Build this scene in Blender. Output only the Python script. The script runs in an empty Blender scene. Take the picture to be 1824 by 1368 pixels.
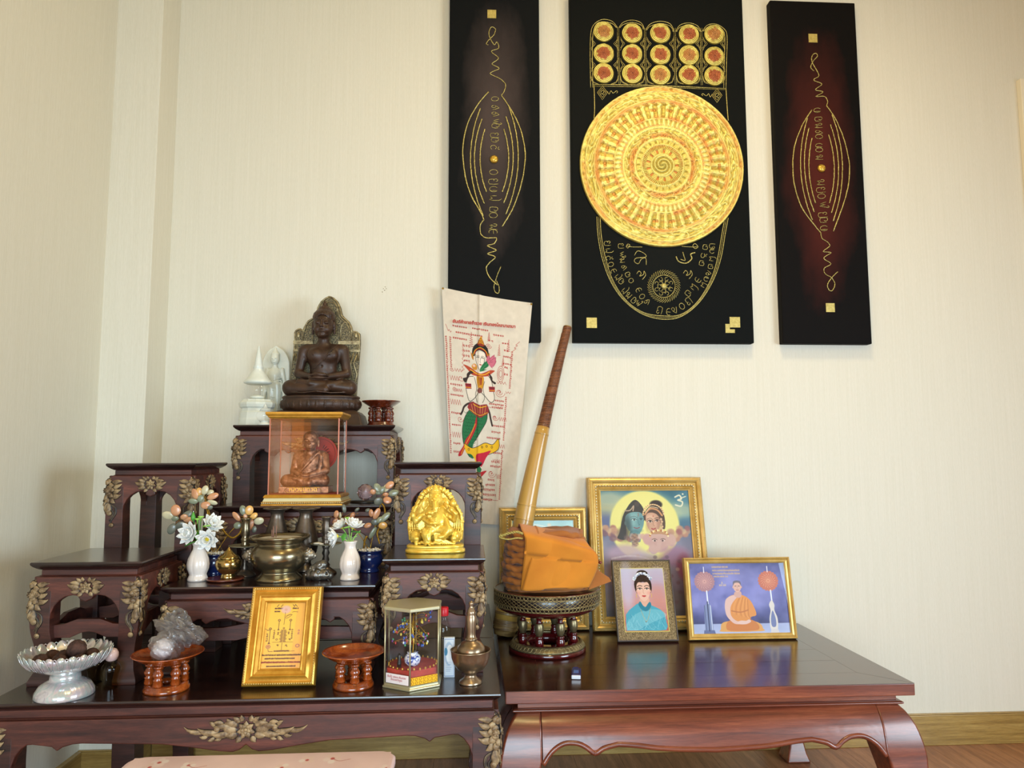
import bpy, bmesh, math, random
import numpy as np
from mathutils import Vector, Matrix, Euler
random.seed(7); RNG = np.random.default_rng(7)
PI = math.pi
SC = bpy.context.scene
COL = SC.collection

# ---------------------------------------------------------------- camera, world, lights, exposure
EYE = Vector((0.0, -2.4, 0.94)); FPX = 1300.0; PITCH, YAW, ROLL = 0.0973, 0.0571, -0.0025
_f = Vector((math.sin(YAW)*math.cos(PITCH), math.cos(YAW)*math.cos(PITCH), math.sin(PITCH)))
_r0 = Vector((math.cos(YAW), -math.sin(YAW), 0)); _u0 = _r0.cross(_f)
_r = math.cos(ROLL)*_r0 + math.sin(ROLL)*_u0; _u = -math.sin(ROLL)*_r0 + math.cos(ROLL)*_u0
cam = bpy.data.objects.new('camera', bpy.data.cameras.new('camera')); COL.objects.link(cam)
cam.matrix_world = Matrix(((_r.x, _u.x, -_f.x, EYE.x), (_r.y, _u.y, -_f.y, EYE.y), (_r.z, _u.z, -_f.z, EYE.z), (0, 0, 0, 1)))
cam.data.sensor_fit = 'HORIZONTAL'; cam.data.sensor_width = 36.0; cam.data.lens = 36.0*FPX/1824.0
cam.data.clip_start = 0.05
SC.camera = cam

def ray(px, py):
    return (_f + _r*((px-912)/FPX) - _u*((py-684)/FPX))
def atY(px, py, Y):            # where the sight line through a pixel meets a plane of the room
    d = ray(px, py); return EYE + d*((Y-EYE.y)/d.y)
def atZ(px, py, Z):
    d = ray(px, py); return EYE + d*((Z-EYE.z)/d.z)

world = bpy.data.worlds.new('world'); SC.world = world; world.use_nodes = True
world.node_tree.nodes['Background'].inputs[0].default_value = (0.85, 0.93, 1.0, 1)
world.node_tree.nodes['Background'].inputs[1].default_value = 0.9
SC.view_settings.view_transform = 'Standard'; SC.view_settings.look = 'None'
SC.view_settings.exposure = 0.0; SC.view_settings.gamma = 1.0; SC.view_settings.use_curve_mapping = False
SC.cycles.max_bounces = 8; SC.cycles.transparent_max_bounces = 16
SC.cycles.caustics_reflective = False; SC.cycles.caustics_refractive = False
SC.cycles.sample_clamp_indirect = 4.0

def area(name, loc, target, size, power, color):
    l = bpy.data.lights.new(name, 'AREA'); l.shape = 'RECTANGLE'; l.size, l.size_y = size
    l.energy = power; l.color = color
    o = bpy.data.objects.new(name, l); COL.objects.link(o); o.location = loc
    o.rotation_euler = (Vector(target)-Vector(loc)).to_track_quat('-Z', 'Y').to_euler()
    return o
area('ceiling_lamp_light', (0.75, -0.95, 2.74), (0.75, -0.95, 0), (0.28, 0.28), 13, (1.0, 0.80, 0.46))
def point(name, loc, power, color, radius):
    l = bpy.data.lights.new(name, 'POINT'); l.energy = power; l.color = color; l.shadow_soft_size = radius
    o = bpy.data.objects.new(name, l); COL.objects.link(o); o.location = loc
point('upper_wall_warm_fill', (0.3, -2.3, 2.35), 21, (1.0, 0.82, 0.36), .12)  # unseen point light added to warm the ceiling and upper walls
area('window_daylight', (-0.05, -4.45, 0.85), (0.1, 0, 0.35), (2.0, 1.3), 31, (0.64, 0.85, 1.0)).data.spread = 1.7
area('low_cool_fill', (2.55, -2.6, 0.9), (0.0, -0.5, 0.5), (1.2, 1.0), 25, (0.66, 0.86, 1.0)).data.spread = 1.9  # area light added near the right wall to brighten and cool the low walls

# ---------------------------------------------------------------- small helpers
def lin(c):
    if isinstance(c, str):
        c = c.lstrip('#'); c = tuple(int(c[i:i+2], 16)/255 for i in (0, 2, 4))
    return tuple((x/12.92 if x <= 0.04045 else ((x+0.055)/1.055)**2.4) for x in c[:3]) + (1.0,)

class NT:
    def __init__(s, name):
        s.m = bpy.data.materials.new(name); s.m.use_nodes = True; s.t = s.m.node_tree
        s.b = s.t.nodes['Principled BSDF']; s.out = s.t.nodes['Material Output']
    def n(s, ty, **kw):
        x = s.t.nodes.new(ty)
        for k, v in kw.items():
            if k in x.inputs.keys() if isinstance(k, str) else False: x.inputs[k].default_value = v
            else: setattr(x, k, v)
        return x
    def l(s, a, b): s.t.links.new(a, b)
    def coord(s, scale=(1, 1, 1), rot=(0, 0, 0), kind='Object'):
        tc = s.n('ShaderNodeTexCoord'); mp = s.n('ShaderNodeMapping')
        mp.inputs['Scale'].default_value = scale; mp.inputs['Rotation'].default_value = rot
        s.l(tc.outputs[kind], mp.inputs[0]); return mp.outputs[0]
    def noise(s, vec, scale=5, detail=4, rough=.5, dist=0):
        x = s.n('ShaderNodeTexNoise'); x.inputs['Scale'].default_value = scale; x.inputs['Detail'].default_value = detail
        x.inputs['Roughness'].default_value = rough; x.inputs['Distortion'].default_value = dist
        if vec is not None: s.l(vec, x.inputs['Vector'])
        return x.outputs['Fac']
    def ramp(s, fac, stops):
        x = s.n('ShaderNodeValToRGB'); e = x.color_ramp.elements
        e[0].position, e[0].color = stops[0][0], lin(stops[0][1]); e[1].position, e[1].color = stops[-1][0], lin(stops[-1][1])
        for p, c in stops[1:-1]:
            q = e.new(p); q.color = lin(c)
        s.l(fac, x.inputs[0]); return x.outputs[0]
    def bump(s, h, strength=.3, dist=.002):
        x = s.n('ShaderNodeBump'); x.inputs['Strength'].default_value = strength; x.inputs['Distance'].default_value = dist
        s.l(h, x.inputs['Height']); s.l(x.outputs[0], s.b.inputs['Normal'])
    def set(s, **kw):
        al = dict(base='Base Color', rough='Roughness', metal='Metallic', coat='Coat Weight', crough='Coat Roughness', trans='Transmission Weight',
                  ior='IOR', sss='Subsurface Weight', spec='Specular IOR Level', alpha='Alpha')
        for k, v in kw.items():
            i = s.b.inputs[al[k]]
            if k == 'base' and not hasattr(v, 'is_linked'): v = lin(v)
            if hasattr(v, 'is_linked'): s.l(v, i)
            else: i.default_value = v
        return s

def mat_plain(name, c, rough=.5, metal=0., coat=0., **kw):
    t = NT(name); t.set(base=c, rough=rough, metal=metal, coat=coat, **kw); return t.m
def mat_mottled(name, c1, c2, scale=8, rough=.5, metal=0., coat=0., bump=0., bscale=None, stretch=(1, 1, 1), lo=.3, hi=.7, **kw):
    t = NT(name); v = t.coord(stretch); f = t.noise(v, scale, 6, .6)
    t.set(base=t.ramp(f, [(lo, c1), (hi, c2)]), rough=rough, metal=metal, coat=coat, **kw)
    if bump:
        t.bump(t.noise(v, bscale or scale*4, 4, .6), bump, .002)
    return t.m
def mat_wood(name, dark, mid, light, scale=(3, 40, 40), rough=.3, coat=.3, bump=.12):
    t = NT(name); v = t.coord(scale); f = t.noise(v, 1.6, 8, .62, .6)
    g = t.noise(t.coord(tuple(x*3 for x in scale)), 5, 4, .7)
    mx = t.n('ShaderNodeMix'); mx.data_type = 'RGBA'; mx.blend_type = 'MULTIPLY'; mx.inputs[0].default_value = .45
    t.l(t.ramp(f, [(.28, dark), (.5, mid), (.74, light)]), mx.inputs[6]); t.l(t.ramp(g, [(.35, '#a09890'), (.6, '#ffffff')]), mx.inputs[7])
    t.set(base=mx.outputs[2], rough=rough, coat=coat, crough=.18); t.bump(g, bump, .001)
    return t.m
def mat_attr(name, rough=.5, metal=0., coat=0., attr='Col', grain=None, bump=0., crough=.05):
    t = NT(name); a = t.n('ShaderNodeAttribute'); a.attribute_name = attr
    t.set(base=a.outputs['Color'], rough=rough, metal=metal, coat=coat, crough=crough)
    if bump: t.bump(t.noise(t.coord(), grain or 900, 2, .5), bump, .0006)
    return t.m
def mat_carve(name, dark, gold, gold2, metal=.35, rough=.42):
    # gilding rubbed on the raised petals, recess shade painted dark at their rims; attribute e is 0 in the cut grooves, 1 on the raised face
    t = NT(name); a = t.n('ShaderNodeAttribute'); a.attribute_name = 'e'
    f = t.noise(t.coord(), 70, 4, .6); g = t.ramp(f, [(.35, gold2), (.62, gold)])
    ad = t.n('ShaderNodeMath'); ad.operation = 'MULTIPLY_ADD'; ad.inputs[1].default_value = .5; ad.inputs[2].default_value = -.25
    t.l(f, ad.inputs[0]); sm = t.n('ShaderNodeMath'); sm.operation = 'ADD'; t.l(a.outputs['Fac'], sm.inputs[0]); t.l(ad.outputs[0], sm.inputs[1])
    mr = t.n('ShaderNodeMapRange'); mr.inputs['From Min'].default_value = .40; mr.inputs['From Max'].default_value = .78; t.l(sm.outputs[0], mr.inputs['Value'])
    mx = t.n('ShaderNodeMix'); mx.data_type = 'RGBA'; t.l(mr.outputs[0], mx.inputs[0]); mx.inputs[6].default_value = lin(dark); t.l(g, mx.inputs[7])
    mm = t.n('ShaderNodeMath'); mm.operation = 'MULTIPLY'; mm.inputs[1].default_value = metal; t.l(mr.outputs[0], mm.inputs[0])
    t.set(base=mx.outputs[2], rough=rough, metal=mm.outputs[0]); return t.m
def mat_glass(name, tint=(1, 1, 1), ior=1.45, rough=0.0):
    # thin clear sheet: see-through with a Fresnel reflection
    t = NT(name); t.t.nodes.remove(t.b)
    tr = t.n('ShaderNodeBsdfTransparent'); tr.inputs[0].default_value = tuple(tint)+(1,)
    gl = t.n('ShaderNodeBsdfGlossy'); gl.inputs['Roughness'].default_value = rough
    fr = t.n('ShaderNodeFresnel'); fr.inputs['IOR'].default_value = ior; ge = t.n('ShaderNodeNewGeometry')
    iv = t.n('ShaderNodeMath'); iv.operation = 'SUBTRACT'; iv.inputs[0].default_value = 1; t.l(ge.outputs['Backfacing'], iv.inputs[1])
    mu = t.n('ShaderNodeMath'); mu.operation = 'MULTIPLY'; t.l(fr.outputs[0], mu.inputs[0]); t.l(iv.outputs[0], mu.inputs[1])
    mx = t.n('ShaderNodeMixShader'); t.l(mu.outputs[0], mx.inputs[0]); t.l(tr.outputs[0], mx.inputs[1]); t.l(gl.outputs[0], mx.inputs[2])
    t.l(mx.outputs[0], t.out.inputs[0]); return t.m

# ---------------------------------------------------------------- object bookkeeping
def tag(o, label=None, cat=None, group=None, kind=None):
    if label: o['label'] = label
    if cat: o['category'] = cat
    if group: o['group'] = group
    if kind: o['kind'] = kind
    return o
def thing(name, label, cat, loc=(0, 0, 0), rz=0., group=None):
    o = bpy.data.objects.new(name, None); COL.objects.link(o); o.location = loc; o.rotation_euler = (0, 0, rz)
    o.empty_display_size = .02
    return tag(o, label, cat, group)
def copy_tree(o, parent=None):
    c = o.copy(); COL.objects.link(c)
    if parent is not None: c.parent = parent
    for ch in list(o.children): copy_tree(ch, c)
    return c

class MB:
    """collects vertices and faces, then links them as one mesh object"""
    def __init__(s): s.v = []; s.f = []; s.e = []; s.sm = []
    def add(s, vs, fs, smooth=False, e=None, M=None):
        o = len(s.v)
        if M is not None: vs = [tuple(M @ Vector(p)) for p in vs]
        s.v += [tuple(p) for p in vs]; s.f += [tuple(i+o for i in f) for f in fs]
        s.e += list(e) if e is not None else [1.0]*len(vs); s.sm += [smooth]*len(fs); return s
    def box(s, x0, x1, y0, y1, z0, z1, M=None):
        v = [(x0, y0, z0), (x1, y0, z0), (x1, y1, z0), (x0, y1, z0), (x0, y0, z1), (x1, y0, z1), (x1, y1, z1), (x0, y1, z1)]
        return s.add(v, [(0, 3, 2, 1), (4, 5, 6, 7), (0, 1, 5, 4), (1, 2, 6, 5), (2, 3, 7, 6), (3, 0, 4, 7)], M=M)
    def lathe(s, prof, n=32, M=None, rad=None, closed=False, smooth=True, c=(0, 0, 0)):
        """prof: (r, z) from bottom to top; rad(angle, r, z) may lobe the radius"""
        v = []; f = []
        for r, z in prof:
            for k in range(n):
                a = 2*PI*k/n; rr = rad(a, r, z) if rad else r
                v.append((c[0]+rr*math.cos(a), c[1]+rr*math.sin(a), c[2]+z))
        m = len(prof)
        for i in range(m-1):
            for k in range(n):
                f.append((i*n+k, i*n+(k+1) % n, (i+1)*n+(k+1) % n, (i+1)*n+k))
        if closed:
            for k in range(n): f.append(((m-1)*n+k, (m-1)*n+(k+1) % n, (k+1) % n, k))
        else:
            if prof[0][0] > 1e-6: f.append(tuple(range(n))[::-1])
            if prof[-1][0] > 1e-6: f.append(tuple((m-1)*n+k for k in range(n)))
        return s.add(v, f, smooth, M=M)
    def prism(s, poly, a0, a1, axis='y', M=None, smooth=False):
        """poly: (u, v) outline extruded from a0 to a1 along the axis; y: u=x v=z, x: u=y v=z, z: u=x v=y"""
        mk = {'y': lambda u, v, a: (u, a, v), 'x': lambda u, v, a: (a, u, v), 'z': lambda u, v, a: (u, v, a)}[axis]
        n = len(poly); area2 = sum(poly[i][0]*poly[(i+1) % n][1]-poly[(i+1) % n][0]*poly[i][1] for i in range(n))
        if area2 < 0: poly = poly[::-1]
        v = [mk(u, w, a0) for u, w in poly]+[mk(u, w, a1) for u, w in poly]
        f = [tuple(range(n)), tuple(range(n, 2*n))[::-1]]+[(i, i+n, (i+1) % n+n, (i+1) % n) for i in range(n)]
        if axis != 'y': f = [q[::-1] for q in f]
        if a1 < a0: f = [q[::-1] for q in f]
        return s.add(v, f, smooth, M=M)
    def tube(s, pts, r, n=8, M=None, smooth=True, cap=True):
        """pts: 3-D path; r: a radius or one per point"""
        P = [Vector(p) for p in pts]; rs = r if hasattr(r, '__len__') else [r]*len(P)
        v = []; f = []; up = Vector((0.01, 0.02, 1)).normalized()
        t0 = (P[1]-P[0]).normalized()
        if abs(t0.dot(up)) > .95: up = Vector((1, .02, .01)).normalized()
        nrm = (up-t0*up.dot(t0)).normalized()
        for i, p in enumerate(P):
            t = (P[min(i+1, len(P)-1)]-P[max(i-1, 0)])
            if t.length < 1e-9: t = t0
            t = t.normalized(); nrm = nrm-t*nrm.dot(t)
            nrm = nrm.normalized() if nrm.length > 1e-6 else t.orthogonal().normalized()
            b = t.cross(nrm)
            for k in range(n):
                a = 2*PI*k/n; v.append(tuple(p+(nrm*math.cos(a)+b*math.sin(a))*rs[i]))
        for i in range(len(P)-1):
            for k in range(n): f.append((i*n+k, i*n+(k+1) % n, (i+1)*n+(k+1) % n, (i+1)*n+k))
        if cap: f += [tuple(range(n))[::-1], tuple((len(P)-1)*n+k for k in range(n))]
        return s.add(v, f, smooth, M=M)
    def ball(s, c, r, n=16, m=10, M=None, e=None):
        """ellipsoid"""
        r = r if hasattr(r, '__len__') else (r, r, r)
        v = [(c[0], c[1], c[2]-r[2])]; f = []
        for i in range(1, m):
            th = PI*i/m
            for k in range(n):
                a = 2*PI*k/n; v.append((c[0]+r[0]*math.sin(th)*math.cos(a), c[1]+r[1]*math.sin(th)*math.sin(a), c[2]-r[2]*math.cos(th)))
        v.append((c[0], c[1], c[2]+r[2])); L = len(v)-1
        for k in range(n):
            f.append((0, 1+(k+1) % n, 1+k)); f.append((L, L-n+k, L-n+(k+1) % n))
        for i in range(m-2):
            for k in range(n):
                a = 1+i*n; f.append((a+k, a+(k+1) % n, a+n+(k+1) % n, a+n+k))
        return s.add(v, f, True, e=e, M=M)
    def rings(s, rings, smooth=False, cap=True, M=None, e=None):
        n = len(rings[0]); v = [p for r in rings for p in r]; f = []
        for i in range(len(rings)-1):
            for k in range(n): f.append((i*n+k, i*n+(k+1) % n, (i+1)*n+(k+1) % n, (i+1)*n+k))
        if cap: f += [tuple(range(n))[::-1], tuple((len(rings)-1)*n+k for k in range(n))]
        return s.add(v, f, smooth, M=M, e=e)
    def rect(s, prof, w, d, M=None, smooth=False):
        """prof: (inset, z) bottom to top around a w x d rectangle centred on the origin"""
        return s.rings([[(-w/2+i, -d/2+i, z), (w/2-i, -d/2+i, z), (w/2-i, d/2-i, z), (-w/2+i, d/2-i, z)] for i, z in prof], smooth, M=M)
    def build(s, name, mat, parent=None, loc=None, rot=None, bevel=0., label=None, seg=2, smooth_all=False):
        me = bpy.data.meshes.new(name); me.from_pydata(s.v, [], s.f)
        me.polygons.foreach_set('use_smooth', s.sm)
        if min(s.e, default=1) < 1:
            a = me.attributes.new('e', 'FLOAT', 'POINT'); a.data.foreach_set('value', s.e)
        me.materials.append(mat); me.validate(); me.update()
        o = bpy.data.objects.new(name, me); COL.objects.link(o)
        if parent is not None: o.parent = parent
        if loc is not None: o.location = loc
        if rot is not None: o.rotation_euler = rot
        if bevel:
            b = o.modifiers.new('bevel', 'BEVEL'); b.width = bevel; b.segments = seg; b.limit_method = 'ANGLE'; b.angle_limit = 0.6
            b.harden_normals = smooth_all
        if smooth_all: me.polygons.foreach_set('use_smooth', [True]*len(me.polygons))
        if label: o['label'] = label
        return o

def smooth_pts(pts, n=6, closed=False):
    """Catmull-Rom through the points"""
    P = [np.array(p, float) for p in pts]; out = []; m = len(P)
    for i in range(m if closed else m-1):
        p0, p1, p2, p3 = (P[(i-1) % m], P[i], P[(i+1) % m], P[(i+2) % m]) if closed else (P[max(i-1, 0)], P[i], P[i+1], P[min(i+2, m-1)])
        for k in range(n):
            t = k/n; out.append(.5*((2*p1)+(-p0+p2)*t+(2*p0-5*p1+4*p2-p3)*t*t+(-p0+3*p1-3*p2+p3)*t**3))
    if not closed: out.append(P[-1])
    return [tuple(p) for p in out]
def np_obj(name, verts, faces, mat, parent=None, smooth=True, colors=None, loc=None):
    verts = np.asarray(verts, np.float32); faces = np.asarray(faces, np.int32)
    me = bpy.data.meshes.new(name); me.vertices.add(len(verts)); me.vertices.foreach_set('co', verts.ravel())
    k = faces.shape[1]; me.loops.add(faces.size); me.loops.foreach_set('vertex_index', faces.ravel())
    me.polygons.add(len(faces)); me.polygons.foreach_set('loop_start', np.arange(0, faces.size, k, dtype=np.int32))
    me.polygons.foreach_set('use_smooth', np.full(len(faces), smooth)); me.update(calc_edges=True)
    if colors is not None:
        a = me.color_attributes.new('Col', 'FLOAT_COLOR', 'POINT')
        c = np.ones((len(verts), 4), np.float32); c[:, :3] = colors; a.data.foreach_set('color', c.ravel())
    me.materials.append(mat); o = bpy.data.objects.new(name, me); COL.objects.link(o)
    if parent is not None: o.parent = parent
    if loc is not None: o.location = loc
    return o

# ---------------------------------------------------------------- carved figures: smooth-union distance fields turned into one surface
class Sculpt:
    def __init__(s, lo, hi, vox):
        s.lo = np.array(lo, np.float32); s.vox = vox; s.n = [int((h-l)/vox)+2 for l, h in zip(lo, hi)]
        s.D = np.full(s.n, .03, np.float32); s.ax = [s.lo[i]+np.arange(s.n[i], dtype=np.float32)*vox for i in range(3)]
        s.M = None
    def _region(s, lo, hi):
        sl = []
        for i in range(3):
            a = max(0, int((lo[i]-s.lo[i])/s.vox)-1); b = min(s.n[i], int((hi[i]-s.lo[i])/s.vox)+3)
            if b <= a: return None, None
            sl.append(slice(a, b))
        X, Y, Z = np.meshgrid(s.ax[0][sl[0]], s.ax[1][sl[1]], s.ax[2][sl[2]], indexing='ij', sparse=True)
        return tuple(sl), (X, Y, Z)
    def _op(s, sl, d, k, op):
        A = s.D[sl]
        if op == 'sub':
            d = -d; h = np.clip(.5-.5*(A-d)/max(k, 1e-6), 0, 1)*1.0
            s.D[sl] = A*(1-h)+d*h+k*h*(1-h)
        else:
            h = np.clip(.5+.5*(A-d)/max(k, 1e-6), 0, 1); s.D[sl] = A*(1-h)+d*h-k*h*(1-h)
    def ell(s, c, r, k=.004, rot=None, op='add'):
        m = max(r)+.012; sl, g = s._region([c[i]-m for i in range(3)], [c[i]+m for i in range(3)])
        if sl is None: return s
        X, Y, Z = g[0]-c[0], g[1]-c[1], g[2]-c[2]
        if rot is not None:
            R = np.array(Euler(rot).to_matrix().transposed()); X, Y, Z = (R[0, 0]*X+R[0, 1]*Y+R[0, 2]*Z, R[1, 0]*X+R[1, 1]*Y+R[1, 2]*Z, R[2, 0]*X+R[2, 1]*Y+R[2, 2]*Z)
        q = np.sqrt((X/r[0])**2+(Y/r[1])**2+(Z/r[2])**2)
        g2 = np.sqrt((X/r[0]**2)**2+(Y/r[1]**2)**2+(Z/r[2]**2)**2)+1e-6
        s._op(sl, q*(q-1)/g2, k, op); return s
    def cap(s, a, b, ra, rb=None, k=.004, op='add', flat=1.0):
        rb = ra if rb is None else rb; a = np.array(a, np.float32); b = np.array(b, np.float32); m = max(ra, rb)+.012
        sl, g = s._region(np.minimum(a, b)-m, np.maximum(a, b)+m)
        if sl is None: return s
        ab = b-a; L = float(ab@ab)+1e-12
        X, Y, Z = g[0]-a[0], g[1]-a[1], g[2]-a[2]
        t = np.clip((X*ab[0]+Y*ab[1]+Z*ab[2])/L, 0, 1)
        d = np.sqrt((X-t*ab[0])**2+((Y-t*ab[1])/flat)**2+(Z-t*ab[2])**2)-(ra+(rb-ra)*t)
        s._op(sl, d*min(1, flat), k, op); return s
    def path(s, pts, r0, r1=None, k=.003, op='add', flat=1.0):
        r1 = r0 if r1 is None else r1; n = len(pts)-1
        for i in range(n): s.cap(pts[i], pts[i+1], r0+(r1-r0)*i/n, r0+(r1-r0)*(i+1)/n, k, op, flat)
        return s
    def box(s, c, h, rnd=.002, k=.001, op='add', rot=None):
        m = math.sqrt(h[0]**2+h[1]**2+h[2]**2)+.008 if rot is not None else None
        lo = [c[i]-(m or h[i]+.01) for i in range(3)]; hi = [c[i]+(m or h[i]+.01) for i in range(3)]
        sl, g = s._region(lo, hi)
        if sl is None: return s
        X, Y, Z = g[0]-c[0], g[1]-c[1], g[2]-c[2]
        if rot is not None:
            R = np.array(Euler(rot).to_matrix().transposed()); X, Y, Z = (R[0, 0]*X+R[0, 1]*Y+R[0, 2]*Z, R[1, 0]*X+R[1, 1]*Y+R[1, 2]*Z, R[2, 0]*X+R[2, 1]*Y+R[2, 2]*Z)
        qx, qy, qz = np.abs(X)-h[0]+rnd, np.abs(Y)-h[1]+rnd, np.abs(Z)-h[2]+rnd
        d = np.sqrt(np.maximum(qx, 0)**2+np.maximum(qy, 0)**2+np.maximum(qz, 0)**2)+np.minimum(np.maximum(np.maximum(qx, qy), qz), 0)-rnd
        s._op(sl, d, k, op); return s
    def disp(s, fn, lo=None, hi=None):
        """adds fn(X, Y, Z) to the field inside a box (fine relief)"""
        sl, g = s._region(lo if lo is not None else s.lo, hi if hi is not None else [s.ax[i][-1] for i in range(3)])
        s.D[sl] += fn(*g); return s
    def mesh(s):
        D = s.D; I = D < 0; nx, ny, nz = s.n
        c = np.zeros((nx-1, ny-1, nz-1), np.int8)
        for dx in (0, 1):
            for dy in (0, 1):
                for dz in (0, 1): c += I[dx:nx-1+dx, dy:ny-1+dy, dz:nz-1+dz]
        act = (c > 0) & (c < 8); idx = np.full(act.shape, -1, np.int64); A = np.argwhere(act); idx[act] = np.arange(len(A))
        acc = np.zeros((len(A), 3)); cnt = np.zeros(len(A))
        cor = [(0, 0, 0), (1, 0, 0), (0, 1, 0), (1, 1, 0), (0, 0, 1), (1, 0, 1), (0, 1, 1), (1, 1, 1)]
        val = [D[A[:, 0]+q[0], A[:, 1]+q[1], A[:, 2]+q[2]] for q in cor]
        for i in range(8):
            for b in (1, 2, 4):
                if i & b: continue
                j = i | b; a, e = val[i], val[j]; x = (a < 0) != (e < 0); t = np.where(x, a/np.where(x, a-e, 1), 0)
                p = np.array(cor[i])[None]+t[:, None]*(np.array(cor[j])-np.array(cor[i]))[None]
                acc[x] += p[x]; cnt[x] += 1
        V = (A+acc/np.maximum(cnt, 1)[:, None])*s.vox+s.lo; F = []
        for ax in range(3):
            u, v = [(1, 2), (2, 0), (0, 1)][ax]
            a = [slice(0, -1)]*3; b = [slice(0, -1)]*3
            lo = [slice(1, s.n[i]-1) for i in range(3)]; lo[ax] = slice(0, s.n[ax]-1); hi = list(lo); hi[ax] = slice(1, s.n[ax])
            P = I[tuple(lo)]; Q = I[tuple(hi)]
            for flip, mk in ((False, P & ~Q), (True, ~P & Q)):
                e = np.argwhere(mk)
                if not len(e): continue
                for i in range(3):
                    if i != ax: e[:, i] += 1
                def at(du, dv):
                    q = e.copy(); q[:, u] -= du; q[:, v] -= dv; return idx[q[:, 0], q[:, 1], q[:, 2]]
                quad = np.stack([at(1, 1), at(0, 1), at(0, 0), at(1, 0)], 1)
                F.append(quad[:, ::-1] if flip else quad)
        return V, np.concatenate(F)
    def build(s, name, mat, parent=None, loc=None):
        V, F = s.mesh(); return np_obj(name, V, F, mat, parent, True, None, loc)

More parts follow.
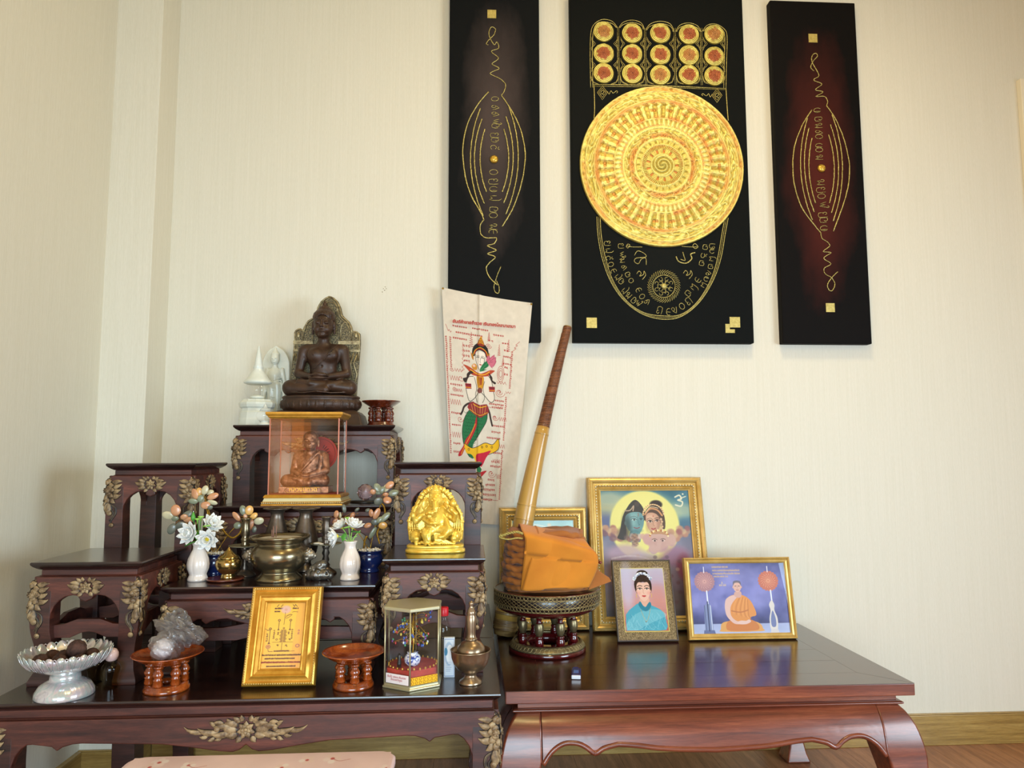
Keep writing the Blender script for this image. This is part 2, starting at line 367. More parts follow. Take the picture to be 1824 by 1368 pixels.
# ---------------------------------------------------------------- flat printed pictures, painted into a vertex grid
class Paint:
    def __init__(s, W, H, bg='#ffffff'):
        s.W, s.H = W, H; s.a = np.empty((H, W, 3), np.float32); s.a[:] = s.c(bg)
        s.X, s.Y = np.meshgrid((np.arange(W)+.5)/W, (np.arange(H)+.5)/H)    # x 0..1 right, y 0..1 down
        s.ar = H/W
    def c(s, h): h = h.lstrip('#'); return np.array([int(h[i:i+2], 16)/255 for i in (0, 2, 4)], np.float32)
    def mix(s, m, col):
        col = s.c(col) if isinstance(col, str) else col
        s.a = s.a*(1-m[..., None])+col*m[..., None]; return s
    def grad(s, stops, axis='y'):
        t = s.Y if axis == 'y' else s.X; p = [q[0] for q in stops]; cs = np.array([s.c(q[1]) for q in stops])
        for i in range(3): s.a[..., i] = np.interp(t, p, cs[:, i])
        return s
    def _sub(s, x0, x1, y0, y1):
        i0, i1 = max(0, int(y0*s.H)-2), min(s.H, int(y1*s.H)+3); j0, j1 = max(0, int(x0*s.W)-2), min(s.W, int(x1*s.W)+3)
        return (slice(i0, i1), slice(j0, j1)) if i1 > i0 and j1 > j0 else None
    def _put(s, q, m, col):
        col = s.c(col) if isinstance(col, str) else col; s.a[q] = s.a[q]*(1-m[..., None])+col*m[..., None]
    def ell(s, cx, cy, rx, ry, col, soft=.0, alpha=1., rot=0.):
        """centre and radii in widths (x) and heights (y); soft as a share of the radius"""
        r = max(rx, ry*s.ar)*(1+soft)+.004; q = s._sub(cx-r, cx+r, cy-r/s.ar, cy+r/s.ar)
        if q is None: return s
        x = s.X[q]-cx; y = (s.Y[q]-cy)*s.ar; c, n = math.cos(rot), math.sin(rot); ry *= s.ar
        d = np.sqrt(((x*c+y*n)/rx)**2+((-x*n+y*c)/ry)**2); w = max(soft, 1.2/s.W/min(rx, ry))
        s._put(q, np.clip((1+w/2-d)/w, 0, 1)*alpha, col); return s
    def poly(s, pts, col, alpha=1., smooth=0):
        if smooth: pts = smooth_pts(pts, smooth, True)
        xs, ys = [p[0] for p in pts], [p[1] for p in pts]; q = s._sub(min(xs), max(xs), min(ys), max(ys))
        if q is None: return s
        m = np.zeros(s.X[q].shape, np.float32)
        for ox in (-.25, .25):
            for oy in (-.25, .25):
                x = s.X[q]+ox/s.W; y = s.Y[q]+oy/s.H; ins = np.zeros(x.shape, bool); n = len(pts)
                for i in range(n):
                    x0, y0 = pts[i][:2]; x1, y1 = pts[(i+1) % n][:2]
                    if y0 == y1: continue
                    ins ^= ((y0 > y) != (y1 > y)) & (x < (x1-x0)*(y-y0)/(y1-y0)+x0)
                m += ins*.25
        s._put(q, m*alpha, col); return s
    def line(s, pts, w, col, alpha=1., smooth=0):
        """w: stroke width as a share of the picture's width"""
        if smooth: pts = smooth_pts(pts, smooth)
        px = 1/s.W
        for i in range(len(pts)-1):
            x0, y0 = pts[i][0], pts[i][1]*s.ar; x1, y1 = pts[i+1][0], pts[i+1][1]*s.ar
            q = s._sub(min(x0, x1)-w, max(x0, x1)+w, (min(y0, y1)-w)/s.ar, (max(y0, y1)+w)/s.ar)
            if q is None: continue
            x = s.X[q]-x0; y = s.Y[q]*s.ar-y0; dx, dy = x1-x0, y1-y0; L = dx*dx+dy*dy+1e-12
            t = np.clip((x*dx+y*dy)/L, 0, 1); d = np.sqrt((x-t*dx)**2+(y-t*dy)**2)
            s._put(q, np.clip((w/2-d)/px+.5, 0, 1)*alpha*min(1, w/px*1.3), col)
        return s
    def noise(s, amp, cells=8, seed=0, col=None):
        r = np.random.default_rng(seed); t = np.zeros((s.H, s.W), np.float32)
        for o in range(4):
            n = cells*2**o; g = r.standard_normal((int(n*s.ar)+3, n+3)); x = s.X*n; y = s.Y*n*s.ar
            i, j = y.astype(int), x.astype(int); fy, fx = y-i, x-j; fy = fy*fy*(3-2*fy); fx = fx*fx*(3-2*fx)
            t += (g[i, j]*(1-fy)*(1-fx)+g[i+1, j]*fy*(1-fx)+g[i, j+1]*(1-fy)*fx+g[i+1, j+1]*fy*fx)/2**o
        if col is None: s.a += (t*amp)[..., None]
        else: s.mix(np.clip(t*amp, 0, 1), col)
        return s
    def glyphs(s, x0, y0, x1, y1, h, col, seed=0, w=.004, ang=None, gap=.9):
        """a run of small looped script characters along a line"""
        r = random.Random(seed); dx, dy = x1-x0, (y1-y0)*s.ar; L = math.hypot(dx, dy); ux, uy = dx/L, dy/L; t = 0
        while t < L:
            pts = stroke_glyph(r); wd = h*gap
            for st in pts:
                s.line([(x0+ux*(t+px*wd)+uy*py*h, y0+(uy*(t+px*wd)-ux*py*h)/s.ar) for px, py in st], w, col)
            t += wd*r.choice((1.0, 1.05, 1.1, 1.35))
        return s
    def build(s, name, mat, w, h, parent=None, loc=None, shape=None):
        """upright sheet: x across, z up, front towards -y; shape(u, v) -> (x, y, z) may bend it"""
        u, v = np.meshgrid(np.linspace(0, 1, s.W), np.linspace(0, 1, s.H))
        if shape is None: P = np.stack([(u-.5)*w, np.zeros_like(u), (1-v)*h], -1)
        else: P = np.stack(shape(u, v), -1)
        i = np.arange(s.H*s.W).reshape(s.H, s.W); F = np.stack([i[:-1, :-1], i[1:, :-1], i[1:, 1:], i[:-1, 1:]], -1).reshape(-1, 4)
        c = np.clip(s.a, 0, 1); c = np.where(c <= .04045, c/12.92, ((c+.055)/1.055)**2.4)
        return np_obj(name, P.reshape(-1, 3), F, mat, parent, True, c.reshape(-1, 3), loc)

def arc(cx, cy, rx, ry, a0, a1, n=9):
    return [(cx+rx*math.cos(math.radians(a0+(a1-a0)*i/n)), cy+ry*math.sin(math.radians(a0+(a1-a0)*i/n))) for i in range(n+1)]
GLYPHS = [
    [arc(.4, .4, .38, .38, 120, 420)+[(.6, .1)]],
    [arc(.2, .55, .17, .2, -90, 220), [(.2, .35), (.25, .0), (.5, .35), (.75, 0), (.8, .8)]],
    [arc(.4, .4, .36, .38, 0, 360)],
    [arc(.22, .6, .18, .18, 0, 300), [(.1, .5), (.1, 0), (.75, 0), (.75, .85)]],
    [[(.05, .8), (.3, .2), (.45, .7), (.6, .15), (.85, .8)]+arc(.8, .95, .12, .12, 0, 200, 5)],
    [arc(.55, .4, .35, .4, 60, 300), [(.2, .4), (.8, .45)]],
    [arc(.25, .25, .2, .22, 180, 520)+[(.5, .8), (.8, .1)]],
    [arc(.35, .62, .25, .2, -60, 200)+[(.12, .1), (.75, .1), (.78, .7)]],
    [arc(.4, .3, .35, .3, 30, 330), arc(.5, .9, .2, .12, 180, 400, 6)],
    [[(.1, .7), (.15, .05), (.45, .3), (.7, .0), (.75, .9), (.5, 1.15)]],
]
def stroke_glyph(r): return r.choice(GLYPHS)

# ---------------------------------------------------------------- materials
MT = {}
MT['rosewood'] = mat_wood('rosewood', '#200e0b', '#42221b', '#63352a', (3, 3, 30), .46, .06)
MT['rosewood_rail'] = mat_wood('rosewood_rail', '#2e1410', '#52281f', '#7a3e2e', (3, 30, 30), .46, .06)
MT['rosewood_top'] = mat_wood('rosewood_top', '#150a0a', '#281615', '#3c2320', (3, 26, 26), .22, .5)
MT['teak_edge'] = mat_wood('teak_edge', '#4f2318', '#7b3c28', '#a25a3c', (2, 40, 40), .3, .5)
MT['teak_top'] = mat_wood('teak_top', '#24100d', '#3c1d16', '#55301f', (2, 22, 22), .2, .6)
MT['carve'] = mat_carve('gilded_carving', '#150b09', '#a88e68', '#6b5238', .2, .5)
MT['orange_wood'] = mat_wood('orange_wood', '#5e2209', '#9c4515', '#c4682a', (25, 25, 9), .18, .9, .03)
MT['dark_orange_wood'] = mat_wood('dark_orange_wood', '#3a1208', '#6a2812', '#8d3f1e', (25, 25, 9), .2, .9, .03)
BRZ_ = None
MT['gold'] = mat_mottled('gold_leaf', '#b88a2c', '#e6bf55', 60, .28, .75)
MT['frame_gold'] = mat_mottled('frame_gold', '#c39a4a', '#dfbd74', 25, .36, .5)
MT['frame_orange'] = mat_mottled('frame_orange_gold', '#bf8628', '#e3ab46', 40, .3, .55)
MT['pale_gold'] = mat_mottled('pale_gold', '#cdb27a', '#f0e2ba', 90, .25, .5)
MT['black'] = mat_plain('black_lacquer', '#0b0908', .35)
MT['white_ceramic'] = mat_plain('white_ceramic', '#e9dcd2', .18, coat=.6)
MT['glass'] = mat_glass('clear_glass')

# ---------------------------------------------------------------- the room
def wallpaper(name, axis, warm, cool):
    t = NT(name); tc = t.n('ShaderNodeTexCoord'); sp = t.n('ShaderNodeSeparateXYZ'); t.l(tc.outputs['Object'], sp.inputs[0])
    sc = (170, 170, 3) ; v = t.coord(sc); f = t.noise(v, 1.0, 5, .62, .25)
    v2 = t.coord((900, 900, 60)); g = t.noise(v2, 1, 2, .5)
    mx = t.n('ShaderNodeMix'); mx.data_type = 'RGBA'; mx.blend_type = 'MULTIPLY'; mx.inputs[0].default_value = 1
    t.l(t.ramp(f, [(.3, warm), (.7, cool)]), mx.inputs[6]); t.l(t.ramp(g, [(.3, '#f8f7f5'), (.7, '#ffffff')]), mx.inputs[7])
    t.set(base=mx.outputs[2], rough=.75); t.bump(f, .28, .0012); return t.m
WP = wallpaper('ribbed_wallpaper', 'x', '#e0dbcb', '#e6e1d3')
XL, YP, XP, XR, ZC = -1.124, -.134, -.984, 2.75, 2.85
def struct(name, mb, m, **k):
    o = mb.build(name, m, **k); o['kind'] = 'structure'; return o
w = MB(); w.box(XP, XR+.15, 0, .12, -.02, ZC); struct('wall_back', w, WP)
w = MB(); w.box(XL-.14, XL, -2.6, YP, -.02, ZC); w.box(XL-.14, XL, -4.6, -3.7, -.02, ZC); w.box(XL-.14, XL, -3.7, -2.6, -.02, .60); w.box(XL-.14, XL, -3.7, -2.6, 1.60, ZC); struct('wall_left', w, WP)
# unseen left-window orange curtain, emission added as sunlight to reflect in the case glass
cu = NT('emissive_orange_curtain'); cu.set(base='#d98a45', rough=.9); cu.b.inputs['Emission Color'].default_value = lin('#f0a05a'); cu.b.inputs['Emission Strength'].default_value = 3.4
m = MB(); P = [(XL-.06+.018*math.sin(k*.9), -3.7+1.1*k/90, z) for k in range(91) for z in (.60, 1.60)]; m.add(P, [(2*k, 2*k+2, 2*k+3, 2*k+1) for k in range(90)], True)
ct = thing('curtain', 'orange curtain in the side window, glow added by emission', 'curtain', (0, 0, 0)); m.build('curtain_cloth', cu.m, ct)
m = MB(); m.tube([(XL-.03, -3.69, 1.595), (XL-.03, -2.61, 1.595)], .012, 10); m.build('curtain_rod', MT['rosewood'], ct)
w = MB(); w.box(XL-.14, XP, YP, .12, -.02, ZC); struct('trim_1', w, WP, bevel=.002)
w = MB(); w.box(XR, XR+.12, -4.6, -3.5, -.02, ZC); w.box(XR, XR+.12, -1.7, 0, -.02, ZC); w.box(XR, XR+.12, -3.5, -1.7, -.02, .7); w.box(XR, XR+.12, -3.5, -1.7, 2.3, ZC); struct('wall_right', w, WP)
w = MB(); w.box(XL-.14, -1.05, -4.72, -4.6, 0, ZC); w.box(.95, XR+.12, -4.72, -4.6, 0, ZC); w.box(-1.05, .95, -4.72, -4.6, 0, .7); w.box(-1.05, .95, -4.72, -4.6, 2.4, ZC); struct('wall_rear', w, WP)
w = MB(); w.box(XL-.14, XR+.12, -4.72, .12, ZC, ZC+.1); struct('ceiling', w, mat_plain('ceiling_cream', '#e9d9a8', .8))
# laminate floor, boards running towards the back wall
FLM = mat_wood('oak_laminate', '#7d4e34', '#a16b48', '#bb8560', (26, 2, 26), .3, .25, .05)
w = MB(); w.box(XL-.14, XR+.12, -4.72, .12, -.05, -.009); fl = struct('floor', w, mat_plain('floor_joint', '#2b1a10', .8))
pm = {}
for i in range(27):
    x0 = XL+i*.145; off = (i % 3)*.41
    y = -2.05-off*.3
    while y < 0:
        y1 = min(y+1.21, -.001); y0 = max(y, -2.2)
        if y1-y0 > .02 and x0 < XR:
            L = round(y1-y0, 4)
            if L not in pm:
                b = MB(); b.box(0, .1442, 0, L-.0008, -.009, 0); o = b.build('plank', FLM, fl, bevel=.0006, seg=1); pm[L] = o.data
            else:
                o = bpy.data.objects.new('plank', pm[L]); COL.objects.link(o); o.parent = fl
            o.location = (x0, y0, 0)
        y += 1.21
w = MB(); w.box(XL, XR, -4.6, -2.21, -.009, 0); o = w.build('plank_field', FLM, fl); o['kind'] = 'stuff'
# wooden skirting
SK = mat_wood('oak_skirting', '#8a6a33', '#a88748', '#c2a25f', (2.2, 2.2, 40), .35, .2, .05)
def skirt(name, x0, x1, y0, y1):
    b = MB(); b.box(x0, x1, y0, y1, 0, .094); b.box(x0+(0 if x1-x0 > .05 else 0), x1, y0+.004 if x1-x0 > .05 else y0, y1, .094, .0973)
    return struct(name, b, SK, bevel=.0015)
skirt('baseboard_back', XP+.014, .20, -.014, 0); skirt('baseboard_back', .2008, XR, -.014, 0)
skirt('baseboard_left', XL, XL+.014, -2.4, YP-.0142); skirt('baseboard_pier', XL, XP+.014, YP-.014, YP)
skirt('baseboard_return', XP, XP+.014, YP+.0005, -.0142)
w = MB(); w.box(1.955, 2.03, -.022, 0, .0975, 2.274); w.box(2.03, 2.74, -.022, 0, 2.20, 2.274); struct('door_1', w, mat_plain('cream_door_casing', '#f0e6cf', .4), bevel=.002)
# ceiling lamp housing above the altar
t = thing('ceiling_lamp', 'round white ceiling lamp above the altar', 'lamp', (.75, -.95, ZC))
b = MB(); b.lathe([(.0, -.10), (.17, -.10), (.21, -.06), (.22, -.02), (.22, 0)], 40); b.build('lamp_body', mat_plain('lamp_white', '#eeeae0', .5), t)

# ---------------------------------------------------------------- carved altar tables
def petal(mb, cx, cy, ang, ln, wd, hgt, M, bend=0., base=0., tipw=0., nl=7, surf=None, clip=None):
    """one raised leaf lying in the (u, v) plane, pointing along ang degrees; M maps (u, v, out) to the table"""
    a = math.radians(ang); vs = []; es = []; prof = [.25, .72, .95, 1., .82, .5, .06] if nl == 7 else [.3, .9, 1., .7, .08]
    nl = len(prof); off = ((-1, 0, 0), (-.72, .75, .8), (0, 1., 1), (.72, .75, .8), (1, 0, 0))
    for i in range(nl):
        s = i/(nl-1); aa = a+math.radians(bend)*s*s; px = cx+ln*s*math.cos(a+math.radians(bend)*s*s*.5); py = cy+ln*s*math.sin(a+math.radians(bend)*s*s*.5)
        for o, h, e in off:
            u = px-math.sin(aa)*o*wd/2*prof[i]; v = py+math.cos(aa)*o*wd/2*prof[i]
            w = base+hgt*h*(.35+.65*math.sin(min(1, s*1.25)*PI/2))*(1 if i < nl-1 else .6)
            if o == 0: w -= hgt*.18*(1-s)
            if surf: w += surf(v)
            if clip: u = max(u, clip(v))
            vs.append((u, v, w)); es.append(e*(0.45 if i == 0 else 1)*(.9 if o else .75))
    f = [(i*5+k, i*5+k+1, (i+1)*5+k+1, (i+1)*5+k) for i in range(nl-1) for k in range(4)]
    mb.add(vs, f, True, es, M)
def bud(mb, cx, cy, r, hgt, M, base=0., surf=None):
    vs = []; es = []; n = 10
    for j, (q, h) in enumerate([(1, 0), (.85, .6), (.5, .95), (0.02, 1.)]):
        for k in range(n):
            a = 2*PI*k/n; v = cy+r*q*math.sin(a); vs.append((cx+r*q*math.cos(a), v, base+hgt*h+(surf(v) if surf else 0))); es.append([.0, .85, 1, 1][j])
    f = [(j*n+k, j*n+(k+1) % n, (j+1)*n+(k+1) % n, (j+1)*n+k) for j in range(3) for k in range(n)]
    mb.add(vs, f, True, es, M)
def scroll(mb, pts, w, M, base=0., surf=None, e=.35, curl=None):
    P = smooth_pts(pts, 5); n = len(P); vs = []; es = []
    for i, p in enumerate(P):
        q = P[min(i+1, n-1)]; o = P[max(i-1, 0)]; dx, dy = q[0]-o[0], q[1]-o[1]; L = math.hypot(dx, dy) or 1
        ww = w*(.35+.65*math.sin(PI*min(1, (i+.6)/n)))
        for s, h in ((-1, 0), (-.5, .8), (0, .45), (.5, .8), (1, 0)):
            v = p[1]+dx/L*s*ww/2; vs.append((p[0]-dy/L*s*ww/2, v, base+.0028*h+(surf(v) if surf else 0))); es.append(0 if h == 0 else e+.25*(abs(s) < .6 and h > .5))
    mb.add(vs, [(i*5+k, i*5+k+1, (i+1)*5+k+1, (i+1)*5+k) for i in range(n-1) for k in range(4)], True, es, M)

def lotus_front(mb, M, k=1., surf=None):
    """the small lotus between flame leaves in the middle of a rail, about 60 x 31 mm"""
    for s in (-1, 1):
        def P(x, y, a, ln, wd, h, b=0, base=0): petal(mb, s*x*k, y*k, a if s > 0 else 180-a, ln*k*1.15, wd*k*1.2, h, M, b*s, base, surf=surf)
        P(.012, -.002, 3, .023, .012, .003, 25); P(.012, .004, 28, .018, .010, .0032, -30); P(.010, .008, 55, .012, .008, .003, -20)
        P(.012, -.006, -28, .016, .010, .0032, 35); P(.006, .010, 80, .009, .008, .003); P(.008, -.010, -62, .010, .009, .003, 20)
    for q in range(7): petal(mb, 0, -.001*k, 90+q*360/7, .0135*k, .0105*k, .0042, M, 0, .0012, surf=surf, nl=5)
    for q in range(5): petal(mb, 0, 0, 50+q*72, .0085*k, .0075*k, .0045, M, 0, .0026, surf=surf, nl=5)
    bud(mb, 0, 0, .0032*k, .0035, M, .0045, surf)
def flame_front(mb, M, half, k=1., surf=None):
    """the long flame scroll on wide rails"""
    lotus_front(mb, M, k*1.05, surf)
    for s in (-1, 1):
        def P(x, y, a, ln, wd, h, b=0, base=0): petal(mb, s*x*half, y*k, a if s > 0 else 180-a, ln*half, wd*k, h, M, b*s, base, surf=surf)
        P(.22, .002, 12, .30, .012, .0045, -18); P(.22, -.004, -20, .34, .013, .0042, 30); P(.36, .006, 38, .17, .010, .004, -50)
        P(.42, -.004, -8, .36, .012, .0046, 38); P(.38, -.010, -48, .13, .008, .004, 45); P(.5, -.011, -50, .12, .008, .004, 45)
        P(.6, -.008, -35, .14, .008, .004, 55); P(.50, .004, 62, .12, .008, .004, -40); P(.62, -.002, -10, .37, .009, .0042, 42); P(.26, .008, 70, .1, .009, .004, -20)
        bud(mb, s*.46*half, .001*k, .005*k, .005, M, .001, surf)
def corner_carving(mb, M, k=1., surf=None, tail=True):
    """half lotus hugging the corner of a leg; u runs inward from the corner, v upward from the tip of the slab"""
    clip = (lambda v: -surf(v)*.6-.0008) if surf else (lambda v: -.001)
    def P(x, y, a, ln, wd, h, b=0, base=0): petal(mb, x*k, y*k, a, ln*k*1.04, wd*k*1.25, h, M, b, base, surf=surf, clip=clip)
    # inward flame leaves
    P(.010, -.044, 58, .017, .010, .003, -35); P(.012, -.050, 22, .028, .011, .0034, -18); P(.014, -.058, 2, .026, .011, .0034, 30)
    P(.014, -.068, -8, .024, .011, .0034, 40); P(.012, -.078, -18, .027, .012, .0034, 45); P(.010, -.084, -48, .020, .012, .0034, 20)
    P(.006, -.092, -82, .034, .017, .0036, 8); P(.003, -.090, -100, .026, .012, .0036, -5)
    # scale-like petals of the lotus
    for x, y, a, r in ((.010, -.046, 20, .013), (.015, -.054, 5, .0135), (.017, -.064, -8, .014), (.015, -.075, -25, .0145), (.010, -.084, -50, .015),
                       (.004, -.090, -75, .014), (.006, -.050, 35, .012), (.010, -.060, 0, .0135), (.010, -.070, -20, .0135), (.006, -.078, -45, .013), (.002, -.082, -80, .012)):
        P(x-.007, y, a, r, .013, .0052, 0, .0012)
    bud(mb, .0085*k, -.066*k, .0075*k, .0058, M, .0022, surf)
    for q in range(6): P(.0085, -.066, q*60, .0065, .004, .003, 0, .0058)
    if tail:
        scroll(mb, [(.016*k, -.100*k), (.026*k, -.108*k), (.027*k, -.122*k), (.019*k, -.136*k), (.017*k, -.146*k)], .007*k, M, 0, surf, .38)
        scroll(mb, [(.010*k, -.104*k), (.020*k, -.116*k), (.021*k, -.126*k), (.013*k, -.140*k)], .005*k, M, 0, surf, .35)
        bud(mb, .013*k, -.121*k, .0068*k, .0042, M, 0, surf); bud(mb, .0125*k, -.121*k, .003*k, .0055, M, 0, surf)
        bud(mb, .019*k, -.150*k, .0062*k, .0042, M, 0, surf); bud(mb, .019*k, -.150*k, .0028*k, .0055, M, 0, surf)

def apron_poly(W, kind, L, top, k=1.):
    if kind == 'narrow':
        h = [(L, .118), (L+.001, .104), (L+.007, .090), (L+.017, .0785), (L+.03, .0705), (L+.043, .068), (L+.053, .0695), (W/2-.012, .0765), (W/2, .082)]
    else:
        c = .098 if kind == 'wide' else .14
        h = [(L, .120*k), (L+.001, .106*k), (L+.007, .089*k), (L+.017, .077*k), (L+.028, .070*k), (L+.038, .0695*k), (c-.010, .074*k), (c, .081*k), (c+.010, .075*k), (c+.028, .0705*k), (c+.045, .0695*k),
             (W*.34, .074*k), (W*.40, .081*k), (W*.45, .088*k), (W*.475, .0895*k), (W*.488, .086*k), (W/2, .0775*k)]
    pts = [(u-W/2, -v) for u, v in h]; pts += [(-u, v) for u, v in pts[::-1][1:]]
    return [(-W/2+.012, -top), *[(-W/2+.012, -.118*k)], *pts, (W/2-.012, -.118*k), (W/2-.012, -top)]
LEG_O = [(.0285, .016), (.030, .012), (.036, .007), (.045, .0048), (.06, .0038), (.08, .0034), (.11, .0032), (.13, .0038), (.15, .006), (.175, .011), (.20, .0145), (.22, .0155), (.236, .013), (.25, .007), (.258, .004), (.266, .005)]
def altar_table(label, x0, x1, yf, depth, zt, zb, kind='narrow', k=1., L=.044, sides=(True, True), stretch=True, group=None, name='altar_table', legs=(0, 1, 2, 3), carve=True, cat='table', cscale=None):
    W, D, H = x1-x0, depth, zt-zb
    t = thing(name, label, cat, ((x0+x1)/2, yf+D/2, zb), group=group)
    m = MB(); m.rect([(.020, H-.0172), (.0165, H-.0170), (.0125, H-.0155), (.0085, H-.013), (.004, H-.0095), (.001, H-.006), (0, H-.0035), (.0004, H-.001), (.0016, H)], W, D)
    m.build('tabletop', MT['rosewood_top'], t)
    m = MB(); m.rect([(.016, H-.0285*k), (.016, H-.0172)], W, D); m.rect([(.010, H-.036*k), (.0112, H-.0315*k), (.0145, H-.0285*k)], W, D); m.build('frieze', MT['rosewood_rail'], t, bevel=.0008)
    # legs: square section, S-shaped on tall ones only near the floor
    def prof():
        out = []
        for d, o in LEG_O:
            d *= k
            if d > .11*k:
                rest = H-.11*k; base = .156*k
                if rest > base*1.25: d = H-(.266*k-d)
                else: d = .11*k+(d-.11*k)*rest/base
            i = L if d < .15*k else L+.004
            if H-d < .03: i = L+.008
            out.append((H-d, o, i))
        if H-.11*k > .156*k*1.25: out.insert(7, (H-.11*k-.001, .0032, L)); out = out[:8]+[(z, o, i) for z, o, i in out[8:]]
        return sorted(out, reverse=True)
    pr = prof()
    zs = np.array([p[0] for p in pr][::-1]); os_ = np.array([p[1] for p in pr][::-1]); is_ = np.array([p[2] for p in pr][::-1])
    lv = sorted(set([round(float(z), 5) for z in np.interp(np.linspace(0, 1, 26), np.linspace(0, 1, len(zs)), zs)]))
    surf = lambda v: -float(np.interp(H+v, zs, os_))
    for q in legs:
        sx, sy = ((-1, -1), (1, -1), (-1, 1), (1, 1))[q]
        m = MB(); R = []
        for z in lv:
            o = float(np.interp(z, zs, os_)); i = float(np.interp(z, zs, is_)); cx, cy = W/2, D/2
            r = [(sx*(cx-o), sy*(cy-o), z), (sx*(cx-i), sy*(cy-o), z), (sx*(cx-i), sy*(cy-i), z), (sx*(cx-o), sy*(cy-i), z)]
            if sx*sy < 0: r = r[::-1]
            R.append(r)
        m.rings(R); lg = m.build('leg', MT['rosewood'], t, bevel=.0014, smooth_all=True)
        if carve and q < 2:
            c = MB(); cs = cscale or k
            Mf = Matrix(((-sx, 0, 0, sx*W/2), (0, 0, -1, -D/2), (0, 1, 0, H), (0, 0, 0, 1)))
            corner_carving(c, Mf, cs, surf)
            if sides[0 if sx < 0 else 1]:
                Ms = Matrix(((0, 0, sx, sx*W/2), (1, 0, 0, -D/2), (0, 1, 0, H), (0, 0, 0, 1)))
                corner_carving(c, Ms, cs, surf)
            c.build('corner_carving', MT['carve'], lg, label='gilded lotus carving')
        if carve and q == 3 and sides[1]:
            c = MB(); corner_carving(c, Matrix(((0, 0, 1, W/2), (-1, 0, 0, D/2), (0, 1, 0, H), (0, 0, 0, 1))), k, surf); c.build('corner_carving', MT['carve'], lg, label='gilded lotus carving')
    # rails with the cusped lower edge
    ins = .0085
    for side in ('front', 'back', 'left', 'right'):
        if side in ('front', 'back'):
            m = MB(); s = -1 if side == 'front' else 1
            pl = [(u, v+H) for u, v in apron_poly(W, kind, L, .0300*k, k)]
            if side == 'front': m.prism(pl, -D/2+ins-.0045, -D/2+ins+.012)
            else: m.prism(pl, D/2-ins-.012, D/2-ins)
        else:
            m = MB(); pl = [(u, v+H) for u, v in apron_poly(D, 'narrow' if D < .4 else kind, L, .0300*k, k)]
            if side == 'left': m.prism(pl, -W/2+ins-.0045, -W/2+ins+.012, 'x')
            else: m.prism(pl, W/2-ins-.012, W/2-ins+.0045, 'x')
        ap = m.build('apron', MT['rosewood_rail'], t, bevel=.0022)
        if carve and side == 'front':
            c = MB(); M = Matrix(((1, 0, 0, 0), (0, 0, -1, -D/2+ins-.0042), (0, 1, 0, H-.051*k), (0, 0, 0, 1)))
            if kind == 'narrow': lotus_front(c, M, k)
            else: flame_front(c, M, .120 if kind == 'base' else .098, k*1.1)
            c.build('apron_carving', MT['carve'], ap, label='gilded flame and lotus carving')
        if carve and side == 'right' and sides[1] and D < .5:
            c = MB(); lotus_front(c, Matrix(((0, 0, 1, W/2-ins+.0042), (1, 0, 0, 0), (0, 1, 0, H-.051*k), (0, 0, 0, 1))), k); c.build('apron_carving', MT['carve'], ap, label='gilded flame and lotus carving')
    if stretch:
        zc = min(.105, H*.42); e = .012
        def sp(Wd):
            return [(-Wd/2+L-.004, zc-.012), (-Wd*.16, zc-.012), (-Wd*.06, zc-.002), (0, zc), (Wd*.06, zc-.002), (Wd*.16, zc-.012), (Wd/2-L+.004, zc-.012),
                    (Wd/2-L+.004, zc+.014), (Wd*.22, zc+.016), (Wd*.1, zc+.026), (-Wd*.1, zc+.026), (-Wd*.22, zc+.016), (-Wd/2+L-.004, zc+.014)]
        m = MB(); m.prism(sp(W), -D/2+.022, -D/2+.034); m.build('stretcher', MT['rosewood_rail'], t, bevel=.001)
        m = MB(); m.prism(sp(W), D/2-.034, D/2-.022); m.build('stretcher', MT['rosewood_rail'], t, bevel=.001)
        for s in (-1, 1):
            m = MB(); m.prism(sp(D), s*(W/2-.034), s*(W/2-.022), 'x'); m.build('stretcher', MT['rosewood_rail'], t, bevel=.001)
    return t

ZB = .469     # top of the two wide base tables
TB = [
    altar_table('wide dark carved rosewood base table at the front, carrying the altar set', -.928, .062, -.900, .4485, ZB, 0, 'base', 1.12, .056, stretch=False, cscale=1.12, legs=(0, 1)),
    altar_table('plain back base table of dark wood behind the wide carved base table', -.896, .062, -.4470, .427, ZB, 0, 'base', 1.12, .056, stretch=False, carve=False),
]
Z_LF, Z_CF, Z_CM, Z_R, Z_CT = .7200, .655, .812, .9225, 1.0278
LF = altar_table('low square altar table nearest the left wall, silver shell bowl in front of its legs', -.913, -.686, -.800, .244, Z_LF, ZB)
RF = altar_table('low carved altar table carrying the golden elephant-headed statue', -.191, .0343, -.760, .243, .7145, ZB)
CF = altar_table('low wide carved altar table carrying the brass incense bowl and flower vases', -.672, -.209, -.735, .248, Z_CF, ZB, 'wide', 1., .05)
LR = altar_table('tall empty altar table at the back near the left wall', -.893, -.677, -.545, .238, Z_R, ZB)
RR = altar_table('tall empty altar table standing right behind the golden elephant-headed statue', -.194, .0305, -.515, .238, Z_R, ZB)
CM = altar_table('wide middle altar table carrying the glass case with the seated monk', -.6575, -.2035, -.475, .180, Z_CM, ZB, 'wide', 1., .05, stretch=False)
CT = altar_table('tallest altar table at the centre back carrying the dark meditating Buddha', -.6745, -.216, -.280, .258, Z_CT, ZB, 'wide', 1., .05, stretch=False)

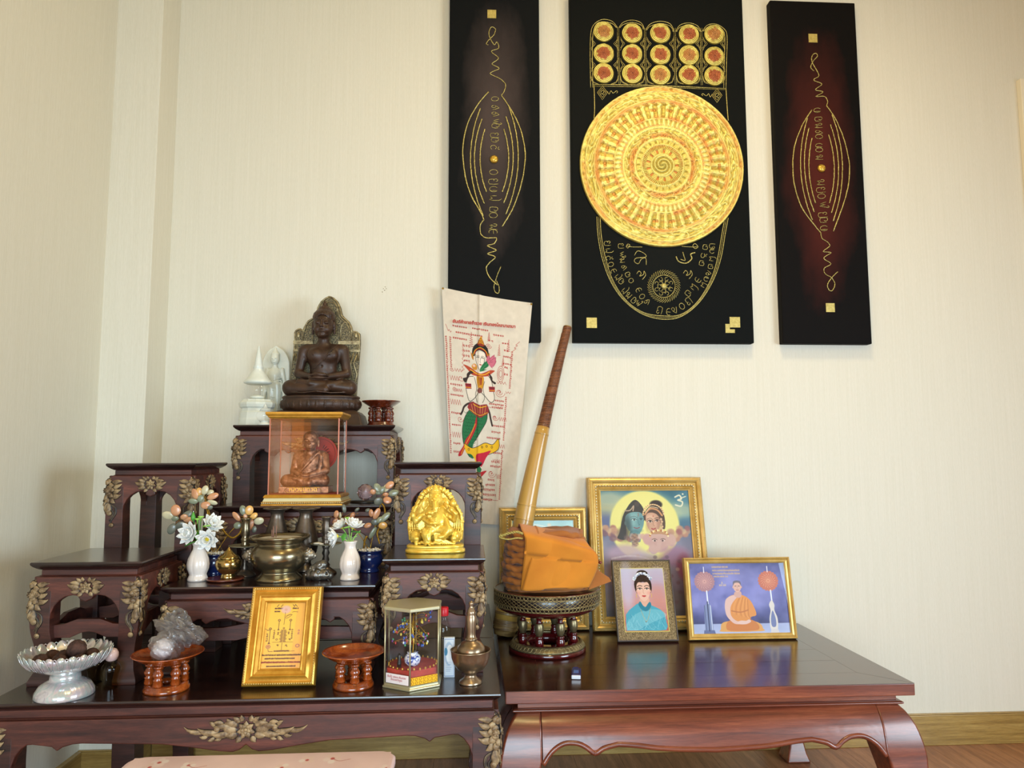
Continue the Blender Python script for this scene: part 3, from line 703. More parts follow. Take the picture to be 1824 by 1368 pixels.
# ---------------------------------------------------------------- plain low table on the right with bulging cabriole legs
def cabriole_table():
    X0, X1, YF, YB, H = .0825, 1.058, -.659, -.035, .3975
    W, D = X1-X0, YB-YF; t = thing('low_table', 'large plain reddish-brown low table with bulging curved legs carrying the picture frames', 'table', ((X0+X1)/2, (YF+YB)/2, 0))
    m = MB(); m.rect([(0, H-.0285), (0, H-.0004)], W, D); top = m.build('tabletop', MT['teak_edge'], t, bevel=.002)
    # framed top: border boards and field boards, each proud of a fine joint
    bw = .092; z0, z1 = H-.0004, H
    for poly in ([(-W/2, -D/2), (W/2, -D/2), (W/2-bw, -D/2+bw), (-W/2+bw, -D/2+bw)], [(W/2, -D/2), (W/2, D/2), (W/2-bw, D/2-bw), (W/2-bw, -D/2+bw)],
                 [(W/2, D/2), (-W/2, D/2), (-W/2+bw, D/2-bw), (W/2-bw, D/2-bw)], [(-W/2, D/2), (-W/2, -D/2), (-W/2+bw, -D/2+bw), (-W/2+bw, D/2-bw)]):
        c = (sum(p[0] for p in poly)/4, sum(p[1] for p in poly)/4); pl = [(p[0]+(c[0]-p[0])*.0012, p[1]+(c[1]-p[1])*.0035) for p in poly]
        b = MB(); b.prism(pl, z0, z1, 'z'); b.build('board', MT['teak_top'], top)
    n = 4; y0 = -D/2+bw; dy = (D-2*bw)/n
    for i in range(n):
        b = MB(); b.box(-W/2+bw+.0005, W/2-bw-.0005, y0+i*dy+.0005, y0+(i+1)*dy-.0005, z0, z1); b.build('board', MT['teak_top'], top)
    m = MB(); m.rect([(.030, H-.047), (.030, H-.0285)], W, D); m.rect([(.022, H-.0545), (.0185, H-.0525), (.0175, H-.0505), (.0185, H-.0485), (.022, H-.0470)], W, D); m.build('moulding', MT['teak_edge'], t, bevel=.001)
    # outward swelling with depth below the top
    oD = np.array([.0545, .060, .075, .10, .13, .16, .20, .25, .30, .34, .37, .3975]); oI = np.array([.028, .022, .010, -.002, -.010, -.015, -.016, -.004, .016, .026, .022, .012])
    o = lambda d: float(np.interp(d, oD, oI))
    LW = .085
    def bottom(Wd):
        h = [(LW, .160), (LW+.020, .134), (LW+.048, .118), (LW+.078, .1175), (LW+.100, .126), (LW+.120, .139), (LW+.140, .129), (LW+.175, .1215), (LW+.22, .125), (Wd*.38, .133), (Wd/2, .138)]
        if Wd < .7: h = [q for q in h if q[0] < Wd*.37]+[(Wd/2-.02, .127), (Wd/2, .130)]
        a = smooth_pts(h[:8], 4)[:-1]+smooth_pts(h[7:], 4) if Wd > .7 else smooth_pts(h, 4)
        return [(u-Wd/2, v) for u, v in a]+[(Wd/2-u, v) for u, v in a[::-1][1:]]
    for side in range(4):
        Wd, Dd = (W, D) if side % 2 == 0 else (D, W); R = Matrix.Rotation(side*PI/2, 4, 'Z'); B = bottom(Wd); n = 9; vs = []; m = MB()
        for u, v in B:
            for j in range(n+1):
                d = .0545+(v-.0545)*j/n; vs.append((u, -Dd/2+o(d), H-d))
            for j in range(n, -1, -1):
                d = .0545+(v-.0545)*j/n; vs.append((u, -Dd/2+o(d)+.022, H-d))
        N = 2*(n+1); m.add(vs, [(i*N+k, (i+1)*N+k, (i+1)*N+(k+1) % N, i*N+(k+1) % N) for i in range(len(B)-1) for k in range(N)], True, M=R)
        ap = m.build('apron', MT['teak_edge'], t)
        b = MB(); b.tube([(u, -Dd/2+o(v)+.003, H-v+.0015) for u, v in B], .0062, 8, M=R); b.build('edge_bead', MT['teak_edge'], ap)
    for q in range(4):
        sx, sy = ((-1, -1), (1, -1), (-1, 1), (1, 1))[q]; m = MB(); R = []
        for z in np.linspace(0, H-.0545, 26):
            d = H-z; a = o(d); wl = LW if d < .15 else float(np.interp(d, [.15, .2, .25, .3, .34, .37, .3975], [LW, .072, .060, .060, .070, .080, .088]))
            i = wl+(0 if d < .2 else .0); r = [(sx*(W/2-a), sy*(D/2-a), z), (sx*(W/2-i), sy*(D/2-a), z), (sx*(W/2-i), sy*(D/2-i), z), (sx*(W/2-a), sy*(D/2-i), z)]
            R.append(r[::-1] if sx*sy < 0 else r)
        m.rings(R); m.build('leg', MT['teak_edge'], t, bevel=.006, seg=3, smooth_all=True)
    return t
LT = cabriole_table(); ZL = .3975

# small folding stool table with a flower print, under the base table
ft = thing('floor_table', 'pink flower-print low table standing right in front of the dark carved base table', 'table', (-.39, -1.112, 0))
p = Paint(360, 220, '#efd3d2'); rr = random.Random(4); p.noise(.02, 6, 3)
for i in range(46):
    cx, cy, s = rr.random(), rr.random(), rr.uniform(.012, .024)
    for k in range(5): p.ell(cx+s*math.cos(k*1.257+i), cy+s*math.sin(k*1.257+i)*360/220, s*.62, s*.62*360/220, rr.choice(['#f4e6e2', '#edd3cd', '#f1ddda']), .1)
    p.ell(cx, cy, s*.35, s*.35*360/220, '#c2564f', .2)
    if i % 3 == 0: p.line([(cx, cy), (cx+.03, cy+.03), (cx+.07, cy+.01)], .0025, '#b9706a', smooth=4)
m = MB(); R = []
def rrect(w, d, r, z, n=6): return [(sx*(w/2-r)+r*math.cos(a), sy*(d/2-r)+r*math.sin(a), z) for sx, sy, a0 in ((1, 1, 0), (-1, 1, PI/2), (-1, -1, PI), (1, -1, 1.5*PI)) for a in [a0+PI/2*i/n for i in range(n+1)]]
m.rings([rrect(.492, .392, .03, .354), rrect(.50, .40, .03, .359), rrect(.50, .40, .03, .368), rrect(.492, .392, .03, .3718)])
m.build('tabletop', mat_plain('pink_board', '#ecd0d2', .4), ft)
p.build('printed_surface', mat_attr('flower_print', .35), .480, .380, ft, shape=lambda u, v: ((u-.5)*.480, (.5-v)*.380, np.full_like(u, .3724)))
for sx in (-1, 1):
    b = MB(); b.tube([(sx*.19, -.15, .354), (sx*.22, -.15, .008), (sx*.22, .15, .008), (sx*.19, .15, .354)], .008, 8); b.build('leg', mat_plain('white_tube', '#ddd8d2', .4), ft)

# ---------------------------------------------------------------- the three paintings
YF = -.033
def WP2(px, py, y=YF):
    p = atY(px, py, y); return (p.x, p.z)
def polar_relief(name, cx, cz, R, y0, height, color, mat, parent, nr, na, dome=.0):
    r, a = np.meshgrid(np.linspace(0.002, 1, nr), np.linspace(0, 2*PI, na, endpoint=False), indexing='ij')
    h = height(r, a); h[-1] = -.003; P = np.stack([cx+R*r*np.cos(a), y0-h, cz+R*r*np.sin(a)], -1).reshape(-1, 3)
    i = np.arange(nr*na).reshape(nr, na); j = np.roll(i, -1, 1)
    F = np.stack([i[:-1], j[:-1], j[1:], i[1:]], -1).reshape(-1, 4)[:, ::1]
    c = color(r, a, h); c = np.clip(c, 0, 1); c = np.where(c <= .04045, c/12.92, ((c+.055)/1.055)**2.4)
    return np_obj(name, P, F, mat, parent, True, c.reshape(-1, 3))
GOLDREL = mat_attr('painted_gold_relief', .44, .4)
LINEG = mat_mottled('gold_paint_line', '#7d6c2c', '#d6c87c', 260, .38, .5, lo=.35, hi=.6, bump=.3, bscale=700)
def H3(s): s = s.lstrip('#'); return np.array([int(s[i:i+2], 16)/255 for i in (0, 2, 4)])
def band(r, a, b, w=.006): return np.clip((r-a)/w, 0, 1)*np.clip((b-r)/w, 0, 1)
def vnoise(x, y, seed=0):
    g = np.random.default_rng(seed).standard_normal((64, 64)); i, j = np.floor(y).astype(int), np.floor(x).astype(int); fy, fx = y-i, x-j
    fy = fy*fy*(3-2*fy); fx = fx*fx*(3-2*fx); G = lambda p, q: g[p % 64, q % 64]
    return G(i, j)*(1-fy)*(1-fx)+G(i+1, j)*fy*(1-fx)+G(i, j+1)*(1-fy)*fx+G(i+1, j+1)*fy*fx

def panel(name, label, X0, X1, z0, z1, canvas_mat):
    t = thing(name, label, 'painting', ((X0+X1)/2, 0, z0), group=None)
    m = MB(); m.box(-(X1-X0)/2, (X1-X0)/2, -.0325, -.001, 0, z1-z0); m.build('canvas', canvas_mat, t, bevel=.003)
    return t
def canvas_mat(name, edge, mid, cx, cz, sx, sz, seed=0):
    t = NT(name); v = t.coord(); sp = t.n('ShaderNodeVectorMath'); sp.operation = 'SUBTRACT'; sp.inputs[1].default_value = (cx, 0, cz); t.l(v, sp.inputs[0])
    ml = t.n('ShaderNodeVectorMath'); ml.operation = 'MULTIPLY'; ml.inputs[1].default_value = (1/sx, 0, 1/sz); t.l(sp.outputs[0], ml.inputs[0])
    ln = t.n('ShaderNodeVectorMath'); ln.operation = 'LENGTH'; t.l(ml.outputs[0], ln.inputs[0])
    nz = t.noise(t.coord((9, 9, 4)), 1, 5, .6); ad = t.n('ShaderNodeMath'); ad.operation = 'MULTIPLY_ADD'; ad.inputs[1].default_value = .55; t.l(nz, ad.inputs[0]); t.l(ln.outputs['Value'], ad.inputs[2])
    t.set(base=t.ramp(ad.outputs[0], [(.45, mid), (1.35, edge)]), rough=.7, spec=.12); t.bump(t.noise(t.coord((1, 1, 1)), 700, 2, .6), .25, .001); return t.m

# middle painting: the gilded footprint
MP = panel('footprint_painting', 'largest black painting with a gilded Buddha footprint and big gold disc', .338, .948, 1.311, 2.531, canvas_mat('black_canvas', '#070a0a', '#0d100f', 0, .3, .25, .35))
def loc(px, py): p = WP2(px, py); return (p[0]-MP.location.x, p[1]-MP.location.z)
def gline(mb, pts, r=.0021, n=5, sm=4, y=-.0335, conv=loc, jit=0.):
    P = [conv(*p) for p in pts]; P = smooth_pts(P, sm) if sm else P
    mb.tube([(p[0]+random.uniform(-jit, jit), y, p[1]+random.uniform(-jit, jit)) for p in P], [r*random.uniform(.8, 1.2) for _ in P] if jit else r, n)
dcx, dcz = loc(1179, 296); dR = (loc(1325, 296)[0]-loc(1033, 296)[0])/2
def dh(r, a):
    h = .007+.003*np.cos(r*PI/2)
    for e in (.135, .255, .33, .345, .47, .485, .585, .80, .825, .93, .985): h += .0022*np.exp(-((r-e)/.006)**2)
    h += band(r, 0, .125)*.0018*np.sin(2*a*1+r*150)+.004*np.exp(-(r/.03)**2)
    h += band(r, .15, .20)*-.0025*(np.cos(a*13) > .55)*1.
    h += band(r, .20, .25)*.0014*np.sin(a*70+r*90)
    h += band(r, .275, .315)*-.002*((np.cos(a*24) > .6)*1.)
    h += band(r, .355, .462)*.0022*np.sin(a*22+3.2*np.sin(r*70)+vnoise(a*9, r*30, 3)*2)*np.cos(r*60)
    h += band(r, .495, .578)*.0022*(np.abs(np.sin(a*30))*1.5-((r-.5)/.078)**2)
    h += band(r, .595, .79)*.0016*np.sign(np.sin(a*44))*np.abs(np.sin(a*44))**.4
    h += band(r, .675, .715)*-.0022*(np.cos(a*22) > .45)
    h += band(r, .745, .78)*.0025*np.cos(a*44)*np.sin((r-.745)/.035*PI)
    h += band(r, .835, .922)*.0020*np.sin(a*40+4*np.sin(r*55)+2*vnoise(a*14, r*40, 5))*np.cos(r*75)
    h += band(r, .94, .98)*.0008*vnoise(a*30, r*60, 9)
    return h+.0004*vnoise(a*40, r*60, 2)
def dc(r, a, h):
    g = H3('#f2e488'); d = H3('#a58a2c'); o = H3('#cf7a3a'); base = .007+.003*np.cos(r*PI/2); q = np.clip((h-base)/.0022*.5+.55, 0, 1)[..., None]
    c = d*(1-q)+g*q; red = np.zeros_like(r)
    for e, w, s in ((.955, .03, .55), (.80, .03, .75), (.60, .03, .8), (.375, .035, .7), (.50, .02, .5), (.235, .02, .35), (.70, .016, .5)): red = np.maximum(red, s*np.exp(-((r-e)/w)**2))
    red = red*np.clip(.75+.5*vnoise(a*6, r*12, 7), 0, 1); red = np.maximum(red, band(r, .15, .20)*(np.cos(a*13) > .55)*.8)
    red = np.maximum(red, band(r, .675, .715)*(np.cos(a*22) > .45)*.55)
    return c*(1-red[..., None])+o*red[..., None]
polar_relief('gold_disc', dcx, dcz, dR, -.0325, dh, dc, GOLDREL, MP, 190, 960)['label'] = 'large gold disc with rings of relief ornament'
cols = [1075, 1126, 1176, 1227, 1272]; rows = [[57, 60, 60, 62, 62], [96, 97, 98, 99, 101], [131, 132, 134, 134, 136]]
first = None
for i in range(3):
    for j in range(5):
        x, z = loc(cols[j], rows[i][j]); R_ = (loc(cols[j]+19, 60)[0]-loc(cols[j], 60)[0])*(.98 if j < 4 else .95); sd = i*5+j
        hh = lambda r, a: .003+.0055*np.cos(r*PI/2)**.7+.0010*np.sin(r*46+a+.8*vnoise(a*3, r*4, sd))+.0006*vnoise(a*8, r*20, sd+20)
        def cc(r, a, h):
            q = np.clip(.5+.5*np.sin(r*46+a), 0, 1)[..., None]; c = H3('#7d6a20')*(1-q)+H3('#efe382')*q; k = np.clip((.64+.06*vnoise(a*4, r*3, sd+40)-r)/.1, 0, 1)[..., None]*(.9 if sd % 4 else .6)
            return c*(1-k)+(H3('#7a3018')*(1-q*.6)+H3('#c0683a')*q*.6)*k
        polar_relief('toe_disc', x, z, R_, -.0325, hh, cc, GOLDREL, MP, 26, 64)
m = MB()
for d in (0, 4):
    top = [(1052+d, 156), (1051+d, 100), (1052+d, 62), (1057+d, 45), (1072, 35+d), (1090, 38+d), (1100-d*.5, 50)]
    gline(m, top, .0013)
    gline(m, [(1102+d*.5, 50), (1110, 40+d), (1126, 36+d), (1142, 41+d), (1148-d*.5, 53)], .0013); gline(m, [(1150+d*.5, 54), (1158, 43+d), (1176, 38+d), (1194, 43+d), (1201-d*.5, 57)], .0013)
    gline(m, [(1203+d*.5, 57), (1211, 45+d), (1227, 41+d), (1242, 46+d), (1249-d*.5, 57)], .0013); gline(m, [(1251+d*.5, 56), (1260, 45+d), (1275, 43+d), (1290-d, 52), (1295-d, 66), (1294-d, 110), (1293-d, 158)], .0013)
for x0, x1 in ((1101, 1104), (1149, 1151), (1202, 1204), (1249, 1250)):
    for d in (-1.3, 1.3): gline(m, [(x0+d, 50), (x0+d, 100), (x1+d, 152)], .0009, sm=2)
gline(m, [(1055, 151), (1150, 152), (1293, 158)], .0017, sm=2); gline(m, [(1055, 154), (1150, 155), (1293, 160)], .0009, sm=2)
gline(m, [(1058, 152), (1059, 190), (1058, 212)], .0018); gline(m, [(1293, 158), (1295, 190), (1297, 215)], .0018)
for x0, x1 in ((1052, 1102), (1104, 1149), (1151, 1201), (1204, 1248), (1251, 1292)):
    for yy in (78, 116):
        for s, xx in ((1, x0), (-1, x1)):
            for q in (0, 3): gline(m, [(xx+s*(1), yy-12+q*1.3), (xx+s*(4), yy-5+q), (xx+s*(9-q), yy), (xx+s*(4), yy+5-q), (xx+s*(1), yy+12-q*1.3)], .0008, sm=2)
    for s, xx in ((1, x0), (-1, x1)):
        for q in (0, 3): gline(m, [(xx+s*1, 135+q), (xx+s*4, 145+q*.7), (xx+s*14, 150)], .0008, sm=3)
for cx, cy, s in ((1073, 165, 1), (1277, 170, -1)):
    for k in (1, .68): gline(m, [(cx, cy-12*k), (cx+9*k, cy), (cx, cy+13*k), (cx-9*k, cy), (cx, cy-12*k)], .0011, sm=0)
    gline(m, [(cx+3, cy+4), (cx-3, cy+1), (cx, cy-4), (cx+3, cy-1), (cx, cy+2)], .0010)
    gline(m, [(cx+s*9, cy-2), (cx+s*12, cy+3), (cx+s*15, cy-3), (cx+s*19, cy+1), (cx+s*25, cy-3), (cx+s*27, cy-1), (cx+s*25, cy+1)], .0012)
for dd in (0, 3, 6):
    L = [(1063+dd, 386), (1065+dd, 420), (1073+dd, 462), (1088+dd*.8, 502), (1112+dd*.7, 536), (1145+dd*.3, 560-dd*.5), (1183, 569-dd), (1215-dd*.3, 563-dd*.5), (1246-dd*.7, 538), (1270-dd*.8, 500), (1284-dd, 460), (1292-dd, 415), (1297-dd, 388)]
    gline(m, L, .0015 if dd != 3 else .0009, 5, 6)
m.build('outline', LINEG, MP)
m = MB(); r5 = random.Random(5)
def script_along(mb, conv, path, h, n, r=.0011, seed=1, flip=False, y=-.0335):
    """n looped characters of height h (pixels) along a path, tops to its left"""
    rr = random.Random(seed); P = [np.array(p, float) for p in smooth_pts(path, 8)]; ds = [0]
    for i in range(1, len(P)): ds.append(ds[-1]+np.linalg.norm(P[i]-P[i-1]))
    for k in range(n):
        s0 = ds[-1]*k/n; wd = ds[-1]/n*.86
        i = min(np.searchsorted(ds, s0+wd/2), len(P)-1); t = P[i]-P[max(i-1, 0)]; t = t/(np.linalg.norm(t)+1e-9); c = P[i]; nrm = np.array([-t[1], t[0]])*(-1 if flip else 1)
        for st in stroke_glyph(rr): gline(mb, [tuple(c+t*(q[0]-.45)*wd+nrm*(q[1]-.5)*h) for q in st], r, 4, 2, y, conv)
script_along(m, loc, [(1083, 428), (1086, 460), (1097, 488), (1112, 505)], 13, 7, seed=3, flip=True)
script_along(m, loc, [(1107, 432), (1110, 468), (1124, 498), (1130, 503)], 11, 6, seed=4, flip=True)
script_along(m, loc, [(1108, 512), (1125, 530), (1142, 545)], 14, 4, seed=6, flip=True)
script_along(m, loc, [(1136, 510), (1145, 528), (1158, 540)], 13, 3, seed=7, flip=True)
script_along(m, loc, [(1168, 553), (1190, 557), (1210, 550), (1232, 535)], 15, 5, seed=8)
script_along(m, loc, [(1222, 528), (1236, 512), (1247, 495)], 14, 3, seed=9)
script_along(m, loc, [(1250, 516), (1262, 490), (1268, 465), (1270, 432)], 11, 7, seed=10)
script_along(m, loc, [(1249, 475), (1254, 455), (1258, 434)], 11, 3, seed=11)
gline(m, [(1115, 440), (1118, 435), (1122, 437), (1118, 442), (1116, 438), (1126, 440), (1144, 440)], .0012); gline(m, [(1244, 440), (1238, 434), (1234, 438), (1238, 443), (1243, 440), (1232, 440), (1214, 439)], .0012)
gline(m, [(1130, 455), (1136, 447), (1148, 452), (1150, 458), (1133, 460), (1130, 466), (1137, 470), (1142, 462), (1150, 460), (1151, 472)], .0013)
gline(m, [(1204, 457), (1209, 466), (1222, 469), (1232, 461), (1230, 453), (1238, 450)], .0024); gline(m, [(1212, 462), (1220, 464), (1218, 456), (1216, 449)], .0016)
for cx, cy in ((1141, 490), (1224, 489)): gline(m, [(cx-7, cy-2), (cx-3, cy-7), (cx+1, cy-3), (cx-2, cy+2), (cx+5, cy-1), (cx+6, cy-7), (cx+9, cy), (cx+3, cy+8)], .0012)
m.build('lettering', LINEG, MP, label='looped northern script in gold')
m = MB(); cx, cy = 1182.5, 510
for k in range(40):
    a = 2*PI*k/40; gline(m, [(cx+r_*math.cos(a+q), cy+r_*math.sin(a+q)) for r_, q in ((21, 0), (25, .08), (29.5, .28))], .0010, 4, 2)
ang = [2*PI*k/24 for k in range(25)]; gline(m, [(cx+20*math.cos(a), cy+20*math.sin(a)) for a in ang], .0013, sm=0)
for k in range(16):
    a = k*.39; q = 8+6*(k % 2); gline(m, [(cx+q*math.cos(a)+3.2*math.cos(b+k), cy+q*math.sin(a)+3.2*math.sin(b+k)) for b in (0, 1.2, 2.4, 3.6, 4.8)], .0010, 4, 2)
px_, pz_ = loc(cx, cy); m.ball((px_, -.034, pz_), (.009, .005, .009)); m.build('wheel_emblem', LINEG, MP, label='small radiant wheel in gold')
LEAF = mat_mottled('gold_leaf_square', '#b09a4e', '#d9c677', 120, .45, .4)
def square(conv, T, px, py, s=9.2):
    x, z = conv(px, py); h = (conv(px+s, py)[0]-x); b = MB(); b.box(x-h, x+h, -.0336, -.0318, z-h, z+h); b.build('gold_square', LEAF, T)
square(loc, MP, 1054, 575); square(loc, MP, 1309, 574)
x0, z0 = loc(1292, 577); h = loc(1299, 577)[0]-x0; x1, z1 = loc(1309, 593); b = MB(); b.prism([(x0, z0), (x0+h*1.1, z0), (x0+h*1.1, z1+h*.9), (x1, z1+h*.9), (x1, z1), (x0, z1)], -.0334, -.0318); b.build('gold_square', LEAF, MP)

def side_panel(label, X0, X1, z0, z1, cm, shift, seed, sq, cx0, rows_):
    t = panel('yantra_painting', label, X0, X1, z0, z1, cm)
    cv = lambda px, py: (lambda p: (p[0]-t.location.x, p[1]-t.location.z))(WP2(px, py))
    m = MB()
    for strokes, r in rows_['lines']: gline(m, strokes, r, 5, 5, conv=cv, jit=.0005)
    m.build('gold_lines', LINEG, t)
    m = MB()
    for path, h, n, s in rows_['script']: script_along(m, cv, path, h, n, .0011, s, flip=rows_.get('flip', False))
    m.build('lettering', LINEG, t, label='vertical line of looped sacred script')
    cx, cy = rows_['knob']; x, z = cv(cx, cy); b = MB(); b.lathe([(.0135, 0), (.0145, .002), (.0125, .006), (.008, .009), (.0, .0105)], 24, M=Matrix.Translation((x, -.032, z)) @ Matrix.Rotation(PI/2, 4, 'X'))
    sp = [(x+.0095*(1-k/24)*math.cos(k*.55), -.0405-.003*k/24, z+.0095*(1-k/24)*math.sin(k*.55)) for k in range(24)]; b.tube(sp, .0013, 5); b.build('knob', MT['gold'], t)
    for q in sq: square(cv, t, *q, 7.8)
    return t
# left panel
def almond(cx, y0, y1, w, side, lean=0, n=9):
    return [(cx+side*w*math.sin(PI*(k+1.4)/(n+2.2))**.75+lean*k/n, y0+(y1-y0)*k/n) for k in range(n+1)]
Llines = [([(883, 52), (876, 48), (871, 56), (872, 66), (880, 80), (885, 75), (888, 86), (875, 92), (888, 104), (876, 114), (889, 122), (873, 131), (890, 140), (900, 150), (898, 163), (893, 170)], .0016),
          ([(870, 80), (866, 78), (872, 70), (880, 62), (883, 52)], .0013),
          ([(893, 170), (908, 192), (925, 225), (934, 260), (935, 290), (928, 330), (916, 365), (906, 385), (894, 404)], .0023),
          ([(870, 164), (850, 188), (834, 218), (825, 255), (825, 285), (830, 320), (840, 350), (856, 378), (862, 392)], .0023),
          ([(862, 392), (856, 400), (856, 416), (866, 424), (884, 424), (880, 434), (868, 438), (884, 446), (868, 452), (882, 458), (872, 468), (866, 478), (872, 494), (886, 508)], .0021),
          ([(892, 475), (886, 490), (880, 508), (882, 520), (888, 522), (889, 512), (884, 500)], .0016)]
for (x0, y0, x1, y1), w, s in (((868, 193, 868, 385), 34, -1), ((867, 212, 867, 363), 26, -1), ((868, 230, 868, 342), 17, -1), ((894, 190, 893, 382), 33, 1), ((893, 208, 893, 362), 25, 1), ((893, 230, 893, 342), 17, 1)):
    Llines.append((almond(x0-s*4, y0, y1, w, s), .0022))
Lp = dict(lines=Llines, script=[([(883, 170), (884, 210), (882, 268)], 17, 8, 21), ([(881, 300), (881, 345), (880, 418)], 19, 8, 22)], knob=(880, 284), flip=True)
side_panel('narrow dark grey-brown gold-line painting with the printed cloth hanging over its lower end', -.075, .232, 1.311, 2.531, canvas_mat('grey_brown_canvas', '#0d0f11', '#4b3f3c', 0, .75, .17, .65), 0, 1, [(876, 25)], 880, Lp)
Rlines = [([(1450, 127), (1444, 120), (1449, 108), (1456, 100), (1453, 95), (1447, 99), (1446, 110), (1456, 128), (1458, 136), (1449, 143), (1464, 150), (1452, 160), (1466, 164), (1453, 172), (1468, 172), (1474, 180), (1472, 188)], .0016),
          ([(1472, 188), (1488, 212), (1502, 245), (1511, 280), (1513, 305), (1510, 335), (1500, 370), (1484, 412)], .0021),
          ([(1446, 196), (1428, 225), (1415, 262), (1412, 300), (1416, 335), (1428, 370), (1448, 398), (1462, 415)], .0021),
          ([(1462, 415), (1464, 425), (1472, 430), (1478, 438), (1466, 448), (1480, 450), (1467, 460), (1480, 470), (1468, 478), (1470, 488), (1480, 494), (1487, 506), (1482, 518), (1476, 516), (1474, 506), (1482, 494), (1492, 484)], .0016)]
for (x0, y0, x1, y1), w, s in (((1448, 210, 1452, 392), 28, -1), ((1447, 228, 1453, 378), 21, -1), ((1449, 246, 1453, 362), 14, -1), ((1471, 204, 1478, 394), 30, 1), ((1472, 222, 1477, 380), 23, 1), ((1472, 240, 1476, 362), 16, 1)):
    Rlines.append((almond(x0-s*4, y0, y1, w, s, x1-x0), .0020))
Rp = dict(lines=Rlines, script=[([(1457, 190), (1460, 230), (1461, 285)], 17, 8, 31), ([(1463, 316), (1465, 350), (1470, 412)], 18, 7, 32)], knob=(1463, 300), flip=True)
side_panel('narrow dark maroon gold-line painting with gold squares at both ends', 1.0465, 1.3545, 1.311, 2.531, canvas_mat('maroon_canvas', '#0b0808', '#4c1d17', 0, .62, .19, .72), 0, 1, [(1448, 68), (1479, 548)], 1463, Rp)

# ---------------------------------------------------------------- printed cloth hanging in front of the left panel
W_, H_ = 300, 760
p = Paint(W_, H_, '#d9cdbb'); p.noise(.010, 20, 1)
RED, INK, GRN, GRN2, YEL = '#a8322c', '#1d1512', '#1f6b3f', '#0f4026', '#e9b41c'
for i in range(8): p.ell(.5, i/8, .5, .03, '#d2c6b4', 1, .25)
sc = lambda x, y: ((x-100)/465., (y-35)/1270.)      # zoomed crop coordinates to cloth coordinates
def T(*pts): return [sc(*q) for q in pts]
r9 = random.Random(12)
for k, (x, y, w, h) in enumerate([(150, 236, 80, 5), (255, 232, 90, 5), (370, 250, 60, 6), (165, 270, 150, 6), (150, 303, 80, 6), (205, 337, 40, 7), (205, 365, 40, 7), (205, 392, 40, 7), (210, 420, 35, 7), (345, 287, 30, 5), (420, 290, 40, 5),
                               (432, 330, 30, 7), (430, 365, 45, 6), (430, 405, 50, 6), (440, 425, 20, 7), (440, 465, 25, 7), (125, 560, 75, 6), (125, 618, 80, 6), (370, 618, 80, 5), (360, 640, 90, 6), (375, 658, 70, 6), (125, 715, 70, 6), (385, 760, 80, 6),
                               (380, 795, 60, 6), (350, 830, 90, 6), (125, 780, 60, 5), (130, 880, 50, 6), (130, 925, 60, 6), (395, 910, 60, 6), (385, 960, 60, 7), (380, 985, 70, 7), (365, 1062, 50, 8), (350, 1090, 70, 8), (320, 1117, 100, 8), (310, 1145, 120, 8), (295, 1172, 110, 8)]):
    n = max(2, int(w/11))
    for i in range(n):
        for st in stroke_glyph(r9): p.line([sc(x+(i+q[0]*.8)*w/n, y+(q[1]-.5)*h*1.5) for q in st], .0052, RED, .9)
p.line(T((405, 1172), (445, 1172)), .004, RED); p.line(T((345, 658), (372, 660)), .004, RED)
for x, y0, y1 in ((112, 300, 940), (135, 300, 470), (460, 590, 840), (455, 890, 1170), (478, 330, 545)):
    n = int((y1-y0)/11)
    for i in range(n):
        for st in stroke_glyph(r9): p.line([sc(x+(q[1]-.5)*10, y0+(i+q[0]*.8)*(y1-y0)/n) for q in st], .0042, RED, .85)
def spire(x, y0, y1, w):
    n = 14; pts = []
    for i in range(n+1): s = i/n; pts.append(sc(x+(1 if i % 2 else -1)*w*s**.7, y0+(y1-y0)*s))
    p.line(pts, .0042, RED, .9)
for q in ((250, 255, 340, 12), (347, 240, 290, 8), (405, 300, 365, 8), (455, 265, 335, 10), (203, 320, 480, 7), (430, 370, 420, 7)): spire(*q)
p.line(T((515, 268), (495, 290), (505, 292), (488, 308), (498, 310), (478, 330)), .0042, RED); p.line(T((112, 235), (125, 270), (130, 262), (138, 275), (142, 268)), .0042, RED)
def spiral(x, y, r, n=2.2): p.line([sc(x+r*(1-k/40)*math.cos(k/40*n*2*PI), y+r*(1-k/40)*math.sin(k/40*n*2*PI)*.9) for k in range(41)], .0042, RED, .9)
for q in ((345, 318, 18), (418, 570, 34, 1.2), (418, 570, 18, 1.5), (137, 478, 14, 1.5), (150, 585, 14), (190, 520, 22, 1.2), (180, 745, 20, 1.5), (398, 712, 24, 1.1), (398, 712, 12, 1.5), (388, 1025, 32, 1.15), (388, 1025, 18, 1.6)): spiral(*q)
for k in (1, .72, .45): p.line([sc(420+18*k*math.sin(a*PI/10)*1.1, 465-44*k*math.cos(a*PI/10)) for a in range(21)], .0042, RED, .9)
def zig(x0, x1, y, h, n): p.line([sc(x0+(x1-x0)*i/n, y+(h if i % 2 else -h)) for i in range(n+1)], .0042, RED, .9)
for q in ((125, 180, 525, 12, 8), (155, 200, 478, 8, 6), (160, 195, 588, 8, 7), (122, 185, 655, 14, 9), (125, 180, 833, 14, 8), (400, 455, 515, 7, 7), (455, 485, 565, 5, 4), (425, 470, 718, 10, 7), (435, 470, 870, 10, 5), (400, 445, 655, 5, 6), (395, 445, 950, 5, 7), (425, 455, 1040, 12, 5)): zig(*q)
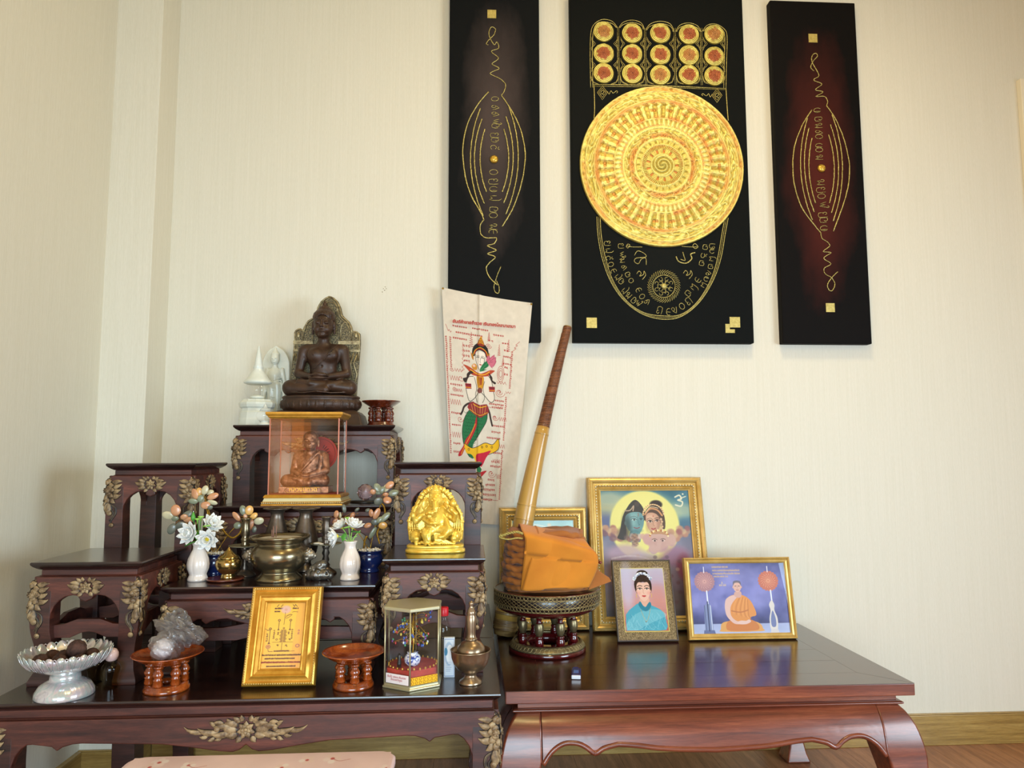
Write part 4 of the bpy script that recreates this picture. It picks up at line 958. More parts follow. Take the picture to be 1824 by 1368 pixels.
# the mermaid figure
p.poly(T((300, 440), (270, 480), (235, 500), (218, 560), (225, 610), (262, 620), (285, 590), (300, 575), (330, 590), (368, 628), (388, 612), (378, 545), (360, 500), (330, 478)), '#e4d6c4', smooth=4)
p.line(T((262, 500), (232, 510), (218, 560), (226, 608), (240, 640), (270, 620), (297, 580)), .006, INK, smooth=4); p.line(T((340, 480), (366, 505), (380, 560), (390, 610), (368, 632), (330, 600), (305, 580)), .006, INK, smooth=4)
p.line(T((268, 505), (282, 560), (275, 600), (285, 640)), .005, INK, smooth=4); p.line(T((328, 520), (320, 560), (330, 610), (318, 640)), .005, INK, smooth=4)
p.poly(T((285, 490), (320, 490), (322, 540), (308, 575), (290, 560), (282, 520)), '#c98a1e', smooth=3); p.poly(T((293, 500), (312, 500), (310, 540), (298, 548)), '#8a1f1c'); p.line(T((300, 490), (302, 560)), .005, YEL)
p.poly(T((285, 575), (298, 558), (312, 562), (315, 578), (300, 590), (290, 585)), '#7a4038', smooth=3)
for s, x in ((0, 232), (1, 372)):
    p.poly(T((x-19, 545), (x+17, 542), (x+19, 570), (x-15, 574)), '#9c2430'); p.line(T((x-15, 552), (x+17, 549)), .006, INK); p.line(T((x-15, 566), (x+17, 564)), .006, YEL)
p.poly(T((275, 375), (282, 362), (318, 360), (326, 385), (320, 430), (303, 462), (285, 440), (276, 410)), '#eadccb', smooth=4)
p.line(T((275, 375), (277, 410), (288, 442), (303, 463), (320, 430), (326, 385)), .0045, INK, smooth=4)
p.poly(T((255, 370), (262, 335), (285, 312), (320, 312), (342, 335), (348, 375), (335, 385), (325, 360), (300, 350), (278, 360), (268, 388)), INK, smooth=4)
p.poly(T((283, 318), (300, 275), (306, 275), (324, 318), (304, 326)), '#8a2a14', smooth=2)
for a, b in ((0, 0), (10, 10), (20, 20), (32, 30)): p.line(T((290+a*.3, 312-a*1.0), (304, 306-a), (318-a*.3, 312-a)), .007, YEL, smooth=3)
p.line(T((268, 372), (278, 350), (302, 340), (328, 350), (340, 378)), .011, '#b52a22', smooth=4); p.line(T((262, 380), (272, 352), (302, 334), (334, 352), (344, 382)), .006, YEL, smooth=4)
p.poly(T((248, 368), (262, 385), (262, 410), (252, 395)), '#b5701a', smooth=2); p.poly(T((350, 355), (342, 380), (345, 398), (354, 376)), '#b5701a', smooth=2)
p.line(T((280, 392), (287, 388), (295, 392)), .006, INK, smooth=3); p.line(T((305, 392), (312, 388), (320, 393)), .006, INK, smooth=3); p.line(T((302, 395), (300, 415), (304, 420)), .003, INK); p.ell(*sc(303, 430), .015, .0026, '#a83234')
p.line(T((280, 384), (288, 380), (296, 384)), .003, INK, smooth=3); p.line(T((305, 384), (313, 380), (321, 384)), .003, INK, smooth=3)
p.poly(T((262, 430), (252, 445), (262, 462), (280, 462), (284, 445), (276, 430)), '#c9862a', smooth=3); p.ell(*sc(266, 440), .018, .006, '#e6b7a0')
p.poly(T((205, 442), (240, 450), (275, 470), (300, 480), (330, 468), (360, 452), (386, 452), (368, 470), (345, 488), (300, 495), (255, 492), (232, 470)), '#b2432a', smooth=3)
p.line(T((245, 465), (280, 482), (302, 486), (330, 480), (355, 462)), .009, YEL, smooth=4)
p.poly(T((298, 470), (312, 430), (340, 402), (350, 430), (322, 452), (340, 450)), GRN, smooth=2); p.line(T((300, 468), (345, 410)), .009, '#3d8a4f')
for q in (((335, 405), (345, 370), (362, 395)), ((345, 400), (380, 362), (375, 408)), ((340, 410), (352, 385), (372, 440)), ((350, 412), (392, 395), (375, 432)), ((360, 400), (388, 374), (386, 400))): p.poly(T(*q), '#c96a7e', smooth=3); p.line(T(*q), .003, '#8c2c48')
p.poly(T((248, 470), (225, 490), (222, 510), (200, 520), (215, 542), (232, 512), (245, 490), (262, 482)), '#33231f', smooth=3); p.poly(T((352, 470), (372, 490), (375, 508), (395, 518), (388, 528), (366, 512), (358, 492)), '#33231f', smooth=3)
for q in (((262, 645), (230, 655), (205, 675), (195, 700), (184, 718)), ((345, 655), (362, 690), (370, 720), (382, 760))): p.line(T(*q), .022, '#33231f', smooth=4)
p.poly(T((262, 660), (240, 685), (205, 740), (190, 820), (205, 900), (235, 945), (265, 950), (255, 905), (270, 860), (310, 800), (345, 740), (350, 690), (335, 655)), GRN, smooth=4)
for i in range(13):
    for j in range(6):
        y = 700+i*18; cx = 215+j*18+(9 if i % 2 else 0)+(0 if i < 6 else -10); xmax = 350-(i*7 if i > 3 else 0)
        if 196+abs(i-6)*3 < cx < xmax-12: p.line([sc(cx+8*math.cos(a), y+8*math.sin(a)) for a in (0, .8, 1.57, 2.3, 3.14)], .0035, GRN2)
p.line(T((262, 660), (240, 685), (205, 740), (190, 820), (205, 900), (235, 945)), .006, INK, smooth=4); p.line(T((350, 690), (345, 740), (310, 800), (270, 860)), .006, INK, smooth=4)
p.poly(T((282, 718), (268, 770), (240, 820), (215, 850), (195, 890), (165, 930), (162, 948), (185, 940), (205, 905), (232, 870), (262, 820), (285, 765)), '#b5222c', smooth=3); p.line(T((275, 760), (245, 825), (205, 890), (180, 935)), .006, YEL, smooth=4)
p.poly(T((255, 640), (300, 655), (345, 645), (358, 690), (330, 710), (300, 725), (262, 705), (225, 675)), '#8c2a2c', smooth=2)
for i in range(6): p.line(T((250+i*18, 655), (262+i*14, 700)), .005, '#d9a05a')
p.line(T((262, 652), (300, 668), (342, 655)), .008, YEL, smooth=3); p.line(T((240, 684), (300, 712), (350, 690)), .006, YEL, smooth=3)
p.poly(T((205, 875), (250, 895), (290, 885), (340, 860), (390, 865), (425, 830), (432, 880), (405, 905), (360, 925), (320, 990), (300, 1000), (255, 935), (215, 925)), YEL, smooth=4)
p.line(T((205, 875), (250, 895), (290, 885), (340, 860), (390, 865), (425, 830), (432, 880), (405, 905), (360, 925)), .006, INK, smooth=4)
p.poly(T((282, 930), (330, 915), (380, 900), (350, 940), (325, 985), (300, 1005), (285, 975)), '#c21f3a', smooth=3)
for q in ((320, 885), (350, 878), (385, 880), (232, 905)): p.ell(*sc(*q), .014, .0052, INK); p.ell(*sc(*q), .009, .0034, YEL)
p.poly(T((285, 975), (320, 1008), (300, 1040), (290, 1028)), GRN, smooth=2); p.poly(T((290, 1040), (318, 1022), (355, 1012), (340, 1030), (305, 1058)), '#b5222c', smooth=2); p.line(T((300, 985), (322, 1002)), .008, '#e9e0d2')
tl, tr = atY(787, 512, -.040), atY(948, 540, -.040); bl, br = atY(806, 930, -.016), atY(912, 936, -.016)
def cl(u, v):
    x = (tl.x*(1-u)+tr.x*u)*(1-v)+(bl.x*(1-u)+br.x*u)*v; z = (tl.z*(1-u)+tr.z*u)*(1-v)+(bl.z*(1-u)+br.z*u)*v
    sag = .004*np.sin(u*PI)*(1-v)**3; f = .006*np.exp(-((u-.42)/.02)**2)*np.clip(1-v*.6, 0, 1)+.004*np.exp(-((u-.72)/.03)**2)*v+.003*np.sin(v*7)*np.sin(u*3)
    return (x, -.040*(1-v)-.011*v-f-.002, z-sag)
t = thing('printed_cloth', 'cream cloth printed in red with a green-tailed mermaid, pinned to the wall', 'cloth', (0, 0, 0))
p.build('cloth', mat_attr('printed_cotton', .85, bump=.4, grain=1400), 1, 1, t, shape=cl)
for pt in (tl, tr): b = MB(); b.lathe([(.0012, 0), (.0012, .004), (.003, .0045), (.0035, .007), (.0, .009)], 10, M=Matrix.Translation((pt.x+(.004 if pt is tl else -.004), pt.y-.006, pt.z-.006)) @ Matrix.Rotation(PI/2, 4, 'X')); b.build('pin', MT['gold'], t)

def text_mesh(name, body, size, mat, parent, loc, rot=(PI/2, 0, 0), extrude=.0002, align='CENTER', label=None, wmax=None, bold=0.):
    c = bpy.data.curves.new(name, 'FONT'); c.body = body; c.size = size; c.extrude = extrude; c.align_x = align; c.resolution_u = 3; c.space_line = .95; c.offset = bold
    o = bpy.data.objects.new(name+'_tmp', c); COL.objects.link(o); bpy.context.view_layer.update()
    me = bpy.data.meshes.new_from_object(o.evaluated_get(bpy.context.evaluated_depsgraph_get())); w = o.dimensions.x; bpy.data.objects.remove(o); bpy.data.curves.remove(c)
    me.materials.clear(); me.materials.append(mat); q = bpy.data.objects.new(name, me); COL.objects.link(q); q.parent = parent; q.location = loc; q.rotation_euler = rot
    if wmax and w > 1e-6: q.scale = (wmax/w, wmax/w, 1)
    if label: q['label'] = label
    return q
RINK = mat_plain('red_print_ink', '#b3262a', .7); BINK = mat_plain('black_print_ink', '#231a17', .7)
a, b_ = atY(806, 573, -.0445), atY(918, 583, -.0445)
text_mesh('lettering', 'ยันต์ค้าขายร่ำรวย เงินทองไหลมาเทมา', .02, RINK, t, ((a.x+b_.x)/2, -.0475, (a.z+b_.z)/2-.003), (PI/2, math.atan2(a.z-b_.z, b_.x-a.x), 0), wmax=b_.x-a.x, label='red Thai heading', bold=.0007)
# two small marks on the wallpaper
b = MB()
for px, py in ((683, 514), (685, 517), (688, 514), (681, 520), (686, 511)):
    q = atY(px, py, -.0004); b.ball((q.x, -.0002, q.z), (.0022*random.uniform(.5, 1.1), .0006, .0014), 6, 4)
o = b.build('wall_scuff', mat_plain('scuff_brown', '#8f7f5e', .8)); tag(o, 'small brown scuff mark on the wallpaper above the dark Buddha', 'mark')

# ---------------------------------------------------------------- things on the altar tables
def base_pt(px, py, z, r=0.):
    """centre of a round foot of radius r whose nearest edge shows at this pixel"""
    p = atZ(px, py, z); return Vector((p.x*(1+r/(p.y-EYE.y)), p.y+r, z))
BRONZE = mat_mottled('aged_brass', '#6a5e4a', '#9a8d70', 14, .24, .9, coat=.1, lo=.3, hi=.7)
DKBRONZE = mat_mottled('dark_bronze', '#4a4038', '#8a7d70', 16, .36, .85)
PINKBRONZE = mat_mottled('pink_brass', '#7f6a52', '#b09a80', 20, .3, .85, bump=.05)
BRASS = mat_mottled('polished_brass', '#8f7440', '#cdb070', 12, .14, .95)
BLUE = mat_mottled('cobalt_glaze', '#0d1638', '#1c2d66', 12, .12, 0, coat=.9)

# dark meditating Buddha with a backplate
BUD = mat_mottled('dark_resin', '#2a1a12', '#4a3020', 30, .46, .15, coat=.05, bump=.1, bscale=200)
def build_buddha():
    p = atY(571, 760, -.155); t = thing('buddha_statue', 'dark brown meditating Buddha statue on a lotus seat in front of an arched backplate', 'statue', (p.x, -.155, Z_CT))
    z0 = .092
    m = MB(); m.rect([(.0, 0), (.002, .006), (.010, .034), (.020, .044), (.030, .0475)], .272, .150); m.build('plinth', BUD, t, bevel=.003)
    def lob(a, r, z): q = abs(math.sin(a*14)); return r*(1+.02*q*math.exp(-((z-.068)/.014)**2))
    m = MB(); m.lathe([(.095, .044), (.110, .048), (.118, .056), (.121, .066), (.119, .076), (.113, .083), (.116, .0845), (.117, .0895), (.111, .0925), (.0, .0928)], 112, M=Matrix.Diagonal((1, .56, 1, 1)), rad=lob)
    for k in range(15):
        a = PI+PI*(k+.5)/15; x, y = .1195*math.cos(a), .1195*.56*math.sin(a); yaw = math.atan2(y/.56**2, x)+PI/2
        M = Matrix.Translation((x, y, .066)) @ Matrix.Rotation(yaw, 4, 'Z') @ Matrix(((1, 0, 0, 0), (0, 0, -1, 0), (0, 1, 0, 0), (0, 0, 0, 1)))
        petal(m, 0, -.011, 90, .022, .015, .0022, M); petal(m, 0, -.010, 90, .015, .009, .0034, M)
    m.build('lotus_seat', BUD, t)
    s = Sculpt((-.120, -.078, -.004), (.120, .062, .306), .0015)
    s.ell((0, .018, .03), (.062, .040, .032), .008)
    for q in (-1, 1): s.cap((q*.035, .012, .030), (q*.088, -.020, .025), .028, .0235, .008)
    s.cap((-.088, -.024, .021), (.022, -.052, .017), .0215, .013, .006)
    s.cap((.088, -.028, .023), (-.022, -.050, .035), .0205, .0115, .005).cap((-.022, -.050, .036), (-.060, -.040, .041), .0105, .007, .004, flat=.7)
    s.cap((.03, -.05, .03), (.066, -.040, .040), .0095, .006, .003)
    s.ell((0, .022, .078), (.041, .027, .052), .014).ell((0, .020, .124), (.053, .030, .036), .016).cap((-.048, .022, .146), (.048, .022, .146), .018, .018, .012)
    s.ell((-.022, -.002, .128), (.022, .012, .018), .012).ell((.022, -.002, .128), (.022, .012, .018), .012)
    s.cap((0, .020, .150), (0, .016, .186), .0185, .0165, .010)
    for q in (-1, 1):
        s.cap((q*.061, .021, .143), (q*.073, .014, .072), .0165, .0128, .009); s.cap((q*.073, .012, .070), (q*.020, -.040, .055), .0128, .0085, .006)
    s.ell((-.004, -.046, .0515), (.027, .014, .0055), .003).ell((.003, -.047, .0585), (.027, .013, .0050), .002)
    for i in range(4): s.path([(.022, -.055+i*.006, .0600), (.0, -.059+i*.006, .0625), (-.022, -.055+i*.006, .0595)], .0032, .0026, .0008)
    s.path([(.026, -.040, .061), (.012, -.046, .0655), (.002, -.050, .066)], .0035, .0028, .001).path([(-.024, -.040, .061), (-.010, -.046, .0655), (0, -.050, .066)], .0035, .0028, .001)
    # head
    s.ell((0, .012, .224), (.0305, .033, .040), .006).ell((0, .004, .203), (.0235, .025, .0225), .010).ell((0, -.010, .1875), (.010, .010, .007), .006)
    for q in (-1, 1):
        s.ell((q*.0325, .016, .222), (.0042, .0085, .013), .002).cap((q*.033, .015, .212), (q*.0325, .013, .196), .0042, .0036, .002)
        s.ell((q*.0128, -.0165, .2245), (.0088, .0060, .0050), .0015); s.path([(q*.0050, -.0225, .2225), (q*.0120, -.0245, .2205), (q*.0200, -.0180, .2225)], .0009, k=.0006, op='sub')
        s.path([(q*.0030, -.0228, .2335), (q*.0120, -.0228, .2370), (q*.0220, -.0150, .2325)], .0013, .0009, .0012); s.ell((q*.015, -.012, .205), (.009, .009, .010), .006)
    s.cap((0, -.0195, .234), (0, -.0275, .2145), .0022, .0044, .003).ell((-.0042, -.0225, .2125), (.0028, .003, .0024), .0012).ell((.0042, -.0225, .2125), (.0028, .003, .0024), .0012)
    s.path([(-.0105, -.0170, .2020), (-.0035, -.0222, .2035), (0, -.0226, .2028), (.0035, -.0222, .2035), (.0105, -.0170, .2020)], .0016, k=.0008).path([(-.0075, -.0190, .1985), (0, -.0222, .1968), (.0075, -.0190, .1985)], .0019, k=.0008)
    s.path([(-.0115, -.0180, .2010), (0, -.0245, .2002), (.0115, -.0180, .2010)], .0006, k=.0004, op='sub')
    hd = Sculpt((-.040, -.030, .225), (.040, .062, .306), .0013)
    hd.ell((0, .019, .247), (.0345, .0365, .027), .002).ell((0, .021, .2705), (.0190, .0190, .0145), .006).cap((0, .021, .281), (0, .021, .290), .0080, .0066, .002).cap((0, .021, .290), (0, .021, .301), .0062, .0018, .001)
    hd.ell((0, -.030, .2385), (.019, .030, .013), .003, op='sub')
    hd.disp(lambda X, Y, Z: -.0011*np.abs(np.sin((X+.002)*520)*np.sin(Z*560+1.57*(np.floor((X+.002)*520/PI) % 2))*1.0+0*Y), (-.04, -.03, .23), (.04, .06, .280))
    # robe edge across the chest
    s.path([(.046, -.006, .158), (.030, -.016, .140), (.010, -.018, .112), (-.020, -.012, .086), (-.038, .0, .070)], .0011, k=.0035); s.path([(.052, -.004, .150), (.050, -.010, .11), (.046, -.014, .075)], .0009, k=.003)
    s.ell((-.024, -.0145, .1275), (.0022, .0022, .0022), .001).ell((.026, -.0145, .1275), (.0022, .0022, .0022), .001).ell((0, -.006, .092), (.003, .003, .003), .002, op='sub')
    s.path([(-.100, -.030, .010), (-.04, -.062, .006), (.0, -.068, .010), (.04, -.062, .006), (.100, -.030, .010)], .0022, k=.002)
    b = s.build('body', BUD, t, (0, 0, z0)); hd.build('hair', BUD, t, (0, 0, z0))
    # arched backplate
    q = lambda x, y: ((x-638)*.000511, (722-y)*.000511)
    half = [(430, 735), (430, 620), (437, 480), (445, 372), (443, 310), (455, 290), (475, 284), (497, 298), (507, 262), (525, 232), (560, 212), (572, 195), (580, 150), (600, 112), (630, 88), (655, 80)]
    L = [q(*h) for h in half]; R = [(-u+.017, v) for u, v in [q(*h) for h in half][::-1][1:]]
    R = [q(680, 88), q(706, 112), q(724, 150), q(735, 196), q(752, 215), q(778, 238), q(793, 268), q(800, 300), q(820, 298), q(845, 312), q(848, 372), q(842, 480), q(832, 620), q(828, 735)]
    BP = mat_mottled('rubbed_gold_black', '#1a140f', '#9c8c62', 260, .5, .3, bump=.5, bscale=160, lo=.40, hi=.66)
    BE = mat_mottled('rubbed_gold', '#5c4c32', '#b8a87e', 90, .4, .5)
    m = MB(); m.prism(L+R, .0, .016); bp = m.build('backplate', BP, t, (0, .052, z0-.006), bevel=.002)
    m = MB(); inn = lambda P, d: [(x*(1-d/.1), .0, z-d*.7) for x, z in P]
    for d, r in ((.0035, .0028), (.0095, .0016)): m.tube([(x+(d if x < .0085 else -d), -.0005, z-d*.6) for x, z in smooth_pts((L+R)[2:-2], 2)], r, 6)
    for y0, y1 in ((360, 382), (415, 428)):
        for x0, x1 in ((442, 560), (712, 846)): a, b2 = q(x0, y1), q(x1, y0); m.box(a[0], b2[0], -.0035, .002, a[1], b2[1])
    for cx, cy, w, h in ((530, 300, 30, 70), (760, 290, 34, 75), (655, 150, 46, 50)):
        m.tube([(q(cx-w, cy+h)[0], -.001, q(cx-w, cy+h)[1])]+[(q(cx+w*math.cos(a), 0)[0], -.001, q(0, cy-h*.6*math.sin(a))[1]) for a in [PI-PI*k/10 for k in range(11)]]+[(q(cx+w, cy+h)[0], -.001, q(cx+w, cy+h)[1])], .0020, 6)
    for x in (470, 820): m.ball((q(x, 0)[0], 0, q(0, 325)[1]), (.006, .003, .009), 10, 8)
    for x, s_ in ((455, 1), (830, -1)):
        m.tube([(q(x, 0)[0], -.001, q(0, 440)[1]), (q(x+s_*22, 0)[0], -.002, q(0, 500)[1]), (q(x, 0)[0], -.001, q(0, 570)[1]), (q(x+s_*18, 0)[0], -.001, q(0, 640)[1])], .003, 6)
        m.tube([(q(x+s_*20, 0)[0], -.001, q(0, 430)[1]), (q(x+s_*40, 0)[0], -.002, q(0, 500)[1]), (q(x+s_*24, 0)[0], -.001, q(0, 600)[1])], .0022, 6)
    m.build('relief', BE, bp, label='rubbed gilt relief lines')
build_buddha()

# white marble plaque with a standing figure, white reliquaries
MARB = mat_mottled('white_marble', '#cfd3c6', '#e9ebe2', 12, .35, 0, coat=.3)
def build_plaque():
    p = atY(490, 700, -.050); t = thing('standing_figure_plaque', 'white marble leaf-shaped plaque with a standing robed figure in relief', 'statue', (p.x, -.050, Z_CT))
    m = MB(); pl = [(-.040, 0), (-.0430, .10), (-.0435, .190), (-.040, .218), (-.026, .245), (-.008, .258), (0, .263), (.008, .258), (.026, .245), (.040, .218), (.0435, .190), (.043, .10), (.040, 0)]
    m.prism(smooth_pts(pl, 3), -.004, .012); m.build('leaf_plate', MARB, t, bevel=.003)
    s = Sculpt((-.042, -.032, 0), (.042, .004, .262), .0013)
    s.ell((0, -.014, .218), (.0135, .013, .019), .003).ell((0, -.012, .232), (.0135, .012, .010), .003).cap((0, -.012, .238), (0, -.010, .252), .008, .003, .002)
    s.cap((0, -.010, .195), (0, -.010, .206), .007, .007, .004).ell((0, -.010, .170), (.024, .012, .022), .008).cap((0, -.010, .165), (0, -.010, .135), .018, .014, .008)
    for q in (-1, 1):
        s.cap((q*.023, -.010, .184), (q*.031, -.010, .140), .0065, .0055, .004).cap((q*.031, -.010, .140), (q*.031, -.012, .092), .0052, .0042, .003).ell((q*.031, -.013, .084), (.004, .004, .010), .002)
        s.cap((q*.009, -.010, .135), (q*.010, -.008, .03), .0145, .009, .006).ell((q*.011, -.016, .012), (.008, .012, .006), .003)
        s.ell((q*.0047, -.0265, .219), (.003, .002, .0016), .001); s.path([(q*.022, -.018, .150), (q*.028, -.010, .10), (q*.032, -.008, .04)], .0022, .0016, .002)
    s.cap((0, -.026, .221), (0, -.029, .213), .0012, .0022, .0012).path([(-.004, -.0265, .207), (.004, -.0265, .207)], .0012, k=.0008)
    s.path([(-.02, -.018, .150), (0, -.024, .143), (.02, -.018, .150)], .002, k=.0015).path([(-.018, -.02, .156), (0, -.026, .150), (.018, -.02, .156)], .0012, k=.001)
    for z in (.118, .095, .07, .05): s.path([(-.016, -.018, z+.006), (0, -.022, z), (.016, -.018, z+.006)], .0009, k=.0015)
    s.box((0, -.008, .003), (.032, .014, .004), .002, .002)
    s.build('figure', MARB, t)
build_plaque()
def build_stupa():
    p = atY(457.5, 740, -.185); t = thing('stupa_reliquary', 'tall white reliquary with a glass globe under a conical spire', 'reliquary', (p.x, -.185, Z_CT), rz=.2)
    m = MB(); m.lathe([(.0530, 0), (.0530, .004), (.0515, .018), (.050, .024), (.049, .040), (.046, .044), (.0455, .052), (.050, .056), (.052, .064), (.0515, .070), (.046, .074), (.044, .079), (.0, .079)], 12, smooth=False); m.build('stepped_base', MARB, t, bevel=.0012)
    m = MB(); m.lathe([(.020, .079), (.030, .088), (.0365, .101), (.037, .110), (.033, .122), (.026, .128)], 32); m.build('glass_globe', MT['glass'], t)
    m = MB(); m.ball((0, 0, .086), (.022, .022, .008), 14, 8); m.build('relics', MARB, t)
    m = MB(); m.lathe([(.028, .124), (.040, .128), (.0405, .133), (.032, .142), (.022, .157), (.014, .169), (.0135, .174), (.0150, .176), (.0115, .184), (.0118, .187), (.0098, .196), (.0100, .199), (.0080, .208), (.0080, .211), (.0052, .226), (.0026, .236), (.0032, .239), (.0, .243)], 32); m.build('spire', MARB, t)
build_stupa()
p = atY(472, 740, -.258); t = thing('glass_reliquary', 'small round clear glass reliquary with a pointed lid beside the white stupa', 'reliquary', (p.x, -.258, Z_CT))
m = MB(); m.lathe([(.014, .010), (.023, .018), (.0255, .028), (.023, .037), (.014, .042)], 32); m.build('glass_globe', MT['glass'], t)
m = MB(); m.lathe([(.019, 0), (.020, .003), (.013, .006), (.013, .011), (.017, .013)], 28); m.build('foot', MARB, t)
m = MB(); m.lathe([(.016, .041), (.013, .046), (.007, .050), (.0055, .054), (.0030, .060), (.0, .066)], 24); m.build('lid', mat_plain('frosted_glass', '#dfe3dc', .12, alpha=.55), t)

def footed_tray(name_label, loc, r, h, rb, mat, n=6, cat='tray', post_mat=None, pr=.0105, rz=0.):
    t = thing('footed_tray', name_label, cat, loc, rz)
    m = MB(); m.lathe([(0, h-.019), (r*.55, h-.019), (r*.62, h-.0155), (r*.72, h-.0125), (r*.92, h-.004), (r*.985, h-.0015), (r, h-.0005), (r*.995, h+.001), (r*.95, h), (r*.90, h-.003), (r*.84, h-.008), (r*.5, h-.0125), (0, h-.0135)], 64)
    m.build('dish', mat, t)
    m = MB(); m.lathe([(rb*.5, 0), (rb, 0), (rb*1.02, .003), (rb*1.0, .007), (rb*.94, .009), (rb*.95, .0125), (rb*.86, .0145), (rb*.5, .0145)], 56, closed=True); m.build('base_ring', mat, t)
    for k in range(n):
        a = 2*PI*(k+.35)/n; q = rb*.74; H_ = h-.0335
        m = MB(); m.lathe([(pr*.85, 0), (pr*.95, H_*.08), (pr*.8, H_*.30), (pr*.95, H_*.34), (pr*.62, H_*.40), (pr*.95, H_*.52), (pr, H_*.60), (pr*.72, H_*.76), (pr*.42, H_*.86), (pr*.85, H_*.9), (pr*.85, H_*1.0)], 18)
        m.build('post', post_mat or mat, t, (q*math.cos(a), q*math.sin(a), .0145))
    return t
p = base_pt(296, 1240, ZB, .043); footed_tray('light orange footed wooden tray holding the plastic bag', p, .0690, .073, .0435, MT['orange_wood']); TRL = p
p = base_pt(629, 1233, ZB, .040); footed_tray('empty orange footed wooden tray between the yellow frame and hexagonal case', p, .0640, .070, .041, MT['orange_wood'], rz=.4)
p = atY(680, 740, -.150); footed_tray('dark orange footed wooden tray on the highest table beside the Buddha', (p.x-.002, -.150, Z_CT), .0590, .0770, .041, MT['dark_orange_wood'])

# glass case with the seated monk
CASEGL = mat_glass('case_glass', (1.0, .965, .93), 1.6)
def build_case():
    x0, x1, yf, yb = -.5435, -.3335, -.4485, -.308; cx, cy = (x0+x1)/2, (yf+yb)/2; W, D = x1-x0, yb-yf
    t = thing('display_case', 'gold-framed glass display case on the middle altar table', 'case', (cx, cy, Z_CM))
    g = MT['frame_orange']; m = MB(); m.rect([(0, 0), (0, .0015), (.0012, .004), (.0, .0075), (.003, .0090)], W, D); m.build('base_moulding', g, t)
    for i in range(30): pass
    m = MB(); m.rect([(.0035, .0090), (.0065, .0175)], W, D); m.build('cream_band', mat_plain('cream_band', '#e6dcae', .3, .2), t)
    m = MB(); m.rect([(.0065, .0175), (.004, .0195), (.006, .0240), (.0085, .0265)], W, D); m.build('upper_moulding', g, t)
    m = MB()
    for k in range(44): m.ball((-W/2+.003+(W-.006)*k/43, -D/2-.0002, .0052), (.0021, .0014, .0021), 6, 5)
    for k in range(28): m.ball((W/2+.0002, -D/2+.003+(D-.006)*k/27, .0052), (.0014, .0021, .0021), 6, 5)
    o = m.build('beading', MT['pale_gold'], t); o['kind'] = 'stuff'
    gw, gd = W-.030, D-.026; z0, z1 = .0265, .2265
    for s in (-1, 1):
        m = MB(); m.box(-gw/2, gw/2, s*gd/2-.001, s*gd/2+.001, z0, z1); m.build('glass_pane', CASEGL, t)
        m = MB(); m.box(s*gw/2-.001, s*gw/2+.001, -gd/2+.0015, gd/2-.0015, z0, z1); m.build('glass_pane', CASEGL, t)
    ec = mat_plain('copper_edge_tape', '#b5694e', .35, .3)
    for sx in (-1, 1):
        for sy in (-1, 1): m = MB(); m.box(sx*gw/2-.0014, sx*gw/2+.0014, sy*gd/2-.0014, sy*gd/2+.0014, z0, z1); m.build('corner_edge', ec, t)
    m = MB(); m.rect([(.0140, .2265), (.012, .2290), (.0095, .2300), (.0085, .2335), (.0060, .2345), (.0040, .2385), (.0045, .2430), (.007, .2440)], W, D); m.build('lid_moulding', g, t)
    m = MB(); m.box(-gw/2+.003, gw/2-.003, -gd/2+.003, gd/2-.003, .0266, .0285); m.build('red_floor', mat_plain('red_velvet', '#7c231c', .9), t)
    return t, cx, cy
CASE, ccx, ccy = build_case()
COPPER = mat_mottled('gilt_copper', '#6d4029', '#b8876a', 90, .33, .6, bump=.4, bscale=260, lo=.35, hi=.65)
